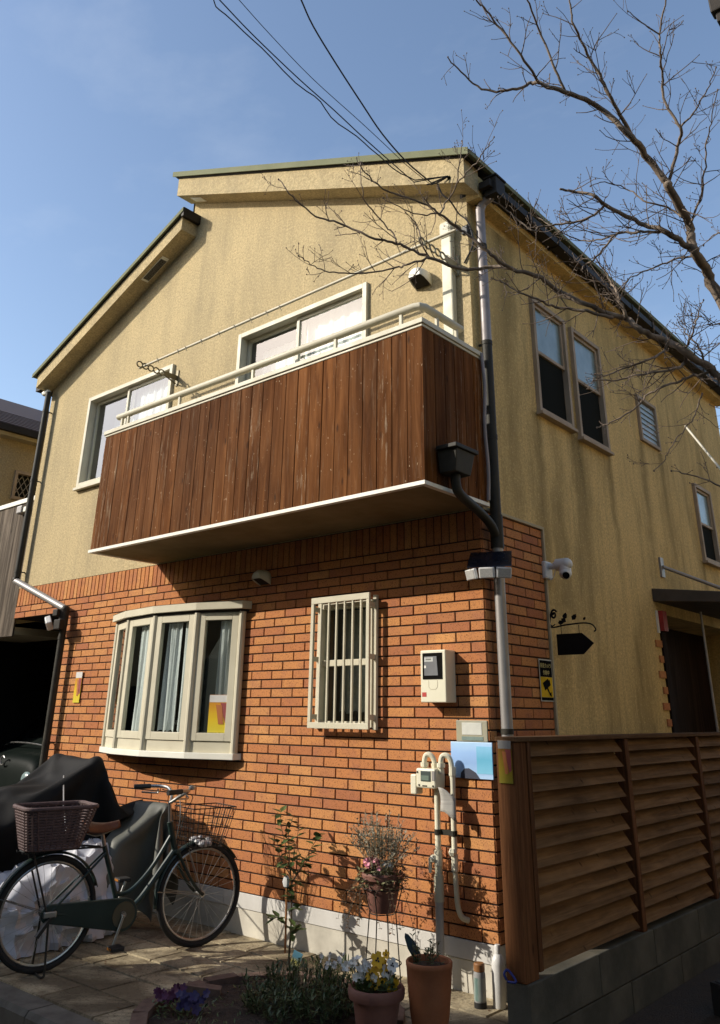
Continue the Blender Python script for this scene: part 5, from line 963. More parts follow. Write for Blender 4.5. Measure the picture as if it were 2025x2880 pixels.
SCOOT = (28, 28, (-2.95, -0.42, 0), [
  -110,-53,38, -103,-69,51, -95,-86,64, -87,-102,78, -78,-118,91, -69,-133,105, -60,-148,118, -50,-163,132, -41,-178,146, -31,-193,159, -10,-191,169, -6,-169,167, 1,-148,166, 20,-160,169, 23,-182,175, 42,-193,178, 55,-178,168, 58,-160,156, 61,-141,144, 61,-122,132, 61,-103,121, 61,-83,109, 60,-64,97, 60,-45,85, 61,-26,73, 65,-8,62, 75,8,50, 94,14,38, 112,7,27,
  -117,-41,56, -110,-58,69, -103,-75,82, -96,-92,95, -88,-108,109, -79,-123,122, -69,-138,136, -58,-152,150, -48,-167,163, -38,-181,177, -20,-187,189, -8,-168,189, -1,-147,188, 20,-154,191, 24,-176,197, 45,-183,197, 56,-166,187, 59,-148,175, 61,-129,163, 62,-110,151, 62,-91,140, 61,-72,128, 61,-53,116, 61,-33,104, 63,-15,92, 70,3,81, 86,14,69, 105,12,57, 121,1,46,
  -123,-29,74, -115,-46,87, -108,-63,100, -100,-79,113, -93,-95,127, -86,-112,140, -77,-127,154, -66,-141,167, -56,-155,181, -45,-169,195, -29,-179,207, -10,-167,211, -3,-146,211, 19,-149,213, 25,-169,218, 47,-172,217, 56,-154,206, 59,-136,194, 61,-117,182, 62,-98,170, 62,-79,159, 62,-60,147, 61,-41,135, 62,-22,123, 67,-3,111, 79,11,100, 98,15,88, 115,7,77, 128,-7,65,
  -128,-20,93, -112,-31,103, -101,-47,115, -93,-64,128, -87,-80,142, -82,-97,156, -79,-113,171, -73,-129,185, -62,-143,199, -50,-157,212, -37,-168,225, -16,-165,233, -5,-145,233, 17,-144,234, 27,-163,240, 49,-160,236, 56,-142,225, 59,-124,213, 61,-105,201, 61,-86,189, 61,-67,178, 62,-48,166, 62,-29,154, 64,-10,142, 73,7,130, 90,15,119, 109,11,107, 123,-2,96, 134,-18,85,
  -134,-12,113, -116,-21,122, -101,-33,133, -89,-49,144, -82,-65,158, -77,-81,172, -74,-98,187, -72,-114,202, -67,-130,217, -56,-144,230, -42,-155,243, -23,-162,253, -3,-151,254, 15,-139,256, 30,-156,261, 50,-149,255, 56,-130,244, 59,-112,232, 59,-93,220, 59,-74,208, 60,-55,197, 61,-36,185, 63,-17,173, 68,1,161, 82,14,149, 101,15,138, 118,4,127, 128,-12,115, 138,-28,104,
  -140,-4,133, -122,-12,142, -105,-23,152, -88,-35,162, -77,-50,174, -72,-66,188, -68,-83,202, -65,-99,217, -64,-115,233, -61,-131,248, -45,-140,260, -30,-151,272, -8,-147,276, 12,-139,278, 32,-148,282, 50,-137,274, 56,-119,263, 56,-100,251, 57,-81,239, 58,-62,227, 59,-43,216, 61,-24,204, 65,-5,192, 76,11,180, 93,17,168, 112,10,157, 122,-6,146, 132,-23,134, 143,-38,123,
  -147,3,154, -132,-12,162, -114,-19,172, -94,-24,180, -78,-35,191, -70,-51,204, -64,-67,219, -60,-84,233, -57,-100,248, -55,-116,264, -54,-133,279, -35,-139,291, -14,-139,296, 8,-138,300, 31,-135,299, 51,-126,294, 54,-107,281, 54,-88,269, 59,-69,258, 58,-50,246, 60,-31,235, 63,-12,223, 70,5,211, 85,17,199, 105,15,188, 118,1,177, 125,-17,165, 137,-33,154, 152,-44,143,
  -151,10,175, -130,5,177, -120,-9,191, -101,-16,200, -81,-22,208, -72,-37,222, -63,-53,235, -57,-69,249, -57,-85,265, -58,-101,280, -58,-118,295, -40,-123,306, -17,-122,310, 5,-119,311, 27,-116,313, 49,-111,311, 61,-96,299, 57,-76,289, 58,-57,277, 59,-38,265, 62,-19,254, 67,-1,242, 78,14,230, 97,19,218, 113,8,207, 120,-10,196, 130,-27,185, 145,-39,173, 164,-42,162,
  -152,16,196, -130,21,193, -110,11,194, -100,3,212, -90,-12,225, -81,-27,239, -71,-41,253, -61,-56,267, -71,-73,278, -70,-89,293, -62,-101,310, -42,-105,319, -20,-101,318, 2,-98,319, 24,-96,321, 46,-95,326, 64,-84,318, 66,-65,306, 61,-46,296, 61,-27,284, 65,-8,273, 72,10,261, 89,19,249, 107,15,238, 116,-3,226, 123,-20,215, 138,-34,204, 157,-35,192, 173,-29,178,
  -149,22,218, -128,27,214, -108,18,214, -119,1,223, -110,-13,237, -100,-28,251, -90,-43,265, -73,-41,279, -66,-57,293, -74,-72,308, -66,-85,324, -45,-87,332, -23,-82,329, -1,-78,329, 21,-76,332, 43,-77,339, 64,-71,336, 73,-54,324, 69,-35,313, 64,-15,303, 69,3,292, 81,18,280, 100,20,268, 112,5,257, 118,-14,246, 131,-28,235, 150,-28,222, 165,-20,207, 173,-10,189,
  -147,28,239, -126,34,235, -105,26,235, -112,6,243, -126,-10,252, -115,-23,267, -104,-37,281, -87,-34,295, -70,-41,308, -78,-56,322, -69,-68,339, -47,-68,344, -26,-63,340, -4,-59,340, 18,-57,343, 40,-56,347, 62,-56,353, 77,-43,343, 76,-24,331, 68,-4,323, 75,13,311, 92,22,299, 108,12,288, 113,-7,276, 125,-23,265, 143,-20,252, 156,-12,236, 162,-1,218, 161,8,197,
  -140,26,260, -123,41,256, -103,32,257, -122,21,258, -129,3,270, -127,-15,283, -116,-28,298, -101,-36,312, -82,-24,317, -74,-37,334, -72,-50,352, -50,-50,356, -29,-43,351, -7,-40,351, 15,-38,354, 37,-38,359, 58,-39,367, 78,-31,362, 83,-12,350, 73,6,342, 84,22,330, 103,18,318, 109,0,307, 119,-17,296, 136,-12,282, 146,-2,265, 149,8,245, 145,13,224, 141,17,202,
  -141,33,281, -122,44,278, -103,34,279, -125,34,275, -129,16,288, -130,-2,301, -128,-20,315, -111,-26,329, -94,-13,332, -79,-19,347, -75,-32,365, -53,-31,368, -32,-25,363, -10,-22,364, 12,-20,367, 34,-20,372, 55,-21,379, 77,-17,379, 89,-1,368, 78,17,360, 96,24,348, 105,7,338, 113,-10,326, 128,-3,311, 135,7,293, 135,16,272, 131,20,251, 126,23,229, 121,24,208,
  -141,39,303, -132,26,288, -112,18,293, -103,28,275, -108,11,287, -109,1,308, -113,-8,328, -122,-17,346, -104,-3,349, -85,-2,360, -78,-14,378, -56,-10,377, -34,-13,382, -13,-7,380, 9,-4,382, 31,-1,384, 52,-4,393, 72,3,388, 93,9,388, 86,28,378, 98,14,368, 108,-3,357, 119,6,340, 123,17,321, 121,23,300, 116,27,278, 111,28,256, 105,29,235, 100,29,213,
  -125,34,317, -117,19,303, -105,38,301, -86,33,289, -90,14,301, -103,20,318, -113,12,337, -122,4,355, -108,-3,371, -93,14,373, -75,8,384, -60,-2,398, -38,3,397, -16,7,398, 6,10,399, 28,11,403, 49,17,402, 71,19,403, 94,16,409, 106,24,391, 104,6,387, 107,16,368, 110,25,348, 105,28,327, 100,29,305, 94,27,283, 89,25,262, 84,24,240, 79,22,218,
  -120,40,296, -110,36,316, -90,26,313, -73,39,307, -72,18,314, -85,20,332, -98,23,350, -108,16,368, -120,9,386, -103,18,394, -84,13,404, -63,13,414, -41,17,414, -19,21,416, 3,24,417, 25,27,419, 47,30,420, 69,32,422, 93,37,424, 115,26,415, 113,25,389, 95,34,375, 89,33,353, 83,32,332, 78,31,310, 73,30,288, 67,29,266, 62,28,245, 58,27,223,
  -101,35,286, -102,51,301, -87,48,317, -73,34,329, -54,22,327, -67,23,345, -80,25,363, -93,25,382, -117,30,388, -116,25,415, -91,28,418, -68,34,419, -45,39,419, -23,42,421, 0,46,421, 22,49,421, 45,52,420, 67,56,418, 90,59,416, 115,57,412, 123,46,389, 108,52,370, 104,49,349, 99,47,327, 95,45,305, 90,43,283, 86,41,261, 82,38,239, 78,35,218,
  -100,50,270, -85,51,286, -70,51,303, -58,49,321, -42,40,334, -56,42,351, -70,43,369, -87,47,381, -109,52,391, -120,53,413, -95,55,419, -71,58,417, -48,60,416, -26,63,414, -3,66,413, 19,69,411, 41,69,406, 62,66,399, 82,58,394, 104,56,387, 118,66,377, 129,52,364, 124,40,345, 118,35,324, 114,34,302, 111,36,280, 107,37,258, 104,37,236, 100,35,214,
  -87,36,258, -73,35,276, -58,36,292, -44,49,304, -55,55,323, -70,54,339, -85,47,353, -100,37,367, -116,34,382, -114,57,389, -93,64,395, -70,58,393, -49,64,393, -28,72,394, -6,77,394, 17,78,391, 34,64,386, 53,54,382, 74,50,374, 95,46,367, 108,62,358, 127,67,347, 138,52,333, 139,36,318, 134,25,299, 131,26,277, 128,29,254, 125,30,232, 121,31,210,
  -72,27,245, -57,35,261, -53,50,276, -55,65,293, -70,62,308, -86,55,323, -100,44,336, -114,34,350, -126,44,366, -107,56,367, -92,71,374, -72,62,371, -50,68,371, -30,78,372, -8,85,373, 14,82,369, 30,67,364, 52,72,368, 73,69,363, 83,54,350, 101,55,337, 115,70,328, 134,66,316, 144,51,302, 151,34,289, 151,18,273, 147,18,251, 144,20,229, 142,23,207,
  -60,36,229, -55,51,245, -55,67,261, -70,69,278, -86,63,293, -101,57,307, -116,47,321, -131,38,335, -132,56,348, -116,70,353, -94,76,353, -73,69,350, -51,72,349, -30,82,350, -9,89,351, 10,78,347, 32,75,344, 49,86,351, 70,82,345, 74,64,332, 89,54,319, 105,65,308, 124,73,297, 140,64,284, 142,45,272, 153,33,257, 169,21,247, 166,14,226, 162,12,204,
  -57,52,213, -56,67,230, -70,75,246, -85,68,261, -101,61,276, -116,53,290, -128,40,304, -142,48,319, -136,67,329, -119,81,334, -97,78,331, -75,78,329, -52,78,328, -31,84,328, -11,94,329, 9,83,326, 30,89,326, 47,101,334, 66,95,326, 69,76,314, 77,60,301, 96,60,288, 113,71,278, 132,74,266, 141,58,253, 161,52,248, 173,39,234, 184,25,220, 184,14,200,
  -57,68,198, -68,78,214, -84,71,229, -99,63,244, -113,53,259, -129,49,273, -144,42,288, -148,59,301, -139,77,309, -121,90,313, -98,87,310, -76,87,309, -54,87,307, -31,89,306, -11,98,307, 11,93,306, 24,108,317, 45,116,318, 62,106,308, 67,89,295, 69,70,282, 84,60,270, 102,67,258, 120,73,247, 140,71,236, 152,55,228, 173,54,218, 187,43,206, 198,30,192,
  -67,80,183, -82,72,197, -96,63,212, -110,53,227, -125,46,242, -140,38,257, -148,54,270, -154,71,282, -141,88,289, -122,99,293, -100,97,291, -77,98,289, -55,100,289, -33,105,291, -12,102,285, 10,108,289, 19,124,301, 40,128,299, 58,118,289, 65,101,276, 64,83,264, 73,66,251, 91,64,239, 109,72,228, 128,71,216, 143,57,208, 163,59,198, 183,56,188, 200,47,177,
  -80,73,166, -93,63,181, -107,52,196, -120,43,210, -135,35,225, -144,50,238, -152,66,251, -159,83,264, -141,95,268, -123,107,272, -101,109,271, -78,110,271, -56,114,272, -35,121,275, -13,119,271, 9,122,272, 14,139,286, 36,140,281, 53,130,270, 62,113,258, 62,95,245, 65,77,233, 79,65,220, 98,66,209, 117,70,197, 134,59,187, 154,63,178, 174,62,169, 193,56,158,
  -90,61,149, -103,51,164, -117,42,179, -132,34,194, -148,42,208, -157,57,221, -165,73,234, -160,92,244, -138,98,246, -121,112,250, -102,123,253, -79,124,253, -58,129,255, -37,136,259, -15,137,258, 8,137,255, 10,154,269, 31,151,262, 48,141,251, 59,126,239, 60,107,227, 61,89,214, 68,72,201, 86,66,190, 105,63,179, 124,61,167, 145,64,158, 165,67,149, 184,61,139,
  -100,50,133, -114,41,148, -130,35,162, -147,38,177, -160,49,191, -169,65,204, -172,83,216, -159,101,223, -137,104,224, -118,115,228, -101,128,232, -81,138,235, -60,144,239, -38,150,241, -16,154,243, 6,151,238, 5,168,253, 24,160,243, 42,151,232, 56,138,221, 59,120,208, 59,101,196, 62,83,183, 76,71,170, 95,68,159, 115,71,150, 135,71,139, 155,69,129, 174,65,119,
  -112,41,116, -128,36,131, -145,36,145, -160,43,160, -171,57,173, -178,74,186, -176,94,197, -159,108,202, -137,112,203, -116,119,206, -98,132,210, -77,139,213, -59,151,217, -39,160,221, -18,168,225, -17,149,238, -2,166,232, 18,170,224, 37,162,214, 52,150,202, 58,132,190, 58,114,177, 58,95,164, 67,79,152, 85,72,140, 104,72,130, 124,71,120, 144,71,109, 164,67,99,
  -126,38,99, -143,35,114, -159,39,128, -173,50,143, -181,66,156, -185,85,168, -178,104,177, -159,115,180, -137,119,182, -115,126,184, -95,135,188, -76,145,191, -56,155,195, -37,165,200, -36,155,220, -15,148,216, 7,152,217, 10,169,203, 31,173,195, 47,162,184, 56,145,171, 58,127,159, 58,108,146, 59,90,133, 75,80,121, 94,76,110, 114,74,100, 134,72,90, 154,68,79,])
# ================================================================== BARE TREE
bark = pm('smooth_grey_bark', (.26, .20, .145), .85, col2=(.10, .072, .05), nscale=14, nstretch=(1, 1, .5), bscale=60, bstr=.5, bdist=.004, kind='World')
twigm = pm('dark_twig_bark', (.095, .065, .045), .8, col2=(.17, .125, .09), nscale=18, kind='World')
tree = empty('bare_tree', (2.62, -.28, -.1), label='leafless tree spreading bare branches across the upper right', cat='tree')
T0 = Vector((2.62, -.28, -.1)); rt_ = random.Random(21)
tw = MB()
def twig(p, d, L, r, depth):
    n = 5; P = [Vector(p)]; d = d.normalized(); side = d.orthogonal().normalized()
    bend = Vector((rt_.uniform(-.5, .5), rt_.uniform(-.5, .5), rt_.uniform(.1, .75)))
    for i in range(n):
        d = (d+bend*(.16)+Vector((rt_.gauss(0, .11), rt_.gauss(0, .11), rt_.gauss(0, .11)))).normalized(); P.append(P[-1]+d*(L/n))
    rs = [lerp(r, max(.0009, r*.5), i/n) for i in range(n+1)]
    tw.tube(P, rs, 4 if depth else 5, False)
    e = P[-1]; tw.ball(e+d*.002, rt_.uniform(.0022, .0034), 5, (1, 1, 1.3))
    if depth > 0:
        k = rt_.choice((1, 2, 2, 3)) if depth > 1 else rt_.choice((0, 1, 2))
        for _ in range(k):
            i = rt_.randint(1, n-1); t = (P[i+1]-P[i]).normalized()
            ax_ = t.orthogonal().normalized(); ax_.rotate(Matrix.Rotation(rt_.uniform(0, 6.283), 3, t))
            twig(P[i], t*rt_.uniform(.55, 1.)+ax_*rt_.uniform(.5, .9), L*rt_.uniform(.35, .65), max(.0011, r*.65), depth-1)
trunk = None
for nm, P, r0, r1, den in TREE:
    Q = spline(P, 5); m = len(Q)
    Q = [q_+Vector((rt_.gauss(0, .003), rt_.gauss(0, .003), rt_.gauss(0, .003))) if 0 < i < m-1 else q_ for i, q_ in enumerate(Q)]
    rs = [lerp(r0, r1, (i/(m-1))**(.85 if nm == 'trunk' else 1.0))*(1+rt_.uniform(-.06, .06)) for i in range(m)]
    mb = MB(); mb.tube([q_-T0 for q_ in Q], rs, 10 if r0 > .012 else 7, True)
    ob = mb.build(nm, bark, tree, smooth=True, ang=0)
    if nm == 'trunk': trunk = ob
    # twigs along it
    acc = 0; nxt = .05
    for i in range(m-1):
        if nm == 'trunk' and i < 22: continue
        seg = (Q[i+1]-Q[i]).length; acc += seg
        if acc > nxt:
            acc = 0; nxt = rt_.uniform(.05, .12)/max(.3, min(1.9, den*.85))
            t = (Q[i+1]-Q[i]).normalized()
            a0_ = rt_.uniform(0, 6.283)
            for side in ((0, 1) if rt_.random() < .55 else (0,)):
                ax_ = t.orthogonal().normalized(); ax_.rotate(Matrix.Rotation(a0_+side*3.14+rt_.uniform(-.4, .4), 3, t))
                f = i/(m-1)
                L_ = rt_.uniform(.06, .22)*(1.25 if f < .6 else .8)
                twig(Q[i], t*rt_.uniform(.4, 1.1)+ax_*rt_.uniform(.6, 1.), L_, min(.0030, rs[i]*.55), 2 if L_ > .1 else 1)
    tw.ball(Q[-1], .0045, 6, (1, 1, 1.4))
tw.v = [tuple(Vector(v)-T0) for v in tw.v]
tw.build('twigs', twigm, tree, kind='stuff', fix=False, smooth=True, ang=0)

# ================================================================== CABLES AND LAUNDRY POLE
cable = pm('black_cable', (.012, .012, .013), .5)
WIRES = [[[-0.59, -2.24, 6.09], [-0.61, -2.1, 6.08], [-0.57, -1.78, 5.98], [-0.5, -1.39, 5.84], [-0.46, -1.13, 5.74], [-0.39, -0.85, 5.63], [-0.33, -0.63, 5.55], [-0.24, -0.39, 5.45]],
 [[-0.56, -2.2, 6.1], [-0.55, -1.9, 6.02], [-0.49, -1.49, 5.88], [-0.42, -1.16, 5.76], [-0.37, -0.89, 5.66], [-0.29, -0.6, 5.53], [-0.24, -0.39, 5.45]],
 [[-0.47, -2.1, 6.12], [-0.46, -1.81, 6.03], [-0.41, -1.42, 5.88], [-0.31, -1.0, 5.71], [-0.25, -0.73, 5.6], [-0.21, -0.52, 5.52], [-0.14, -0.29, 5.43]],
 [[-0.16, -1.8, 6.16], [-0.21, -1.62, 6.09], [-0.23, -1.34, 5.95], [-0.24, -1.04, 5.8], [-0.24, -0.79, 5.67], [-0.2, -0.53, 5.54], [-0.13, -0.3, 5.44]]]
wl_ = ['leftmost overhead cable running to the roof corner', 'second overhead cable from the left, close beside the leftmost', 'thin third overhead cable from the left', 'rightmost and thickest overhead cable running to the roof corner']
for i, W in enumerate(WIRES):
    a, b = Vector(W[0]), Vector(W[1]); d = (a-b).normalized()
    ext = [a+d*5.0+Vector((0, 0, .25)), a+d*2.2+Vector((0, 0, .05))]
    P = [Vector(p) for p in ext]+spline(W, 4)
    if i == 0:
        P = [p+Vector((.012*math.sin(k*.9), .01*math.cos(k*.9), .012*math.sin(k*1.3))) if k > 1 else p for k, p in enumerate(P)]
    mb = MB(); mb.tube(P+[(-.02, -.225, 5.50)], (.0045, .0045, .0028, .0062)[i], 6)
    tag(mb.build('overhead_cable', cable, smooth=True), wl_[i], 'cable', 'overhead cables to the roof corner')
an = empty('cable_anchor', (-.08, -.21, 5.40), label='dark cable clamp under the front roof corner', cat='clamp')
mb = MB(); mb.tube([(-.10, -.09, .05), (-.04, -.03, .07), (.06, -.01, .10)], .006, 8); mb.box(.04, .07, -.0, .02, .07, .11); mb.build('clamp', cable, an, smooth=True)
mb = MB(); mb.tube(spline([(-.02, -.05, .04), (.0, -.02, -.05), (.05, .02, -.12), (.03, .16, -.15), (.10, .185, -.25), (.13, .2, -.45), (.04, .2, -.60)], 5), .007, 6); mb.build('drop_loop', cable, an, smooth=True)
mb = MB(); mb.tube(spline([(.06, .22, .0), (.12, .30, -.05), (.14, .36, -.16), (.12, .38, -.08), (.07, .42, -.02)], 5), .006, 6); mb.build('side_loop', cable, an, smooth=True)
mb = MB(); mb.box(.03, .09, .19, .25, -.34, -.26); mb.box(.02, .075, .20, .24, .02, .09); mb.build('insulator', cable, an, bevel=.01)
mb = MB(); mb.tube([(.02, 4.51, 4.62), (1.62, -.5, 2.93), (1.86, -.86, 2.60), (2.5, -1.8, 1.9)], .005, 6)
mb = MB(); mb.tube([(1.62, -.50, 2.93), (1.86, -.86, 2.57), (2.4, -1.66, 1.80)], .0055, 6)
tag(mb.build('pale_cord', pm('cream_cord', (.62, .58, .46), .7), smooth=True), 'pale cord tied to a tree branch, slanting down to the right edge', 'cord')
up_ = empty('utility_pole', (2.05, 2.5, 0), label='utility pole hardware just showing at the top right corner', cat='pole')
mb = MB(); mb.tube([(0, 0, -.1), (0, 0, 9.6)], [.14, .09], 16); mb.build('pole', MT['block'], up_, smooth=True)
mb = MB(); mb.box(-.42, .5, -.12, .02, 8.16, 8.26); mb.build('crossarm', MT['dark'], up_, bevel=.01)
mb = MB(); mb.box(-.46, -.30, -.14, .0, 8.30, 8.50); mb.box(-.42, -.32, -.1, -.03, 8.26, 8.30); mb.build('fuse_box', MT['dark'], up_, bevel=.015)

def lbracket(x, z, label):
    g = empty('laundry_bracket', (x, 0, z), label=label, cat='bracket')
    mb = MB(); mb.box(-.02, .02, -.012, -.0005, -.09, .09); mb.build('wall_plate', MT['bronze'], g, bevel=.003)
    mb = MB(); y = -.012; mb.box(-.006, .006, -.17, -.012, -.028, .028); mb.bar((0, -.02, -.07), (0, -.16, -.02), .012, .014, (1, 0, 0)); mb.build('arm', MT['bronze'], g, bevel=.003)
    mb = MB()
    for k in range(5):
        c = (0, -.205-.068*k, 0); pts = [(0, c[1]+.034*math.cos(a), .030*math.sin(a)) for a in [6.283*i/18 for i in range(18)]]
        mb.tube(pts, .0075, 6, False, True)
    mb.build('pole_holes', MT['bronze'], g, smooth=True)
    return g
MT['bronze'] = pm('olive_bronze_metal', (.17, .14, .075), .5, .3, (.12, .10, .05), 8)
MT['bronze_l'] = pm('pale_bronze_metal', (.34, .31, .20), .5, .2, (.26, .23, .14), 8)
lbracket(-3.70, 4.788, 'laundry-pole bracket with round holes beside the left upper window')
b2 = lbracket(-.11, 4.80, 'laundry-pole bracket with round holes near the right house corner')
for c_ in b2.children: c_.data = c_.data.copy(); c_.data.materials[0] = MT['bronze_l']
lp = empty('laundry_pole', (-3.80, -.41, 4.795), label='long cream laundry pole with small clips above the balcony', cat='pole')
mb = MB(); mb.tube([(0, 0, 0), (3.96, .0, .03)], .0125, 12); mb.build('pole', MT['cream'], lp, smooth=True)
for x in (.33, .66, .78, 1.02, 1.28, 1.50, 1.72, 1.93, 2.1):
    mb = MB(); mb.tube([(x-.012, -.018, .022), (x, -.018, .0), (x+.03, -.02, -.045)], .0035, 5); mb.build('clip', MT['bronze'], lp, smooth=True)

# ================================================================== WALL FITTINGS
em_ = empty('electric_meter', (-.347, 0, 1.567), label='cream electricity meter box with dark display on the brick wall', cat='meter')
mb = MB(); mb.box(-.102, .102, -.12, -.004, 0, .325); mb.build('box', MT['meter'] if 'meter' in MT else MT.setdefault('meter', pm('cream_meter_plastic', (.72, .68, .52), .45, col2=(.66, .62, .46), nscale=4)), em_, bevel=.006)
mb = MB(); mb.box(-.082, .077, -.1235, -.1205, .142, .307); wi = mb.build('window', pm('black_display', (.006, .006, .006), .12, spec=.8), em_, bevel=.001)
mb = MB(); mb.hexa([(-.065, -.127, .165), (.045, -.127, .165), (.045, -.124, .165), (-.065, -.124, .165), (-.065, -.127, .285), (.035, -.127, .285), (.035, -.124, .285), (-.065, -.124, .285)]); mb.build('dial_face', pm('grey_dial', (.13, .135, .14), .4, col2=(.17, .175, .18)), wi)
mb = MB(); mb.box(-.062, .008, -.1282, -.1272, .252, .278); mb.build('display', pm('pale_display', (.55, .56, .52), .4), wi)
mb = MB(); mb.box(-.0645, -.05, -.1282, -.1272, .212, .228); mb.build('lamp', MT['white'], wi)
for i in range(5):
    mb = MB(); mb.box(-.05+i*.009, -.045+i*.009, -.1288, -.1283, .262, .271); mb.build('digit', MT['dark'], wi)
mb = MB(); mb.tube([(-.035, -.1205, .135), (-.035, -.1205, .095), (-.02, -.1205, .08), (.02, -.1205, .08), (.035, -.1205, .095), (.035, -.1205, .135)], .0012, 4); mb.build('cover_seam', MT['soffit'], em_)
mb = MB(); mb.box(-.09, -.055, -.1212, -.1203, .035, .062); mb.build('red_sticker', pm('red_sticker', (.5, .03, .02), .5), em_)
gm = empty('gas_meter', (-.40, -.09, .02), label='cream gas meter with pipes standing against the brick corner', cat='meter')
cm = MT['meter']
mb = MB(); mb.box(-.075, .075, -.06, .05, 1.045, 1.158); mb.build('body', cm, gm, bevel=.010)
mb = MB(); mb.box(-.125, -.078, -.055, .02, 1.005, 1.12); mb.build('side_unit', cm, gm, bevel=.008)
mb = MB(); mb.box(-.035, .04, -.064, -.0605, 1.085, 1.145); di = mb.build('display', pm('grey_lcd', (.08, .10, .09), .2), gm, bevel=.001)
mb = MB(); mb.box(-.03, .03, -.0665, -.0645, 1.09, 1.118); mb.build('lcd', pm('lcd_green', (.16, .21, .17), .25), di)
for i, (x, z) in enumerate(((-.062, 1.135), (-.05, 1.062), (.058, 1.060))):
    mb = MB(); mb.ball((x, -.061, z), .006, 8); mb.build('screw', MT['dark'], gm, smooth=True)
mb = MB(); mb.box(-.025, .012, -.0612, -.0603, 1.055, 1.062); mb.build('print', MT['pipe_dark'], gm)
mb = MB(); mb.box(.05, .07, -.0612, -.0603, 1.09, 1.145); mb.build('print', MT['pipe'], gm)
mb = MB()
mb.tube(spline([(-.045, -.005, 1.155), (-.045, -.005, 1.20), (-.035, 0, 1.232), (-.005, .01, 1.232), (.012, .02, 1.20), (.014, .025, 1.15)], 4), .0165, 10); mb.tube([(-.045, -.005, 1.165), (-.045, -.005, 1.19)], .026, 10); mb.tube([(.014, .025, 1.15), (.014, .02, 1.185)], .021, 10)
mb.build('left_bend', cm, gm, smooth=True)
mb = MB()
mb.tube(spline([(.083, -.005, 1.13), (.083, -.005, 1.20), (.095, 0, 1.232), (.125, .01, 1.232), (.142, .02, 1.20), (.145, .03, 1.12)], 4), .0165, 10); mb.tube([(.083, -.005, 1.165), (.083, -.005, 1.19)], .026, 10); mb.tube([(.145, .03, 1.12), (.145, .03, 1.17)], .023, 10)
mb.build('right_bend', cm, gm, smooth=True)
mb = MB(); mb.tube([(.03, .02, 1.04), (.03, .02, .66)], .0185, 12); mb.build('inlet_pipe', cm, gm, smooth=True)
mb = MB(); mb.tube([(.03, .02, .70), (.03, .02, .62)], .026, 12); mb.ball((.005, .0, .655), .024, 8); mb.tube([(-.012, -.01, .66), (-.012, -.01, .58)], .010, 8); mb.build('valve', cm, gm, smooth=True)
mb = MB(); mb.tube([(.03, .02, .64), (.03, .02, .575), (.03, .02, .57)], .024, 12); mb.tube([(.03, .02, .57), (.03, .02, .43)], .030, 14); mb.build('sleeve', MT['duct'], gm, smooth=True)
mb = MB(); mb.tube([(.03, .02, .43), (.03, .02, .01)], .025, 14); mb.tube([(.03, .02, .432), (.03, .02, .42)], .0275, 14); mb.build('riser', MT['pvc'] if 'pvc' in MT else MT.setdefault('pvc', pm('grey_pvc_pipe', (.42, .40, .37), .5, col2=(.34, .32, .29))), gm, smooth=True)
mb = MB(); mb.tube([(.145, .03, 1.12), (.145, .03, .70)], .0175, 12); mb.build('outlet_pipe', cm, gm, smooth=True)
mb = MB(); mb.ball((.14, .02, .70), .027, 8); mb.tube([(.145, .03, .69), (.145, .03, .60)], .021, 10); mb.build('tap', cm, gm, smooth=True)
mb = MB(); mb.tube(spline([(.145, .03, .62), (.15, .03, .52), (.155, .035, .42), (.170, .05, .365), (.195, .085, .345)], 5), .016, 10); mb.build('hose', MT['duct'], gm, smooth=True)
mb = MB(); mb.bar((.03, .03, .80), (.15, .045, .80), .018, .030); mb.tube([(.03, .02, .785), (.03, .02, .815)], .0225, 12); mb.tube([(.145, .03, .785), (.145, .03, .815)], .0215, 12); mb.bar((.09, .04, .80), (.09, .09, .80), .02, .03); mb.build('clamp', MT['pipe_dark'], gm)
vs = []
for i in range(5):
    for j in range(6):
        u, v = i/4, j/5; vs.append((.085+.10*u+.02*v, -.045+.03*u+.012*math.sin(v*4+u*2), 1.055-.13*v-.05*u+.01*math.sin(u*5)))
mb = MB(); mb.add(vs, [(i*6+j, i*6+j+1, (i+1)*6+j+1, (i+1)*6+j) for i in range(4) for j in range(5)]); pt = mb.build('paper_tag', pm('grey_printed_paper', (.42, .40, .35), .8, col2=(.30, .28, .25), nscale=1, nstretch=(4, 4, 60), kind='Object'), gm, smooth=True, fix=False)
pt.modifiers.new('t', 'SOLIDIFY').thickness = .001
# notices
def soft_panel(name, stops, axis=2, kindc='Generated'):
    m, t, b = new_mat(name); sp_ = nd(t, 'ShaderNodeSeparateXYZ'); t.links.new(coords(t, (1, 1, 1), kindc), sp_.inputs[0])
    nz = noise_(t, coords(t, (1, 1, 1), kindc), 3.2, 3, .6)
    f = math_(t, 'ADD', sp_.outputs[axis], math_(t, 'MULTIPLY', math_(t, 'SUBTRACT', nz, .5), .25))
    t.links.new(ramp(t, f, *stops), b.inputs['Base Color']); b.inputs['Roughness'].default_value = .35; return m
mb = MB(); mb.box(-.118, .118, -.010, -.002, 0, .125); o = mb.build('name_plate', pm('weathered_plate', (.36, .32, .20), .5, col2=(.24, .24, .19), nscale=9), bevel=.004); o.location = (-.133, -.001, 1.337); tag(o, 'small cream and olive plate above the blue notice', 'plate')
mb = MB(); mb.box(-.072, .078, -.0125, -.0105, .040, .112); mb.build('panel', pm('pale_panel', (.62, .62, .55), .5), o, bevel=.001)
mb = MB(); mb.box(-.075, .085, -.0125, -.0105, .008, .030); mb.build('lower_strip', pm('teal_grey_strip', (.18, .25, .22), .5, nscale=40), o)
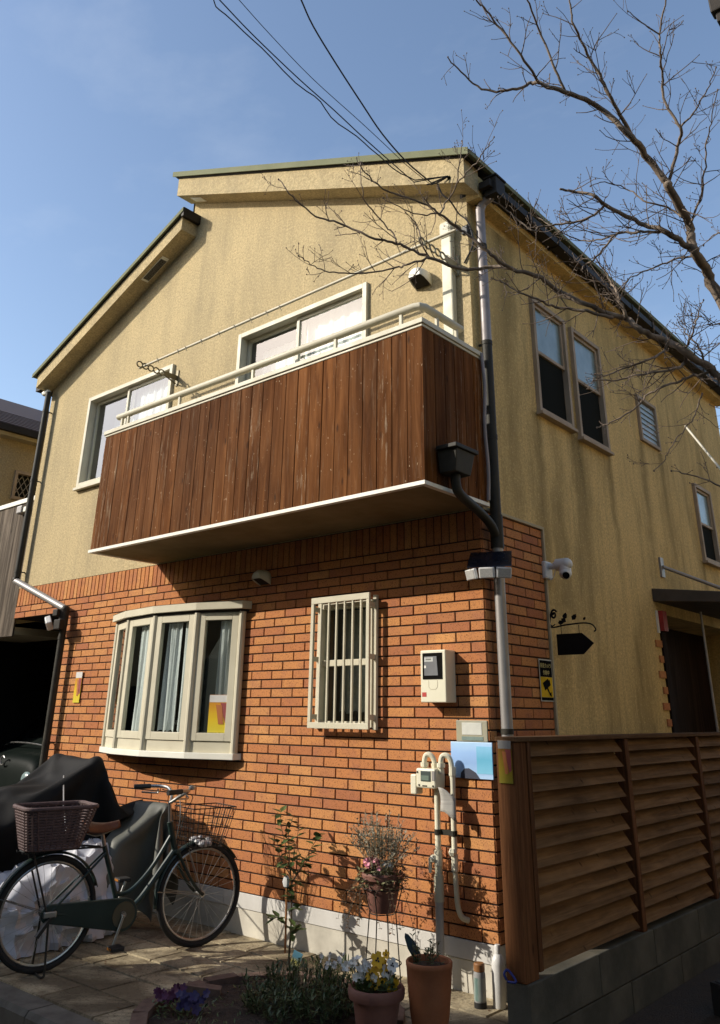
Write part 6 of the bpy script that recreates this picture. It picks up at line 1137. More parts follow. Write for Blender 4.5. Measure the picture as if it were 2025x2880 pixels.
mb = MB(); mb.box(-.155, .155, -.016, -.006, 0, .208); o = mb.build('blue_notice', soft_panel('sky_blue_notice', ((0, (.40, .58, .80)), (.4, (.26, .42, .70)), (.7, (.30, .48, .78)), (1, (.42, .62, .85)))), bevel=.002); o.location = (-.137, -.002, 1.127); tag(o, 'light blue notice board fixed low beside the house corner', 'notice')
mb = MB(); mb.box(.04, .154, -.0175, -.0165, .03, .185); mb.build('photo', soft_panel('blue_green_photo', ((0, (.20, .50, .68)), (.5, (.12, .40, .58)), (1, (.24, .52, .74)))), o)
mb = MB()
pr = [(-.085, .0), (-.08, .03), (-.055, .055), (-.02, .058), (.03, .035), (.06, .0)]
mb.prism(pr, 'y', -.0178, -.0167); mb.build('dark_arc', pm('navy_print', (.03, .035, .06), .5), o)
def sticker(loc, wd, ht, rz, label, flip=1, shade_mul=1.0):
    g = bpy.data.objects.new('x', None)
    mb = MB(); mb.box(-wd/2, wd/2, -.004, 0, 0, ht); o = mb.build('warning_sticker', soft_panel('yellow_sticker', tuple((p_, tuple(x*shade_mul for x in c_)) for p_, c_ in ((0, (.62, .52, .05)), (.35, (.66, .46, .02)), (.75, (.55, .25, .02)), (1, (.5, .2, .03))))), bevel=.0005)
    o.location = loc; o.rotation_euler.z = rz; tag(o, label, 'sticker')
    mb = MB(); mb.box(-wd/2+.001, wd/2-.001, -.0052, -.0042, ht*.80, ht-.002); mb.build('header', pm('white_header', (.62*shade_mul, .60*shade_mul, .56*shade_mul), .5), o)
    mb = MB(); mb.prism([(wd*.02, ht*.78), (wd*.46, ht*.78), (wd*.46, ht*.30), (wd*.28, ht*.25)], 'y', -.0052, -.0042); mb.build('red_field', pm('dark_red_print', (.30, .05, .05), .5), o)
    mb = MB(); mb.prism([(-wd*.18, ht*.74), (wd*.1, ht*.72), (wd*.22, ht*.22), (-wd*.02, ht*.22)], 'y', -.0064, -.0054); mb.build('orange_field', pm('orange_print', (.45, .14, .03), .5), o)
    return o
sticker((-4.80, -.012, 1.575), .115, .29, 0, 'narrow yellow, red and white warning sticker on the brick pier by the left downpipe')
a = Vector((V[3][0], -V[3][1])); b = Vector((V[4][0], -V[4][1])); p = a.lerp(b, .635)
sticker((p.x, p.y+.012, 1.345), .20, .285, math.atan2((b-a).y, (b-a).x), 'yellow, red and white warning sticker inside the bow window')
sticker((.39, -.479, 1.150), .085, .215, 0, 'small shade-darkened yellow and red warning sticker on the fence corner post', 1, .38)  # sticker colours multiplied down to paint in the post's shade
def text_mesh(body, size, mat, parent, loc, rot, name='lettering', sx=1.0):
    c = bpy.data.curves.new('t', 'FONT'); c.body = body; c.size = size; c.align_x = 'CENTER'; c.align_y = 'CENTER'; c.extrude = .0004; c.resolution_u = 2
    o = bpy.data.objects.new('t', c); COL.objects.link(o)
    dg = bpy.context.evaluated_depsgraph_get(); me = bpy.data.meshes.new_from_object(o.evaluated_get(dg)); bpy.data.objects.remove(o)
    me.materials.clear(); me.materials.append(mat); r = bpy.data.objects.new(name, me); link(r, parent); r.location = loc; r.rotation_euler = rot; r.scale = (sx, 1, 1); return r
cs = MB(); cs.box(.0, .004, -.092, .092, -.14, .14); cso = cs.build('security_sign', pm('pale_sign_rim', (.55, .53, .45), .4), bevel=.001); cso.location = (.012, .742, 1.727)
tag(cso, 'black and yellow security camera sign on the side brick tiles', 'sign')
blk = pm('sign_black', (.004, .0035, .0035), .8, spec=.05); yel = pm('sign_yellow', (.72, .46, .015), .7, spec=.1); ylt = pm('sign_letter', (.80, .66, .25), .7, spec=.1)
mb = MB(); mb.box(.0042, .0052, -.085, .085, .022, .132); mb.build('black_panel', blk, cso)
mb = MB(); mb.box(.0042, .0052, -.085, .085, -.112, .021); mb.build('yellow_panel', yel, cso)
mb = MB(); mb.box(.0042, .0052, -.085, .085, -.133, -.113); mb.build('black_strip', blk, cso)
text_mesh('防犯カメラ', .034, ylt, cso, (.0058, 0, .095), (math.pi/2, 0, math.pi/2), 'lettering', .92)
text_mesh('作動中', .034, ylt, cso, (.0058, .0, .048), (math.pi/2, 0, math.pi/2), 'lettering', .92)
mb = MB()
def sg(pts): mb.add([(.0054, y, z) for y, z in pts]+[(.0064, y, z) for y, z in pts], [tuple(range(len(pts))), tuple(range(2*len(pts)-1, len(pts)-1, -1))]+[(i, (i+1) % len(pts), len(pts)+(i+1) % len(pts), len(pts)+i) for i in range(len(pts))])
sg([(-.06, -.02), (.02, .012), (.045, -.035), (-.03, -.068)]); sg([(-.005, -.055), (.012, -.05), (.04, -.085), (.055, -.075), (.058, -.108), (.035, -.1)]); sg([(.028, .0), (.04, .004), (.055, -.03), (.044, -.034)])
mb.build('camera_symbol', blk, cso)
# wrought-iron bracket with arrow board
ir = pm('black_iron', (.006, .006, .006), .6, .0, spec=.2)
ab = empty('arrow_sign', (.0, .86, 1.90), label='black arrow-shaped hanging sign with scrolled iron bracket on the side wall', cat='sign')
mb = MB(); mb.box(.003, .012, -.010, .010, -.10, .36); mb.build('wall_bar', ir, ab)
mb = MB(); arm = spline([(.012, 0, .20), (.05, 0, .195), (.12, 0, .205), (.2, 0, .21), (.28, 0, .212), (.34, 0, .20), (.368, 0, .165), (.355, 0, .15)], 4); mb.tube(arm, .0055, 6)
mb.tube(spline([(.014, 0, .22), (.03, 0, .205), (.055, 0, .215)], 4), .004, 6); mb.build('arm', ir, ab, smooth=True)
mb = MB(); sc = [(.050+.026*(1-k/34)*math.cos(.5+k*.32), 0, .285+.036*(1-k/34)*math.sin(.5+k*.32)) for k in range(30)]; mb.tube(sc, .0075, 6); mb.tube([(.014, 0, .22), (.02, 0, .27), (.03, 0, .30)], .006, 6); mb.build('scroll', ir, ab, smooth=True)
for x, z, s, rr in ((.10, .235, .045, .1), (.15, .258, .05, 1.2), (.165, .24, .045, 2.6), (.215, .25, .05, .9), (.30, .245, .026, .8)):
    mb = MB(); mb.leaf((x-.02, -.003, z-.012), (math.cos(rr), .05, abs(math.sin(rr))), (0, -1, 0), s, s*.72); lo = mb.build('iron_leaf', ir, ab, fix=False); lo.modifiers.new('t', 'SOLIDIFY').thickness = .003
mb = MB(); mb.prism([(.06, -.0), (.26, .0), (.345, .072), (.26, .145), (.06, .145)], 'y', -.005, .005); mb.build('arrow_board', ir, ab, bevel=.002)
for x in (.10, .24):
    mb = MB(); mb.tube([(x, 0, .144), (x, 0, .203)], .0022, 5); mb.build('hanger', ir, ab)
# cctv camera
wp = pm('white_camera_plastic', (.70, .69, .66), .35, col2=(.62, .61, .58))
cc = empty('security_camera', (.0, .87, 2.52), label='white dome-ended security camera on the side wall above the arrow sign', cat='camera')
mb = MB(); mb.box(.001, .035, -.055, .055, -.075, .055); mb.build('base', wp, cc, bevel=.01)
mb = MB(); mb.tube([(.03, 0, .02), (.075, .01, .015)], .024, 10); mb.box(.07, .13, -.012, .03, -.005, .045); mb.build('arm', wp, cc, smooth=True, bevel=.006)
mb = MB(); mb.tube([(.10, .0, .022), (.18, .0, .022)], .045, 16); mb.ball((.18, 0, .022), .045, 16); mb.tube([(.165, 0, .022), (.165, 0, -.03)], .045, 18); mb.build('head', wp, cc, smooth=True)
mb = MB(); mb.ball((.168, -.004, -.045), .046, 18); ey = mb.build('eye_ball', wp, cc, smooth=True)
mb = MB(); d = Vector((.45, -.75, -.5)).normalized(); c0 = Vector((.168, -.004, -.045)); mb.tube([c0+d*.030, c0+d*.0475], .026, 16); mb.build('lens', pm('lens_black', (.004, .004, .004), .1, spec=.8), ey, smooth=True)
mb = MB(); mb.tube(spline([(.09, 0, -.0), (.07, 0, -.06), (.04, 0, -.08), (.03, 0, -.03)], 4), .003, 5); mb.build('cable', wp, cc, smooth=True)
# solar floodlight at the corner
fl = empty('solar_floodlight', (.10, -.01, 2.36), label='solar floodlight with three pale lamp heads on the corner downpipe', cat='lamp')
mb = MB(); mb.hexa([(-.13, -.22, .035), (.20, -.08, .035), (.20, -.075, .043), (-.13, -.215, .043), (-.19, -.06, .185), (.12, .07, .185), (.12, .078, .190), (-.19, -.052, .190)]); mb.build('solar_panel', pm('solar_cell', (.012, .014, .022), .25, spec=.7), fl, bevel=.002)
lens = pm('ribbed_lens', (.50, .49, .46), .35, col2=(.30, .29, .27), nscale=2, nstretch=(60, 60, 60))
for (x, y, rz) in ((-.115, -.155, -.35), (.02, -.155, .35), (.125, -.085, .85)):
    mb = MB(); mb.box(-.062, .062, -.03, .0, -.05, .035); h_ = mb.build('lamp_head', wp, fl, bevel=.008); h_.location = (x, y, .0); h_.rotation_euler = (.25, 0, rz)
    mb = MB(); mb.box(-.052, .052, -.0335, -.0305, -.043, .026); mb.build('lens', lens, h_, bevel=.001)
mb = MB(); mb.tube([(-.04, -.11, -.04), (-.04, -.11, .04)], .016, 10); mb.bar((-.04, -.10, .0), (-.03, .09, .0), .03, .03); mb.build('mount', MT['dark'], fl)
fl.scale = (.82, .82, .82)
# left spotlight on the jogging pipe
sp = empty('solar_spotlight', (-5.14, -.12, 2.40), label='small square solar spotlight strapped to the left downpipe elbow', cat='lamp')
mb = MB(); mb.box(-.055, .055, -.03, .03, -.055, .055); h_ = mb.build('head', wp, sp, bevel=.01); h_.location = (-.11, -.06, -.05); h_.rotation_euler = (.5, .75, -.2)
mb = MB(); mb.box(-.042, .042, -.034, -.031, -.042, .042); mb.build('lens', lens, h_)
mb = MB(); mb.box(-.09, .0, -.05, .03, .02, .09); mb.tube([(0, .035, -.08), (0, .035, .1)], .05, 12); mb.box(-.02, .10, -.06, .0, -.12, -.02); mb.build('mount', MT['dark'], sp, bevel=.008)
# ================================================================== BICYCLE
bk = empty('bicycle', (-2.392, -1.489, .006), math.radians(77.5), label='dark green city bicycle with a wicker rear basket and wire front basket', cat='bicycle')
gp = pm('dark_green_paint', (.010, .023, .019), .38, .0, (.015, .031, .026), 6, spec=.45); rub = pm('black_rubber', (.012, .011, .010), .8, bscale=0); chrome = pm('dull_chrome', (.45, .44, .42), .3, .9, (.35, .34, .32), 20); blackp = pm('black_plastic', (.012, .012, .012), .5)
RW = .318
def wheel(s, label, ns=28, hub=.022):
    w_ = empty('wheel', (s, 0, RW), parent=bk); w_['label'] = label
    def circ(r, n=48): return [(r*math.cos(6.283185*i/n), 0, r*math.sin(6.283185*i/n)) for i in range(n)]
    mb = MB(); mb.tube(circ(RW-.019), .019, 10, False, True); mb.build('tyre', rub, w_, smooth=True)
    mb = MB(); mb.tube(circ(RW-.043), .009, 8, False, True); mb.build('rim', chrome, w_, smooth=True)
    mb = MB(); mb.tube([(0, -.05, 0), (0, .05, 0)], hub, 12); mb.build('hub', chrome if hub < .03 else blackp, w_, smooth=True)
    mb = MB()
    for i in range(ns):
        a = 6.283*i/ns; sd = 1 if i % 2 else -1; b_ = a+(.55 if (i//2) % 2 else -.55)
        mb.tube([(hub*math.cos(b_), sd*.03, hub*math.sin(b_)), ((RW-.045)*math.cos(a), 0, (RW-.045)*math.sin(a))], .0013, 4, False)
    mb.build('spokes', chrome, w_)
    return w_
wheel(0.015, 'rear wheel', 32, .03); wheel(1.072, 'front wheel', 32, .018)
def fender(s, a0, a1, lbl):
    mb = MB(); n = 26; vs = []
    for i in range(n+1):
        a = math.radians(lerp(a0, a1, i/n))
        for k in range(7):
            t = (k-3)/3; r = RW+.020-.012*t*t; vs.append((s+r*math.cos(a), .028*t, RW+r*math.sin(a)))
    mb.add(vs, [(i*7+k, i*7+k+1, (i+1)*7+k+1, (i+1)*7+k) for i in range(n) for k in range(6)]); o = mb.build('fender', gp, bk, smooth=True, fix=False, ang=0); o.modifiers.new('t', 'SOLIDIFY').thickness = .002; o['label'] = lbl
fender(.015, 20, 200, 'rear mudguard'); fender(1.072, 35, 190, 'front mudguard')
def T_(nm, pts, r, mat, n=10, sm=True, par=bk):
    mb = MB(); mb.tube(pts, r, n); return mb.build(nm, mat, par, smooth=sm)
# frame
BBp = (.50, 0, .265); ST = (.345, 0, .66); HT = (.80, 0, .775); HB = (.855, 0, .60)
T_('seat_tube', [BBp, ST], .016, gp); T_('down_tube', spline([HB, (.70, 0, .405), (.60, 0, .30), BBp], 5), .019, gp)
T_('curved_top_tube', spline([(.825, 0, .70), (.70, 0, .51), (.58, 0, .395), (.50, 0, .37), (.445, 0, .385)], 6), .0145, gp)
T_('head_tube', [HT, HB], .021, gp, 12)
for sd in (-1, 1):
    T_('chain_stay', [(.49, sd*.03, .262), (.02, sd*.06, .318)], .010, gp); T_('seat_stay', [(.355, sd*.022, .62), (.02, sd*.06, .318)], .008, gp)
    T_('fork_blade', spline([(.868, sd*.035, .585), (.95, sd*.05, .45), (1.02, sd*.055, .36), (1.072, sd*.055, .318)], 4), .011, gp)
    T_('fender_stay', [(1.072, sd*.055, .318), (.742, sd*.03, .36)], .003, chrome, 6); T_('fender_stay', [(.015, sd*.06, .318), (-.30, sd*.03, .43)], .003, chrome, 6)
    T_('rack_stay', [(.0, sd*.065, .33), (-.13, sd*.06, .66)], .006, blackp, 8)
mb = MB(); mb.box(.845, .885, -.045, .045, .575, .605); mb.build('fork_crown', gp, bk, bevel=.008)
T_('seat_post', [ST, (.315, 0, .755)], .0125, chrome)
sd_ = MB(); vs = []; n = 12
for i in range(n+1):
    t = i/n; s_ = lerp(.18, .43, t); wd = lerp(.095, .018, min(1, (t/.75))**.7 if t < .75 else 1); hz = .792-.02*math.sin(t*3.0)+.012*(1-t)
    for k in range(9):
        u = (k-4)/4; vs.append((s_, u*wd, hz-.045*abs(u)**2.4*(1.1-.5*t)))
sd_.add(vs, [(i*9+k, i*9+k+1, (i+1)*9+k+1, (i+1)*9+k) for i in range(n) for k in range(8)]); so_ = sd_.build('saddle', pm('brown_saddle_leather', (.17, .055, .022), .5, col2=(.11, .035, .015), nscale=12), bk, smooth=True, fix=False, ang=0); so_.modifiers.new('t', 'SOLIDIFY').thickness = .02
mb = MB(); mb.tube(spline([(.20, -.04, .745), (.29, -.02, .725), (.42, 0, .76)], 4), .004, 6); mb.tube(spline([(.20, .04, .745), (.29, .02, .725), (.42, 0, .76)], 4), .004, 6); mb.build('rails', chrome, so_)
# stem, handlebar
T_('stem', [HT, (.785, 0, .90)], .012, chrome)
for sd in (-1, 1):
    T_('handlebar', spline([(.79, 0, .895), (.825, sd*.06, .935), (.84, sd*.16, .975), (.80, sd*.235, .985), (.70, sd*.275, .985)], 5), .0115, chrome)
    T_('grip', [(.745, sd*.262, .985), (.63, sd*.292, .983)], .0165, blackp)
    T_('brake_lever', spline([(.79, sd*.232, .965), (.80, sd*.255, .94), (.70, sd*.31, .945)], 4), .006, chrome, 8)
    T_('brake_cable', spline([(.81, sd*.20, .965), (.90, sd*.12, .93), (.89, sd*.03, .80), (.862, sd*.02, .62)], 5), .003, blackp, 6)
mb = MB(); mb.ball((.85, -.20, 1.0), .025, 10, (1, 1, .6)); mb.build('bell', chrome, bk, smooth=True)
# front wire basket
fb = empty('front_basket', (0, 0, 0), parent=bk); mb = MB(); wr = .0022
def frect(s0, s1, w0, z0, z1): return [(s0, -w0, z0), (s1, -w0, z1), (s1, w0, z1), (s0, w0, z0)]
top = ((.90, 1.235), .155, .86); bot = ((.93, 1.165), .115, .61)
for k in range(5):
    t = k/4; s0 = lerp(bot[0][0], top[0][0], t); s1 = lerp(bot[0][1], top[0][1], t); w0 = lerp(bot[1], top[1], t); z = lerp(bot[2], top[2], t)
    mb.tube(frect(s0, s1, w0, z, z), .004 if k == 4 else wr, 5, False, True)
for i in range(9):
    t = i/8
    for sd in (-1, 1):
        mb.tube([(lerp(*bot[0], t), sd*bot[1], bot[2]), (lerp(*top[0], t), sd*top[1], top[2])], wr, 4, False)
    for e in (0, 1): mb.tube([(bot[0][e], lerp(-bot[1], bot[1], t), bot[2]), (top[0][e], lerp(-top[1], top[1], t), top[2])], wr, 4, False)
    mb.tube([(bot[0][0], lerp(-bot[1], bot[1], t), bot[2]), (bot[0][1], lerp(-bot[1], bot[1], t), bot[2])], wr, 4, False)
mb.build('wire_mesh', MT['dark'], fb)
mb = MB(); mb.tube([(.94, -.05, .60), (1.06, -.06, .33)], .004, 6); mb.tube([(.94, .05, .60), (1.06, .06, .33)], .004, 6); mb.build('basket_stay', chrome, fb)
mb = MB()
for i in range(14): mb.ball((R.uniform(.97, 1.13), R.uniform(-.08, .08), R.uniform(.625, .66)), R.uniform(.02, .045), 8, (1, 1, .6))
o = mb.build('crumpled_bag', pm('pale_plastic_bag', (.38, .37, .37), .4, col2=(.25, .24, .24), nscale=14, bscale=40, bstr=1.), smooth=True); o.matrix_world = Matrix.Translation((-2.392, -1.489, .006)) @ Matrix.Rotation(math.radians(77.5), 4, 'Z'); tag(o, 'crumpled pale plastic bag in the front basket', 'bag')
# rear rack and wicker basket
mb = MB()
for y in (-.06, .06): mb.tube([(-.20, y, .665), (.22, y, .665), (.33, y*.4, .655)], .006, 6)
for s_ in (-.18, -.05, .08, .2): mb.tube([(s_, -.06, .665), (s_, .06, .665)], .005, 6)
mb.build('rear_rack', blackp, bk)
wk = pm('plum_wicker', (.115, .068, .062), .7, col2=(.065, .038, .036), nscale=40, bscale=120, bstr=.5)
rbk = empty('rear_basket', (0, 0, 0), parent=bk)
def rring(t, e=0):
    s0 = lerp(-.185, -.235, t)-e; s1 = lerp(.15, .215, t)+e; w0 = lerp(.125, .17, t)+e; z = lerp(.680, .905, t)
    pts = []; c = .06
    for cx, cy, a0 in ((s1-c, w0-c, 0), (s0+c, w0-c, 90), (s0+c, -w0+c, 180), (s1-c, -w0+c, 270)):
        for k in range(4): a = math.radians(a0+30*k); pts.append((cx+c*math.cos(a), cy+c*math.sin(a), z))
    return pts
for k in range(15):
    mb = MB(); mb.tube(rring(k/14.), .0062, 6, False, True); mb.build('wicker_strand', wk, rbk, smooth=True)
mb = MB(); mb.tube([(x, y, z+.008) for x, y, z in rring(1., .004)], .013, 8, False, True); mb.build('basket_rim', wk, rbk, smooth=True)
a_ = rring(0.); b_ = rring(1.); mb = MB()
for i in range(16):
    mb.tube([a_[i], b_[i]], .0075, 5, False)
    j = (i+1) % 16
    if (Vector(a_[i])-Vector(a_[j])).length > .1:
        for q_ in range(1, 6): mb.tube([Vector(a_[i]).lerp(Vector(a_[j]), q_/6), Vector(b_[i]).lerp(Vector(b_[j]), q_/6)], .0055, 5, False)
mb.build('upright_strands', wk, rbk)
mb = MB(); mb.add(rring(.02), [tuple(range(16))]); mb.build('basket_base', wk, rbk, fix=False)
# drive side (towards the viewer is local -y)
mb = MB(); pts = []
for i in range(13): a = math.radians(90+180*i/12); pts.append((.02+.052*math.cos(a), .318+.052*math.sin(a)))
for i in range(13): a = math.radians(-90+180*i/12); pts.append((.505+.095*math.cos(a), .262+.095*math.sin(a)))
mb.prism(pts, 'y', -.062, -.040); mb.build('chain_case', gp, bk, bevel=.006)
mb = MB(); mb.tube([(.505, -.066, .262), (.505, -.062, .262)], .075, 28); mb.build('crank_disc', pm('dull_brass', (.10, .085, .05), .5, .3), bk, smooth=True)
T_('bottom_bracket', [(.50, -.075, .265), (.50, .075, .265)], .019, chrome)
mb = MB(); mb.bar((.50, -.078, .265), (.445, -.085, .105), .018, .012, (0, 1, 0)); mb.build('crank_arm', chrome, bk, bevel=.003); mb = MB(); mb.bar((.50, .078, .265), (.555, .085, .425), .018, .012, (0, 1, 0)); mb.build('crank_arm', chrome, bk, bevel=.003)
for s_, y, z in ((.445, -.135, .10), (.555, .135, .43)):
    mb = MB(); mb.box(s_-.042, s_+.042, y-.045, y+.045, z-.012, z+.012); pd = mb.build('pedal', blackp, bk, bevel=.005)
    mb = MB(); mb.box(s_-.045, s_-.0425, y-.03, y+.03, z-.006, z+.006); mb.build('reflector', pm('amber_reflector', (.4, .15, .02), .3), pd)
mb = MB()
for sd in (-1, 1): mb.tube([(.015, sd*.075, .31), (.02, sd*.12, .012)], .007, 8)
mb.tube([(.02, -.12, .012), (.0, -.13, .006), (.0, .13, .006), (.02, .12, .012)], .007, 8); mb.build('kickstand', MT['pipe_dark'], bk)
mb = MB(); mb.box(-.335, -.318, -.028, .028, .42, .475); mb.build('rear_reflector', pm('red_reflector', (.35, .015, .01), .25), bk, bevel=.004)
mb = MB(); mb.box(-.02, .06, -.085, -.065, .30, .335); mb.build('hub_gear_cover', chrome, bk, bevel=.006)
mb = MB(); mb.bar((.02, -.09, .30), (-.05, -.095, .21), .03, .02); mb.build('roller_brake', blackp, bk)

# ================================================================== COVERED MACHINES, TARP, CAR
def cover(name, ridge, mat, label, cat, nn=40, seed=0, fold=.05, bottom=.04, flare=1.0, crumple=False, sub=9):
    """cloth draped over a ridge line: ridge points are (x,y,z,half width)"""
    P = spline([r[:3] for r in ridge], sub); Wd = [w_[0] for w_ in spline([(r[3], 0, 0) for r in ridge], sub)]
    m = len(P); mb = MB(); vs = []; org = Vector((ridge[0][0], ridge[0][1], 0)); o3 = Vector((seed*3.7, 1.3, seed))
    arc = 0
    def rid(v): return (1-min(1, abs(noise.noise(v))*2.2))**2
    for i in range(m):
        if i: arc += (P[i]-P[i-1]).length
        t = (P[min(m-1, i+1)]-P[max(0, i-1)]); t.z = 0; t.normalize(); sdv = Vector((t.y, -t.x, 0))
        for k in range(nn+1):
            u = (k/nn)*2-1; a = abs(u); sg = 1 if u > 0 else -1
            if a < .30: off = Wd[i]*a/.30; dz = -.22*Wd[i]*(a/.30)**2.2
            else:
                v = (a-.30)/.70; off = Wd[i]*(1+.34*flare*v**.75); dz = -.22*Wd[i]-(P[i].z-.22*Wd[i]-bottom)*v
            p = P[i]+sdv*(off*sg)+Vector((0, 0, dz))
            w_ = max(0., (a-.26)/.74)
            # hanging folds: pinched at the top, deeper towards the hem
            ph = arc*15+sg*1.7+2.2*noise.noise(Vector((arc*2.1, sg, seed)))+1.1*noise.noise(Vector((arc*3, p.z*2.2, seed+5)))
            f = (abs(math.sin(ph))**.55-.6)*fold*w_**.8*(.6+.8*noise.noise(Vector((arc*1.3, sg*2, seed+9))))
            # slack and tension creases on the upper part
            f += fold*.55*(rid(Vector((p.x*2.2+p.z*2.8, p.y*2.6-p.z*1.8, sg*.7))+o3)-.25)*(1.0 if a < .5 else .6)
            f += fold*.9*noise.noise(Vector((p.x*1.8, p.y*1.8, p.z*1.8))+o3)
            if crumple: f += fold*.9*(rid(Vector((p.x*7, p.y*7, p.z*7))+o3)-.3)+fold*.7*noise.noise(Vector((p.x*13, p.y*13, p.z*13))+o3)
            p = p+(sdv*sg*min(1, w_*1.6)+Vector((0, 0, 1))*(1-min(1, w_*1.6))*.6)*f
            p.z = max(p.z, .012); vs.append(p-org)
    mb.add(vs, [(i*(nn+1)+k, i*(nn+1)+k+1, (i+1)*(nn+1)+k+1, (i+1)*(nn+1)+k) for i in range(m-1) for k in range(nn)])
    for i in (0, m-1):
        c = vs[i*(nn+1)+nn//2]; mb.add([Vector(vs[i*(nn+1)+k]) for k in range(nn+1)]+[Vector((c.x, c.y, bottom))], [(k, k+1, nn+1) for k in range(nn)])
    o = mb.build(name, mat, smooth=True, ang=30 if crumple else 70); o.location = org
    if not crumple: s_ = o.modifiers.new('sub', 'SUBSURF'); s_.levels = 1; s_.render_levels = 1
    tag(o, label, cat); return o
blk_c = pm('black_nylon_cover', (.008, .0076, .0072), .7, col2=(.017, .016, .015), nscale=3, spec=.16)
oli_c = pm('olive_grey_cover', (.105, .105, .085), .6, col2=(.075, .076, .06), nscale=3)
sil_c = pm('silver_white_tarp', (.60, .595, .62), .38, .0, (.48, .475, .50), 5)
def draped(name, data, mat, label, cat):
    nx, ny, org, t = data; val = [k/500. for k in t]
    mb = MB(); mb.add([tuple(val[i:i+3]) for i in range(0, len(val), 3)], [(j*(nx+1)+i, j*(nx+1)+i+1, (j+1)*(nx+1)+i+1, (j+1)*(nx+1)+i) for j in range(ny) for i in range(nx)])
    o = mb.build(name, mat, smooth=True, ang=0, fix=False); o.location = org
    o.modifiers.new('t', 'SOLIDIFY').thickness = .003
    m_ = o.modifiers.new('s', 'SUBSURF'); m_.levels = 2; m_.render_levels = 2
    tag(o, label, cat); return o
draped('covered_motorcycle', MOTO, blk_c, 'large motorcycle under a black cover beside the left downpipe', 'motorcycle')
draped('covered_scooter', SCOOT, oli_c, 'small scooter under an olive grey cover between the bicycle and wall', 'scooter')
cover('silver_tarp', [(-3.10, -1.95, .12, .08), (-3.10, -1.65, .34, .20), (-3.10, -1.25, .46, .24), (-3.06, -.92, .55, .20), (-3.0, -.70, .56, .15), (-2.98, -.56, .30, .08)], sil_c, 'crumpled silver white tarp on the ground behind the bicycle', 'tarp', 64, 15, .085, .015, 1.0, True, 9)
mb = MB(); mb.tube([(-3.42, -.86, 1.02), (-3.0, -1.08, .86), (-2.62, -1.26, .72)], .006, 6); tag(mb.build('bungee_cord', MT['pipe'], smooth=True), 'thin pale cord stretched from the black cover to the bicycle basket', 'cord')
car = empty('parked_car', (-6.75, .35, 0), label='dark van parked nose-out in the shaded carport', cat='car')
cp = pm('dark_green_car_paint', (.004, .007, .0055), .5, .0, (.006, .009, .007), 3, spec=.06)
def carsec(y, w0, zs):     # ring of a car body section
    return y, w0, zs
secs = [(.0, .60, .28, .80), (.02, .68, .24, .98), (.10, .72, .22, 1.06), (.42, .735, .22, 1.14), (.95, .735, .22, 1.72), (1.3, .735, .22, 1.80), (3.0, .735, .22, 1.80), (3.2, .70, .24, 1.70)]
vs = []; K = 14
for y, w0, z0, z1 in secs:
    for k in range(K):
        a = 6.283*k/K; cx = math.copysign(abs(math.cos(a))**.45, math.cos(a)); cz = math.copysign(abs(math.sin(a))**.45, math.sin(a))
        zz = lerp(z0, z1, (cz+1)/2); tp = 1-.12*max(0, (zz-1.0)/.8); vs.append((cx*w0*tp, y, zz))
mb = MB(); mb.add(vs, [(i*K+k, i*K+(k+1) % K, (i+1)*K+(k+1) % K, (i+1)*K+k) for i in range(len(secs)-1) for k in range(K)]+[tuple(range(K)), tuple(range(len(vs)-1, len(vs)-K-1, -1))])
body = mb.build('body', cp, car, smooth=True, ang=40); sm_ = body.modifiers.new('s', 'SUBSURF'); sm_.levels = 1; sm_.render_levels = 2
mb = MB(); mb.hexa([(-.60, .40, 1.165), (.60, .40, 1.165), (.60, .44, 1.16), (-.60, .44, 1.16), (-.53, .84, 1.66), (.53, .84, 1.66), (.53, .88, 1.65), (-.53, .88, 1.65)]); mb.build('windscreen', pm('dark_car_glass', (.004, .005, .005), .05, spec=.8), car, bevel=.01)
mb = MB(); mb.tube(spline([(-.62, .30, 1.10), (-.3, .20, 1.145), (0, .18, 1.155), (.3, .20, 1.145), (.62, .30, 1.10)], 5), .008, 6); mb.build('bonnet_trim', chrome, car, smooth=True)
mb = MB(); mb.tube([(.045*math.cos(a)*1.1, -.012, .97+.045*math.sin(a)) for a in [.6+5.0*i/16 for i in range(17)]], .009, 6); mb.build('badge', chrome, car, smooth=True)
for sx in (-1, 1):
    mb = MB(); mb.ball((sx*.52, .03, .80), .11, 12, (1, .4, .75)); mb.build('headlight', MT['frost'], car, smooth=True)
    for y in (.55, 2.6):
        mb = MB(); mb.tube([(sx*.55, y, .29), (sx*.72, y, .29)], .29, 24); wh = mb.build('wheel', rub, car, smooth=True)
        mb = MB(); mb.tube([(sx*.70, y, .29), (sx*.73, y, .29)], .18, 20); mb.build('rim', chrome, wh, smooth=True)
mb = MB(); mb.box(-.66, .66, -.03, .05, .30, .46); mb.build('bumper', cp, car, bevel=.02)

# ================================================================== PLANTS AND POTS
g1 = pm('dark_green_leaf', (.030, .060, .016), .5, col2=(.055, .085, .022), nscale=30); g2 = pm('mid_green_leaf', (.055, .095, .022), .5, col2=(.10, .13, .035), nscale=30); g3 = pm('silver_foliage', (.34, .31, .22), .8, col2=(.24, .21, .15), nscale=40)
stemm = pm('green_brown_stem', (.08, .055, .03), .8); terra = pm('terracotta', (.30, .105, .038), .75, col2=(.22, .07, .026), nscale=7, bscale=60, bstr=.3); terra2 = pm('dusty_plum_pot', (.20, .085, .06), .75, col2=(.14, .055, .04), nscale=6, bscale=50, bstr=.3)
copper = pm('tan_bamboo_stake', (.33, .14, .045), .5)
rp = random.Random(5)
def rdir(zmin=-.3, zmax=1.0):
    a = rp.uniform(0, 6.283); z = rp.uniform(zmin, zmax); r = math.sqrt(max(0, 1-z*z)); return Vector((r*math.cos(a), r*math.sin(a), z))
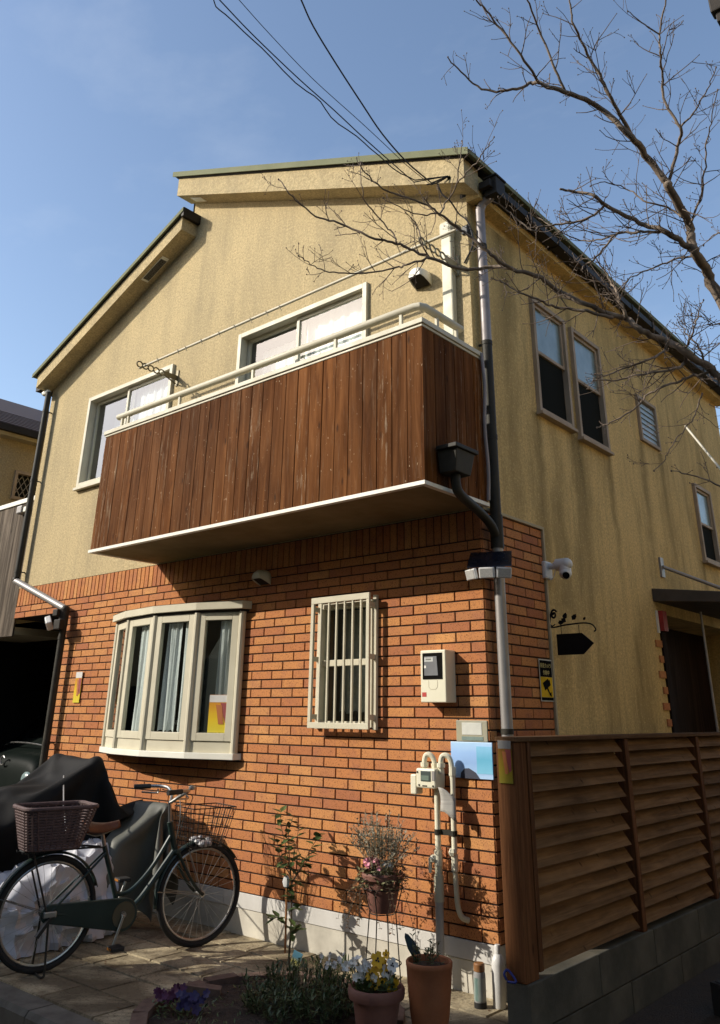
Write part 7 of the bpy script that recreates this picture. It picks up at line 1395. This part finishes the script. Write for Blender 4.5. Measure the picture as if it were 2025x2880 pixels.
def flower(mb, c, d, r, n=5, cup=.25):
    d = Vector(d).normalized(); u = d.orthogonal().normalized(); w_ = d.cross(u)
    for i in range(n):
        a = 6.283*i/n+.3; e = (u*math.cos(a)+w_*math.sin(a)); s_ = d.cross(e).normalized()
        c = Vector(c); mb.add([c, c+e*r*.5+s_*r*.42+d*r*cup, c+e*r+s_*r*.28+d*r*cup*1.4, c+e*r-s_*r*.28+d*r*cup*1.4, c+e*r*.5-s_*r*.42+d*r*cup], [(0, 1, 2), (0, 2, 3), (0, 3, 4)])
yelp = pm('yellow_petal', (.72, .42, .005), .6, col2=(.60, .30, .004), nscale=20); whp = pm('white_petal', (.72, .70, .64), .6, col2=(.58, .55, .50), nscale=20); pkp = pm('pink_petal', (.62, .16, .26), .6, col2=(.75, .38, .42), nscale=30); pup = pm('purple_petal', (.022, .009, .085), .6, col2=(.012, .006, .045), nscale=20); dkp = pm('dark_petal_blotch', (.012, .006, .012), .7); mgp = pm('magenta_petal', (.09, .012, .06), .6)
def pot(parent, prof, mat, soilz, soilr):
    mb = MB(); mb.lathe(prof, 36); mb.build('pot', mat, parent, smooth=True)
    mb = MB(); mb.lathe([(0, soilz+.01), (soilr*.5, soilz+.006), (soilr, soilz)], 24); mb.build('soil', MT['soil'], parent, smooth=True)
# pansy pot
pp = empty('pansy_pot', (-.14, -.94, .0), label='round plum-brown pot of yellow and white pansies', cat='potted plant')
pot(pp, [(0, 0), (.085, 0), (.092, .02), (.118, .185), (.120, .187), (.138, .190), (.142, .205), (.142, .226), (.136, .236), (.124, .236), (.120, .225), (.116, .20)], terra2, .205, .118)
mb = MB(); mb2 = MB()
for i in range(150):
    r_ = .105*math.sqrt(rp.random()); a = rp.uniform(0, 6.283); c = Vector((r_*math.cos(a), r_*math.sin(a), rp.uniform(.205, .275))); mb.leaf(c, rdir(-.2, .9)+Vector((math.cos(a), math.sin(a), 0))*.6, (0, 0, 1), rp.uniform(.025, .05), rp.uniform(.014, .024))
mb.build('leaves', g1, pp, fix=False)
view = (CAM-Vector((-.14, -.94, .3))).normalized()
R3 = Vector((.763, .646, 0))
def pansy(parent, c, mat, r, blotch=True):
    d = (view*.8+Vector((rp.uniform(-.5, .5), rp.uniform(-.5, .5), rp.uniform(0, .5)))).normalized(); c = Vector(c)
    m1 = MB(); flower(m1, c, d, r, 5, .12); o = m1.build('pansy_bloom', mat, parent, fix=False)
    if blotch: m2 = MB(); flower(m2, c+d*r*.08, d, r*.32, 3, .14); m2.build('blotch', dkp, o, fix=False)
    m3 = MB(); m3.tube([c-d*.003, c-d*.02+Vector((0, 0, -.03)), Vector((c.x*.6, c.y*.6, .21))], .0018, 4, False); m3.build('stalk', g2, o)
for du, h, mt, r in ((.015, .365, yelp, .038), (.03, .335, yelp, .036), (.0, .305, yelp, .034), (.045, .285, yelp, .032), (.075, .315, whp, .036), (.08, .35, whp, .032), (.105, .265, yelp, .038), (.05, .385, yelp, .022), (-.02, .275, yelp, .032)):
    c = R3*du+Vector((rp.uniform(-.02, .02), rp.uniform(-.05, .01), h-.02)); pansy(pp, c, mt, r)
m1 = MB(); m2 = MB()
for i in range(34):
    du = rp.uniform(-.125, -.02); c = R3*du+Vector((rp.uniform(-.03, .03), rp.uniform(-.04, .03), rp.uniform(.265, .35))); flower(m1, c, view+rdir(), rp.uniform(.014, .024), 5, .3); m2.tube([c, Vector((c.x*.7, c.y*.7, .21))], .0015, 4, False)
m1.build('white_blooms', whp, pp, fix=False); m2.build('stalks', g2, pp)
# tall terracotta pot
tp = empty('terracotta_pot', (.085, -.80, .0), label='tall ribbed orange terracotta pot with dark seedlings beside the pansies', cat='potted plant')
mb = MB(); prof = [(0, 0), (.070, 0), (.074, .01), (.096, .14), (.108, .26), (.112, .325), (.116, .332), (.117, .350), (.111, .356), (.102, .352), (.100, .325)]
n = 56; vs = []
for j, (r_, z) in enumerate(prof):
    for i in range(n):
        a = 6.283185*i/n; rr = r_*(1+(.016*math.cos(a*28) if 2 < j < 6 else 0)); vs.append((rr*math.cos(a), rr*math.sin(a), z))
mb.add(vs, [(j*n+i, j*n+(i+1) % n, (j+1)*n+(i+1) % n, (j+1)*n+i) for j in range(len(prof)-1) for i in range(n)]); mb.build('pot', terra, tp, smooth=True, ang=60)
mb = MB(); mb.lathe([(0, .335), (.05, .333), (.101, .328)], 24); mb.build('soil', MT['soil'], tp, smooth=True)
mb = MB(); ms = MB()
for i in range(16):
    a = rp.uniform(0, 6.283); r_ = .085*math.sqrt(rp.random()); c = Vector((r_*math.cos(a), r_*math.sin(a), .33)); h = rp.uniform(.04, .13); e = c+Vector((rp.uniform(-.02, .02), rp.uniform(-.02, .02), h)); ms.tube([c, e], .0015, 4, False)
    for k in range(7): t = rp.uniform(.2, 1); mb.leaf(c.lerp(e, t), rdir(-.1, .8), (0, 0, 1), rp.uniform(.015, .035), rp.uniform(.008, .014))
mb.build('leaves', g1, tp, fix=False); ms.build('stalks', stemm, tp)
# small trowel blade standing behind the terracotta pot
mb = MB(); mb.prism([(-.02, 0), (.02, 0), (.024, .10), (.012, .15), (.0, .165), (-.012, .15), (-.024, .10)], 'y', -.003, .003); o = mb.build('trowel_blade', pm('blue_grey_plastic', (.03, .06, .075), .5), bevel=.001); o.location = (-.02, -.72, .30); o.rotation_euler = (0, -.55, .7); tag(o, 'dark teal garden marker leaning behind the terracotta pot', 'marker')
# wire stand with silver-leaved pot
ps = empty('plant_stand', (-.60, -.33, 0), label='thin black wire plant stand in front of the brick wall', cat='plant stand')
mb = MB(); r_ = .085
for a in (.3, 1.9, 3.4, 5.0): mb.tube([((r_+.035)*math.cos(a), (r_+.035)*math.sin(a), .0), (r_*math.cos(a), r_*math.sin(a), .40), (.125*math.cos(a), .125*math.sin(a), .53)], .0035, 6)
mb.build('leg', MT['dark'], ps)
for z, rr in ((.40, .075), (.53, .125), (.15, .11)): m_ = MB(); m_.tube([(rr*math.cos(6.283*i/28), rr*math.sin(6.283*i/28), z) for i in range(28)], .0035, 6, False, True); m_.build('ring', MT['dark'], ps)
hp = empty('silver_leaf_pot', (-.60, -.33, .405), label='plum terracotta pot of silvery foliage and pink flowers on the wire stand', cat='potted plant')
pot(hp, [(0, 0), (.072, 0), (.078, .01), (.110, .165), (.124, .170), (.128, .195), (.122, .205), (.112, .20), (.108, .17)], terra2, .175, .108)
mb = MB(); ms = MB()
for i in range(95):
    a = rp.uniform(0, 6.283); sp_ = rp.uniform(.0, .19); c = Vector((.05*math.cos(a), .05*math.sin(a), .18)); h = rp.uniform(.20, .36)*(1-.35*(sp_/.19)**2); e = c+Vector((sp_*math.cos(a)*1.1, sp_*math.sin(a)*.7, h)); mid = c.lerp(e, .5)+Vector((0, 0, .03)); ms.tube([c, mid, e], .0012, 4, False)
    for k in range(26):
        t = rp.uniform(.3, 1); p = (c.lerp(mid, t*2) if t < .5 else mid.lerp(e, t*2-1)); mb.leaf(p, rdir(-.2, 1), (0, 0, 1), rp.uniform(.014, .028), rp.uniform(.006, .011))
mb.build('silver_foliage', g3, hp, fix=False); ms.build('silver_stalks', g3, hp)
mb = MB(); mc = MB()
for i in range(420):
    a = rp.uniform(0, 6.283); r_ = .155*math.sqrt(rp.random()); c = Vector((r_*math.cos(a), r_*math.sin(a), rp.uniform(.17, .25)-.10*max(0, r_/.155-.5)*rp.uniform(.2, 1.6))); (mb if rp.random() < .55 else mc).leaf(c, rdir(-.6, .7), (0, 0, 1), rp.uniform(.022, .040), rp.uniform(.016, .028))
mb.build('variegated_leaves', pm('cream_green_leaf', (.34, .31, .16), .6, col2=(.12, .13, .05), nscale=40), hp, fix=False); mc.build('dark_leaves', pm('bronze_leaf', (.085, .05, .03), .6, col2=(.05, .06, .025), nscale=40), hp, fix=False)
mb = MB()
for i in range(22): c = Vector((-.02, -.06, .25))+Vector((rp.uniform(-.05, .06), rp.uniform(-.05, .03), rp.uniform(-.02, .03))); flower(mb, c, view+rdir(), rp.uniform(.010, .018), 5, .3)
mb.build('pink_blooms', pkp, hp, fix=False)
mb = MB()
for i in range(12): c = Vector((.07, -.03, .245))+Vector((rp.uniform(-.04, .04), rp.uniform(-.04, .03), rp.uniform(-.01, .02))); flower(mb, c, view+rdir(), rp.uniform(.008, .014), 5, .3)
mb.build('white_blooms', whp, hp, fix=False)
mb = MB(); ms = MB()
for i in range(20):
    a = rp.uniform(2.4, 6.9); P = [Vector((.10*math.cos(a), .10*math.sin(a), .18))]; d = Vector((math.cos(a), math.sin(a), .2))
    for k in range(9): d = (d+Vector((rp.gauss(0, .25), rp.gauss(0, .25), -.45))).normalized(); P.append(P[-1]+d*rp.uniform(.025, .04))
    ms.tube(P, .0011, 4, False)
    for p in P[1:]:
        for _ in range(2): mb.leaf(p, rdir(-.6, .5), (0, 0, 1), rp.uniform(.012, .022), rp.uniform(.010, .017))
mb.build('trailing_leaves', pm('reddish_trailing_leaf', (.14, .06, .03), .6, col2=(.07, .06, .025), nscale=40), hp, fix=False); ms.build('trailing_stems', stemm, hp)
mb = MB()
for i in range(170):
    a = rp.uniform(-.5, .9); c = Vector((.11, -.02, .22)); e = c+Vector((rp.uniform(.05, .26), rp.uniform(-.08, .08), rp.uniform(-.12, .20))); mb.leaf(c.lerp(e, rp.random()), rdir(-.2, .9), (0, 0, 1), rp.uniform(.014, .03), rp.uniform(.006, .012))
mb.build('dried_sprigs', pm('rust_sprig', (.26, .10, .05), .8, col2=(.16, .07, .035), nscale=40), hp, fix=False)
# sapling
sg_ = empty('sapling', (-1.40, -.30, 0), label='young leafy sapling tied to a tan stake by the foundation', cat='sapling')
st = MB(); lf = MB(); lf2 = MB()
main = spline([(.0, 0, .0), (.01, .0, .25), (-.015, .01, .45), (-.03, 0, .60)], 4); st.tube(main, [lerp(.007, .004, i/12) for i in range(len(main))], 6)
brs = [[(-.03, 0, .55), (-.10, .02, .68), (-.13, 0, .80), (-.14, .01, .86)], [(-.02, 0, .5), (.04, -.02, .66), (.05, 0, .80)], [(0, 0, .46), (.10, 0, .58), (.19, -.02, .68), (.26, -.02, .76)], [(.0, 0, .45), (.06, .03, .55), (.12, .03, .60)], [(-.02, 0, .50), (-.09, -.03, .60), (-.12, -.03, .68)], [(.0, 0, .20), (-.08, -.02, .25), (-.14, -.02, .24)], [(.01, 0, .12), (.06, -.02, .22), (.09, -.03, .20)], [(.005, 0, .3), (.08, -.01, .33)], [(-.03, 0, .58), (-.05, .0, .74), (-.02, .01, .84)]]
for b_ in brs:
    P = spline(b_, 4); st.tube(P, [lerp(.0032, .0015, i/(len(P)-1)) for i in range(len(P))], 5)
    for i, p in enumerate(P):
        if i < 2: continue
        for _ in range(rp.choice((1, 2, 2))): (lf if rp.random() < .7 else lf2).leaf(p, rdir(-.5, .6), (0, 0, 1), rp.uniform(.055, .09), rp.uniform(.032, .052))
for i in range(26): p = main[rp.randint(6, len(main)-1)]; lf.leaf(p+rdir()*.03, rdir(-.4, .5), (0, 0, 1), rp.uniform(.055, .09), rp.uniform(.035, .052))
st.build('stems', stemm, sg_, smooth=True); lf.build('leaves', g1, sg_, fix=False); lf2.build('young_leaves', g2, sg_, fix=False)
mb = MB(); mb.tube([(-.045, .01, .06), (-.055, .01, .50)], .007, 8); mb.build('stake', copper, sg_, smooth=True)
mb = MB(); mb.ball((-.04, -.01, .46), .03, 8, (1, .7, 1.3)); mb.build('plastic_tie', pm('clear_plastic_tie', (.60, .60, .58), .3), sg_, smooth=True)
mb = MB(); mb.box(-.03, .03, -.002, .002, 0, .11); o = mb.build('plant_label', soft_panel('blue_yellow_label', ((0, (.16, .28, .34)), (.45, (.50, .46, .12)), (.7, (.10, .26, .36)), (1, (.14, .34, .44)))), bevel=.0005); o.location = (-1.16, -.50, .05); o.rotation_euler = (.2, .35, .5); tag(o, 'small blue and yellow plant label stuck in the bed', 'label')
# bushy clump in the bed
bs = empty('herb_clump', (-.68, -.88, .03), label='dark green bushy herb clump filling the flower bed', cat='shrub')
mb = MB(); ms = MB()
for i in range(260):
    a = rp.uniform(0, 6.283); r_ = .30*math.sqrt(rp.random()); c = Vector((r_*math.cos(a), r_*math.sin(a), 0)); h = rp.uniform(.10, .24)*(1.1-.5*(r_/.3)); e = c+Vector((.05*math.cos(a)+rp.uniform(-.04, .04), .05*math.sin(a)+rp.uniform(-.04, .04), h)); ms.tube([c, e], .0013, 3, False)
    for k in range(16): t = rp.uniform(.1, 1); mb.leaf(c.lerp(e, t), rdir(-.1, 1.), (0, 0, 1), rp.uniform(.02, .045), rp.uniform(.006, .012))
mb.build('leaves', g1, bs, fix=False); ms.build('stalks', stemm, bs)
mb = MB(); ms = MB()
for i in range(16):
    c = Vector((.13, .05, 0))+Vector((rp.uniform(-.05, .06), rp.uniform(-.05, .06), rp.uniform(.20, .27))); flower(mb, c, view+rdir(), rp.uniform(.008, .015), 5, .3); ms.tube([c, Vector((c.x*.8, c.y*.8, .02))], .0012, 3, False)
mb.build('white_flowers', whp, bs, fix=False); ms.build('flower_stalks', g2, bs)
for nm, loc, mt, lb in (('purple_pansies', (-1.03, -1.37, .02), pup, 'small clump of deep purple pansies at the bottom edge of the bed'), ('pink_pansies', (-1.20, -1.40, .02), mgp, 'small clump of dark pink flowers left of the purple pansies')):
    g = empty(nm, loc, label=lb, cat='flowers'); mb = MB(); ml = MB()
    for i in range(16):
        c = Vector((rp.uniform(-.06, .06), rp.uniform(-.06, .06), rp.uniform(.05, .11))); m3 = MB(); flower(m3, c, view+rdir()*.6, rp.uniform(.018, .028), 5, .15); m3.build('bloom', mt, g, fix=False)
    for i in range(60): c = Vector((rp.uniform(-.08, .08), rp.uniform(-.08, .08), rp.uniform(.0, .06))); ml.leaf(c, rdir(0, .8), (0, 0, 1), rp.uniform(.02, .04), rp.uniform(.01, .02))
    ml.build('leaves', g1, g, fix=False)
mb = MB()
for i in range(500):
    a = rp.uniform(0, 6.283); r_ = .60*math.sqrt(rp.random()); mb.leaf((bc.x+r_*math.cos(a), bc.y+r_*math.sin(a), .035), rdir(.1, .9), (0, 0, 1), rp.uniform(.015, .04), rp.uniform(.004, .01))
mb.build('ground_cover', g2, kind='stuff', fix=False, label='sparse low green ground cover in the flower bed')
# bottles
bo = empty('white_bottle', (.045, -.10, .008), label='tall white plastic bottle at the foot of the house corner', cat='bottle')
wb = pm('white_plastic', (.62, .61, .58), .4, col2=(.55, .54, .51))
mb = MB(); mb.lathe([(0, 0), (.034, 0), (.037, .006), (.037, .20), (.034, .225), (.022, .245), (.016, .25)], 24); mb.build('body', wb, bo, smooth=True)
mb = MB(); mb.lathe([(.0175, .248), (.0175, .285), (.014, .292), (0, .292)], 18); mb.build('cap', wb, bo, smooth=True)
bo = empty('labelled_bottle', (-.035, -.17, .008), label='shorter clear bottle with brown cap and printed label beside the white bottle', cat='bottle')
mb = MB(); mb.lathe([(0, 0), (.031, 0), (.033, .005), (.033, .155), (.030, .165), (.026, .168)], 24); mb.build('body', pm('grey_clear_plastic', (.30, .30, .29), .3), bo, smooth=True)
mb = MB(); mb.lathe([(.0335, .035), (.0336, .14)], 24); mb.build('label', soft_panel('pale_green_label', ((0, (.36, .38, .34)), (.5, (.10, .17, .15)), (1, (.42, .43, .38))), 0), bo, smooth=True)
mb = MB(); mb.lathe([(.0, .0005), (.0345, .001), (.0345, .028)], 24); mb.build('base', blackp, bo, smooth=True); mb = MB(); mb.lathe([(.031, .168), (.031, .20), (.026, .206), (0, .206)], 20); mb.build('cap', pm('brown_cap', (.25, .11, .035), .5), bo, smooth=True)
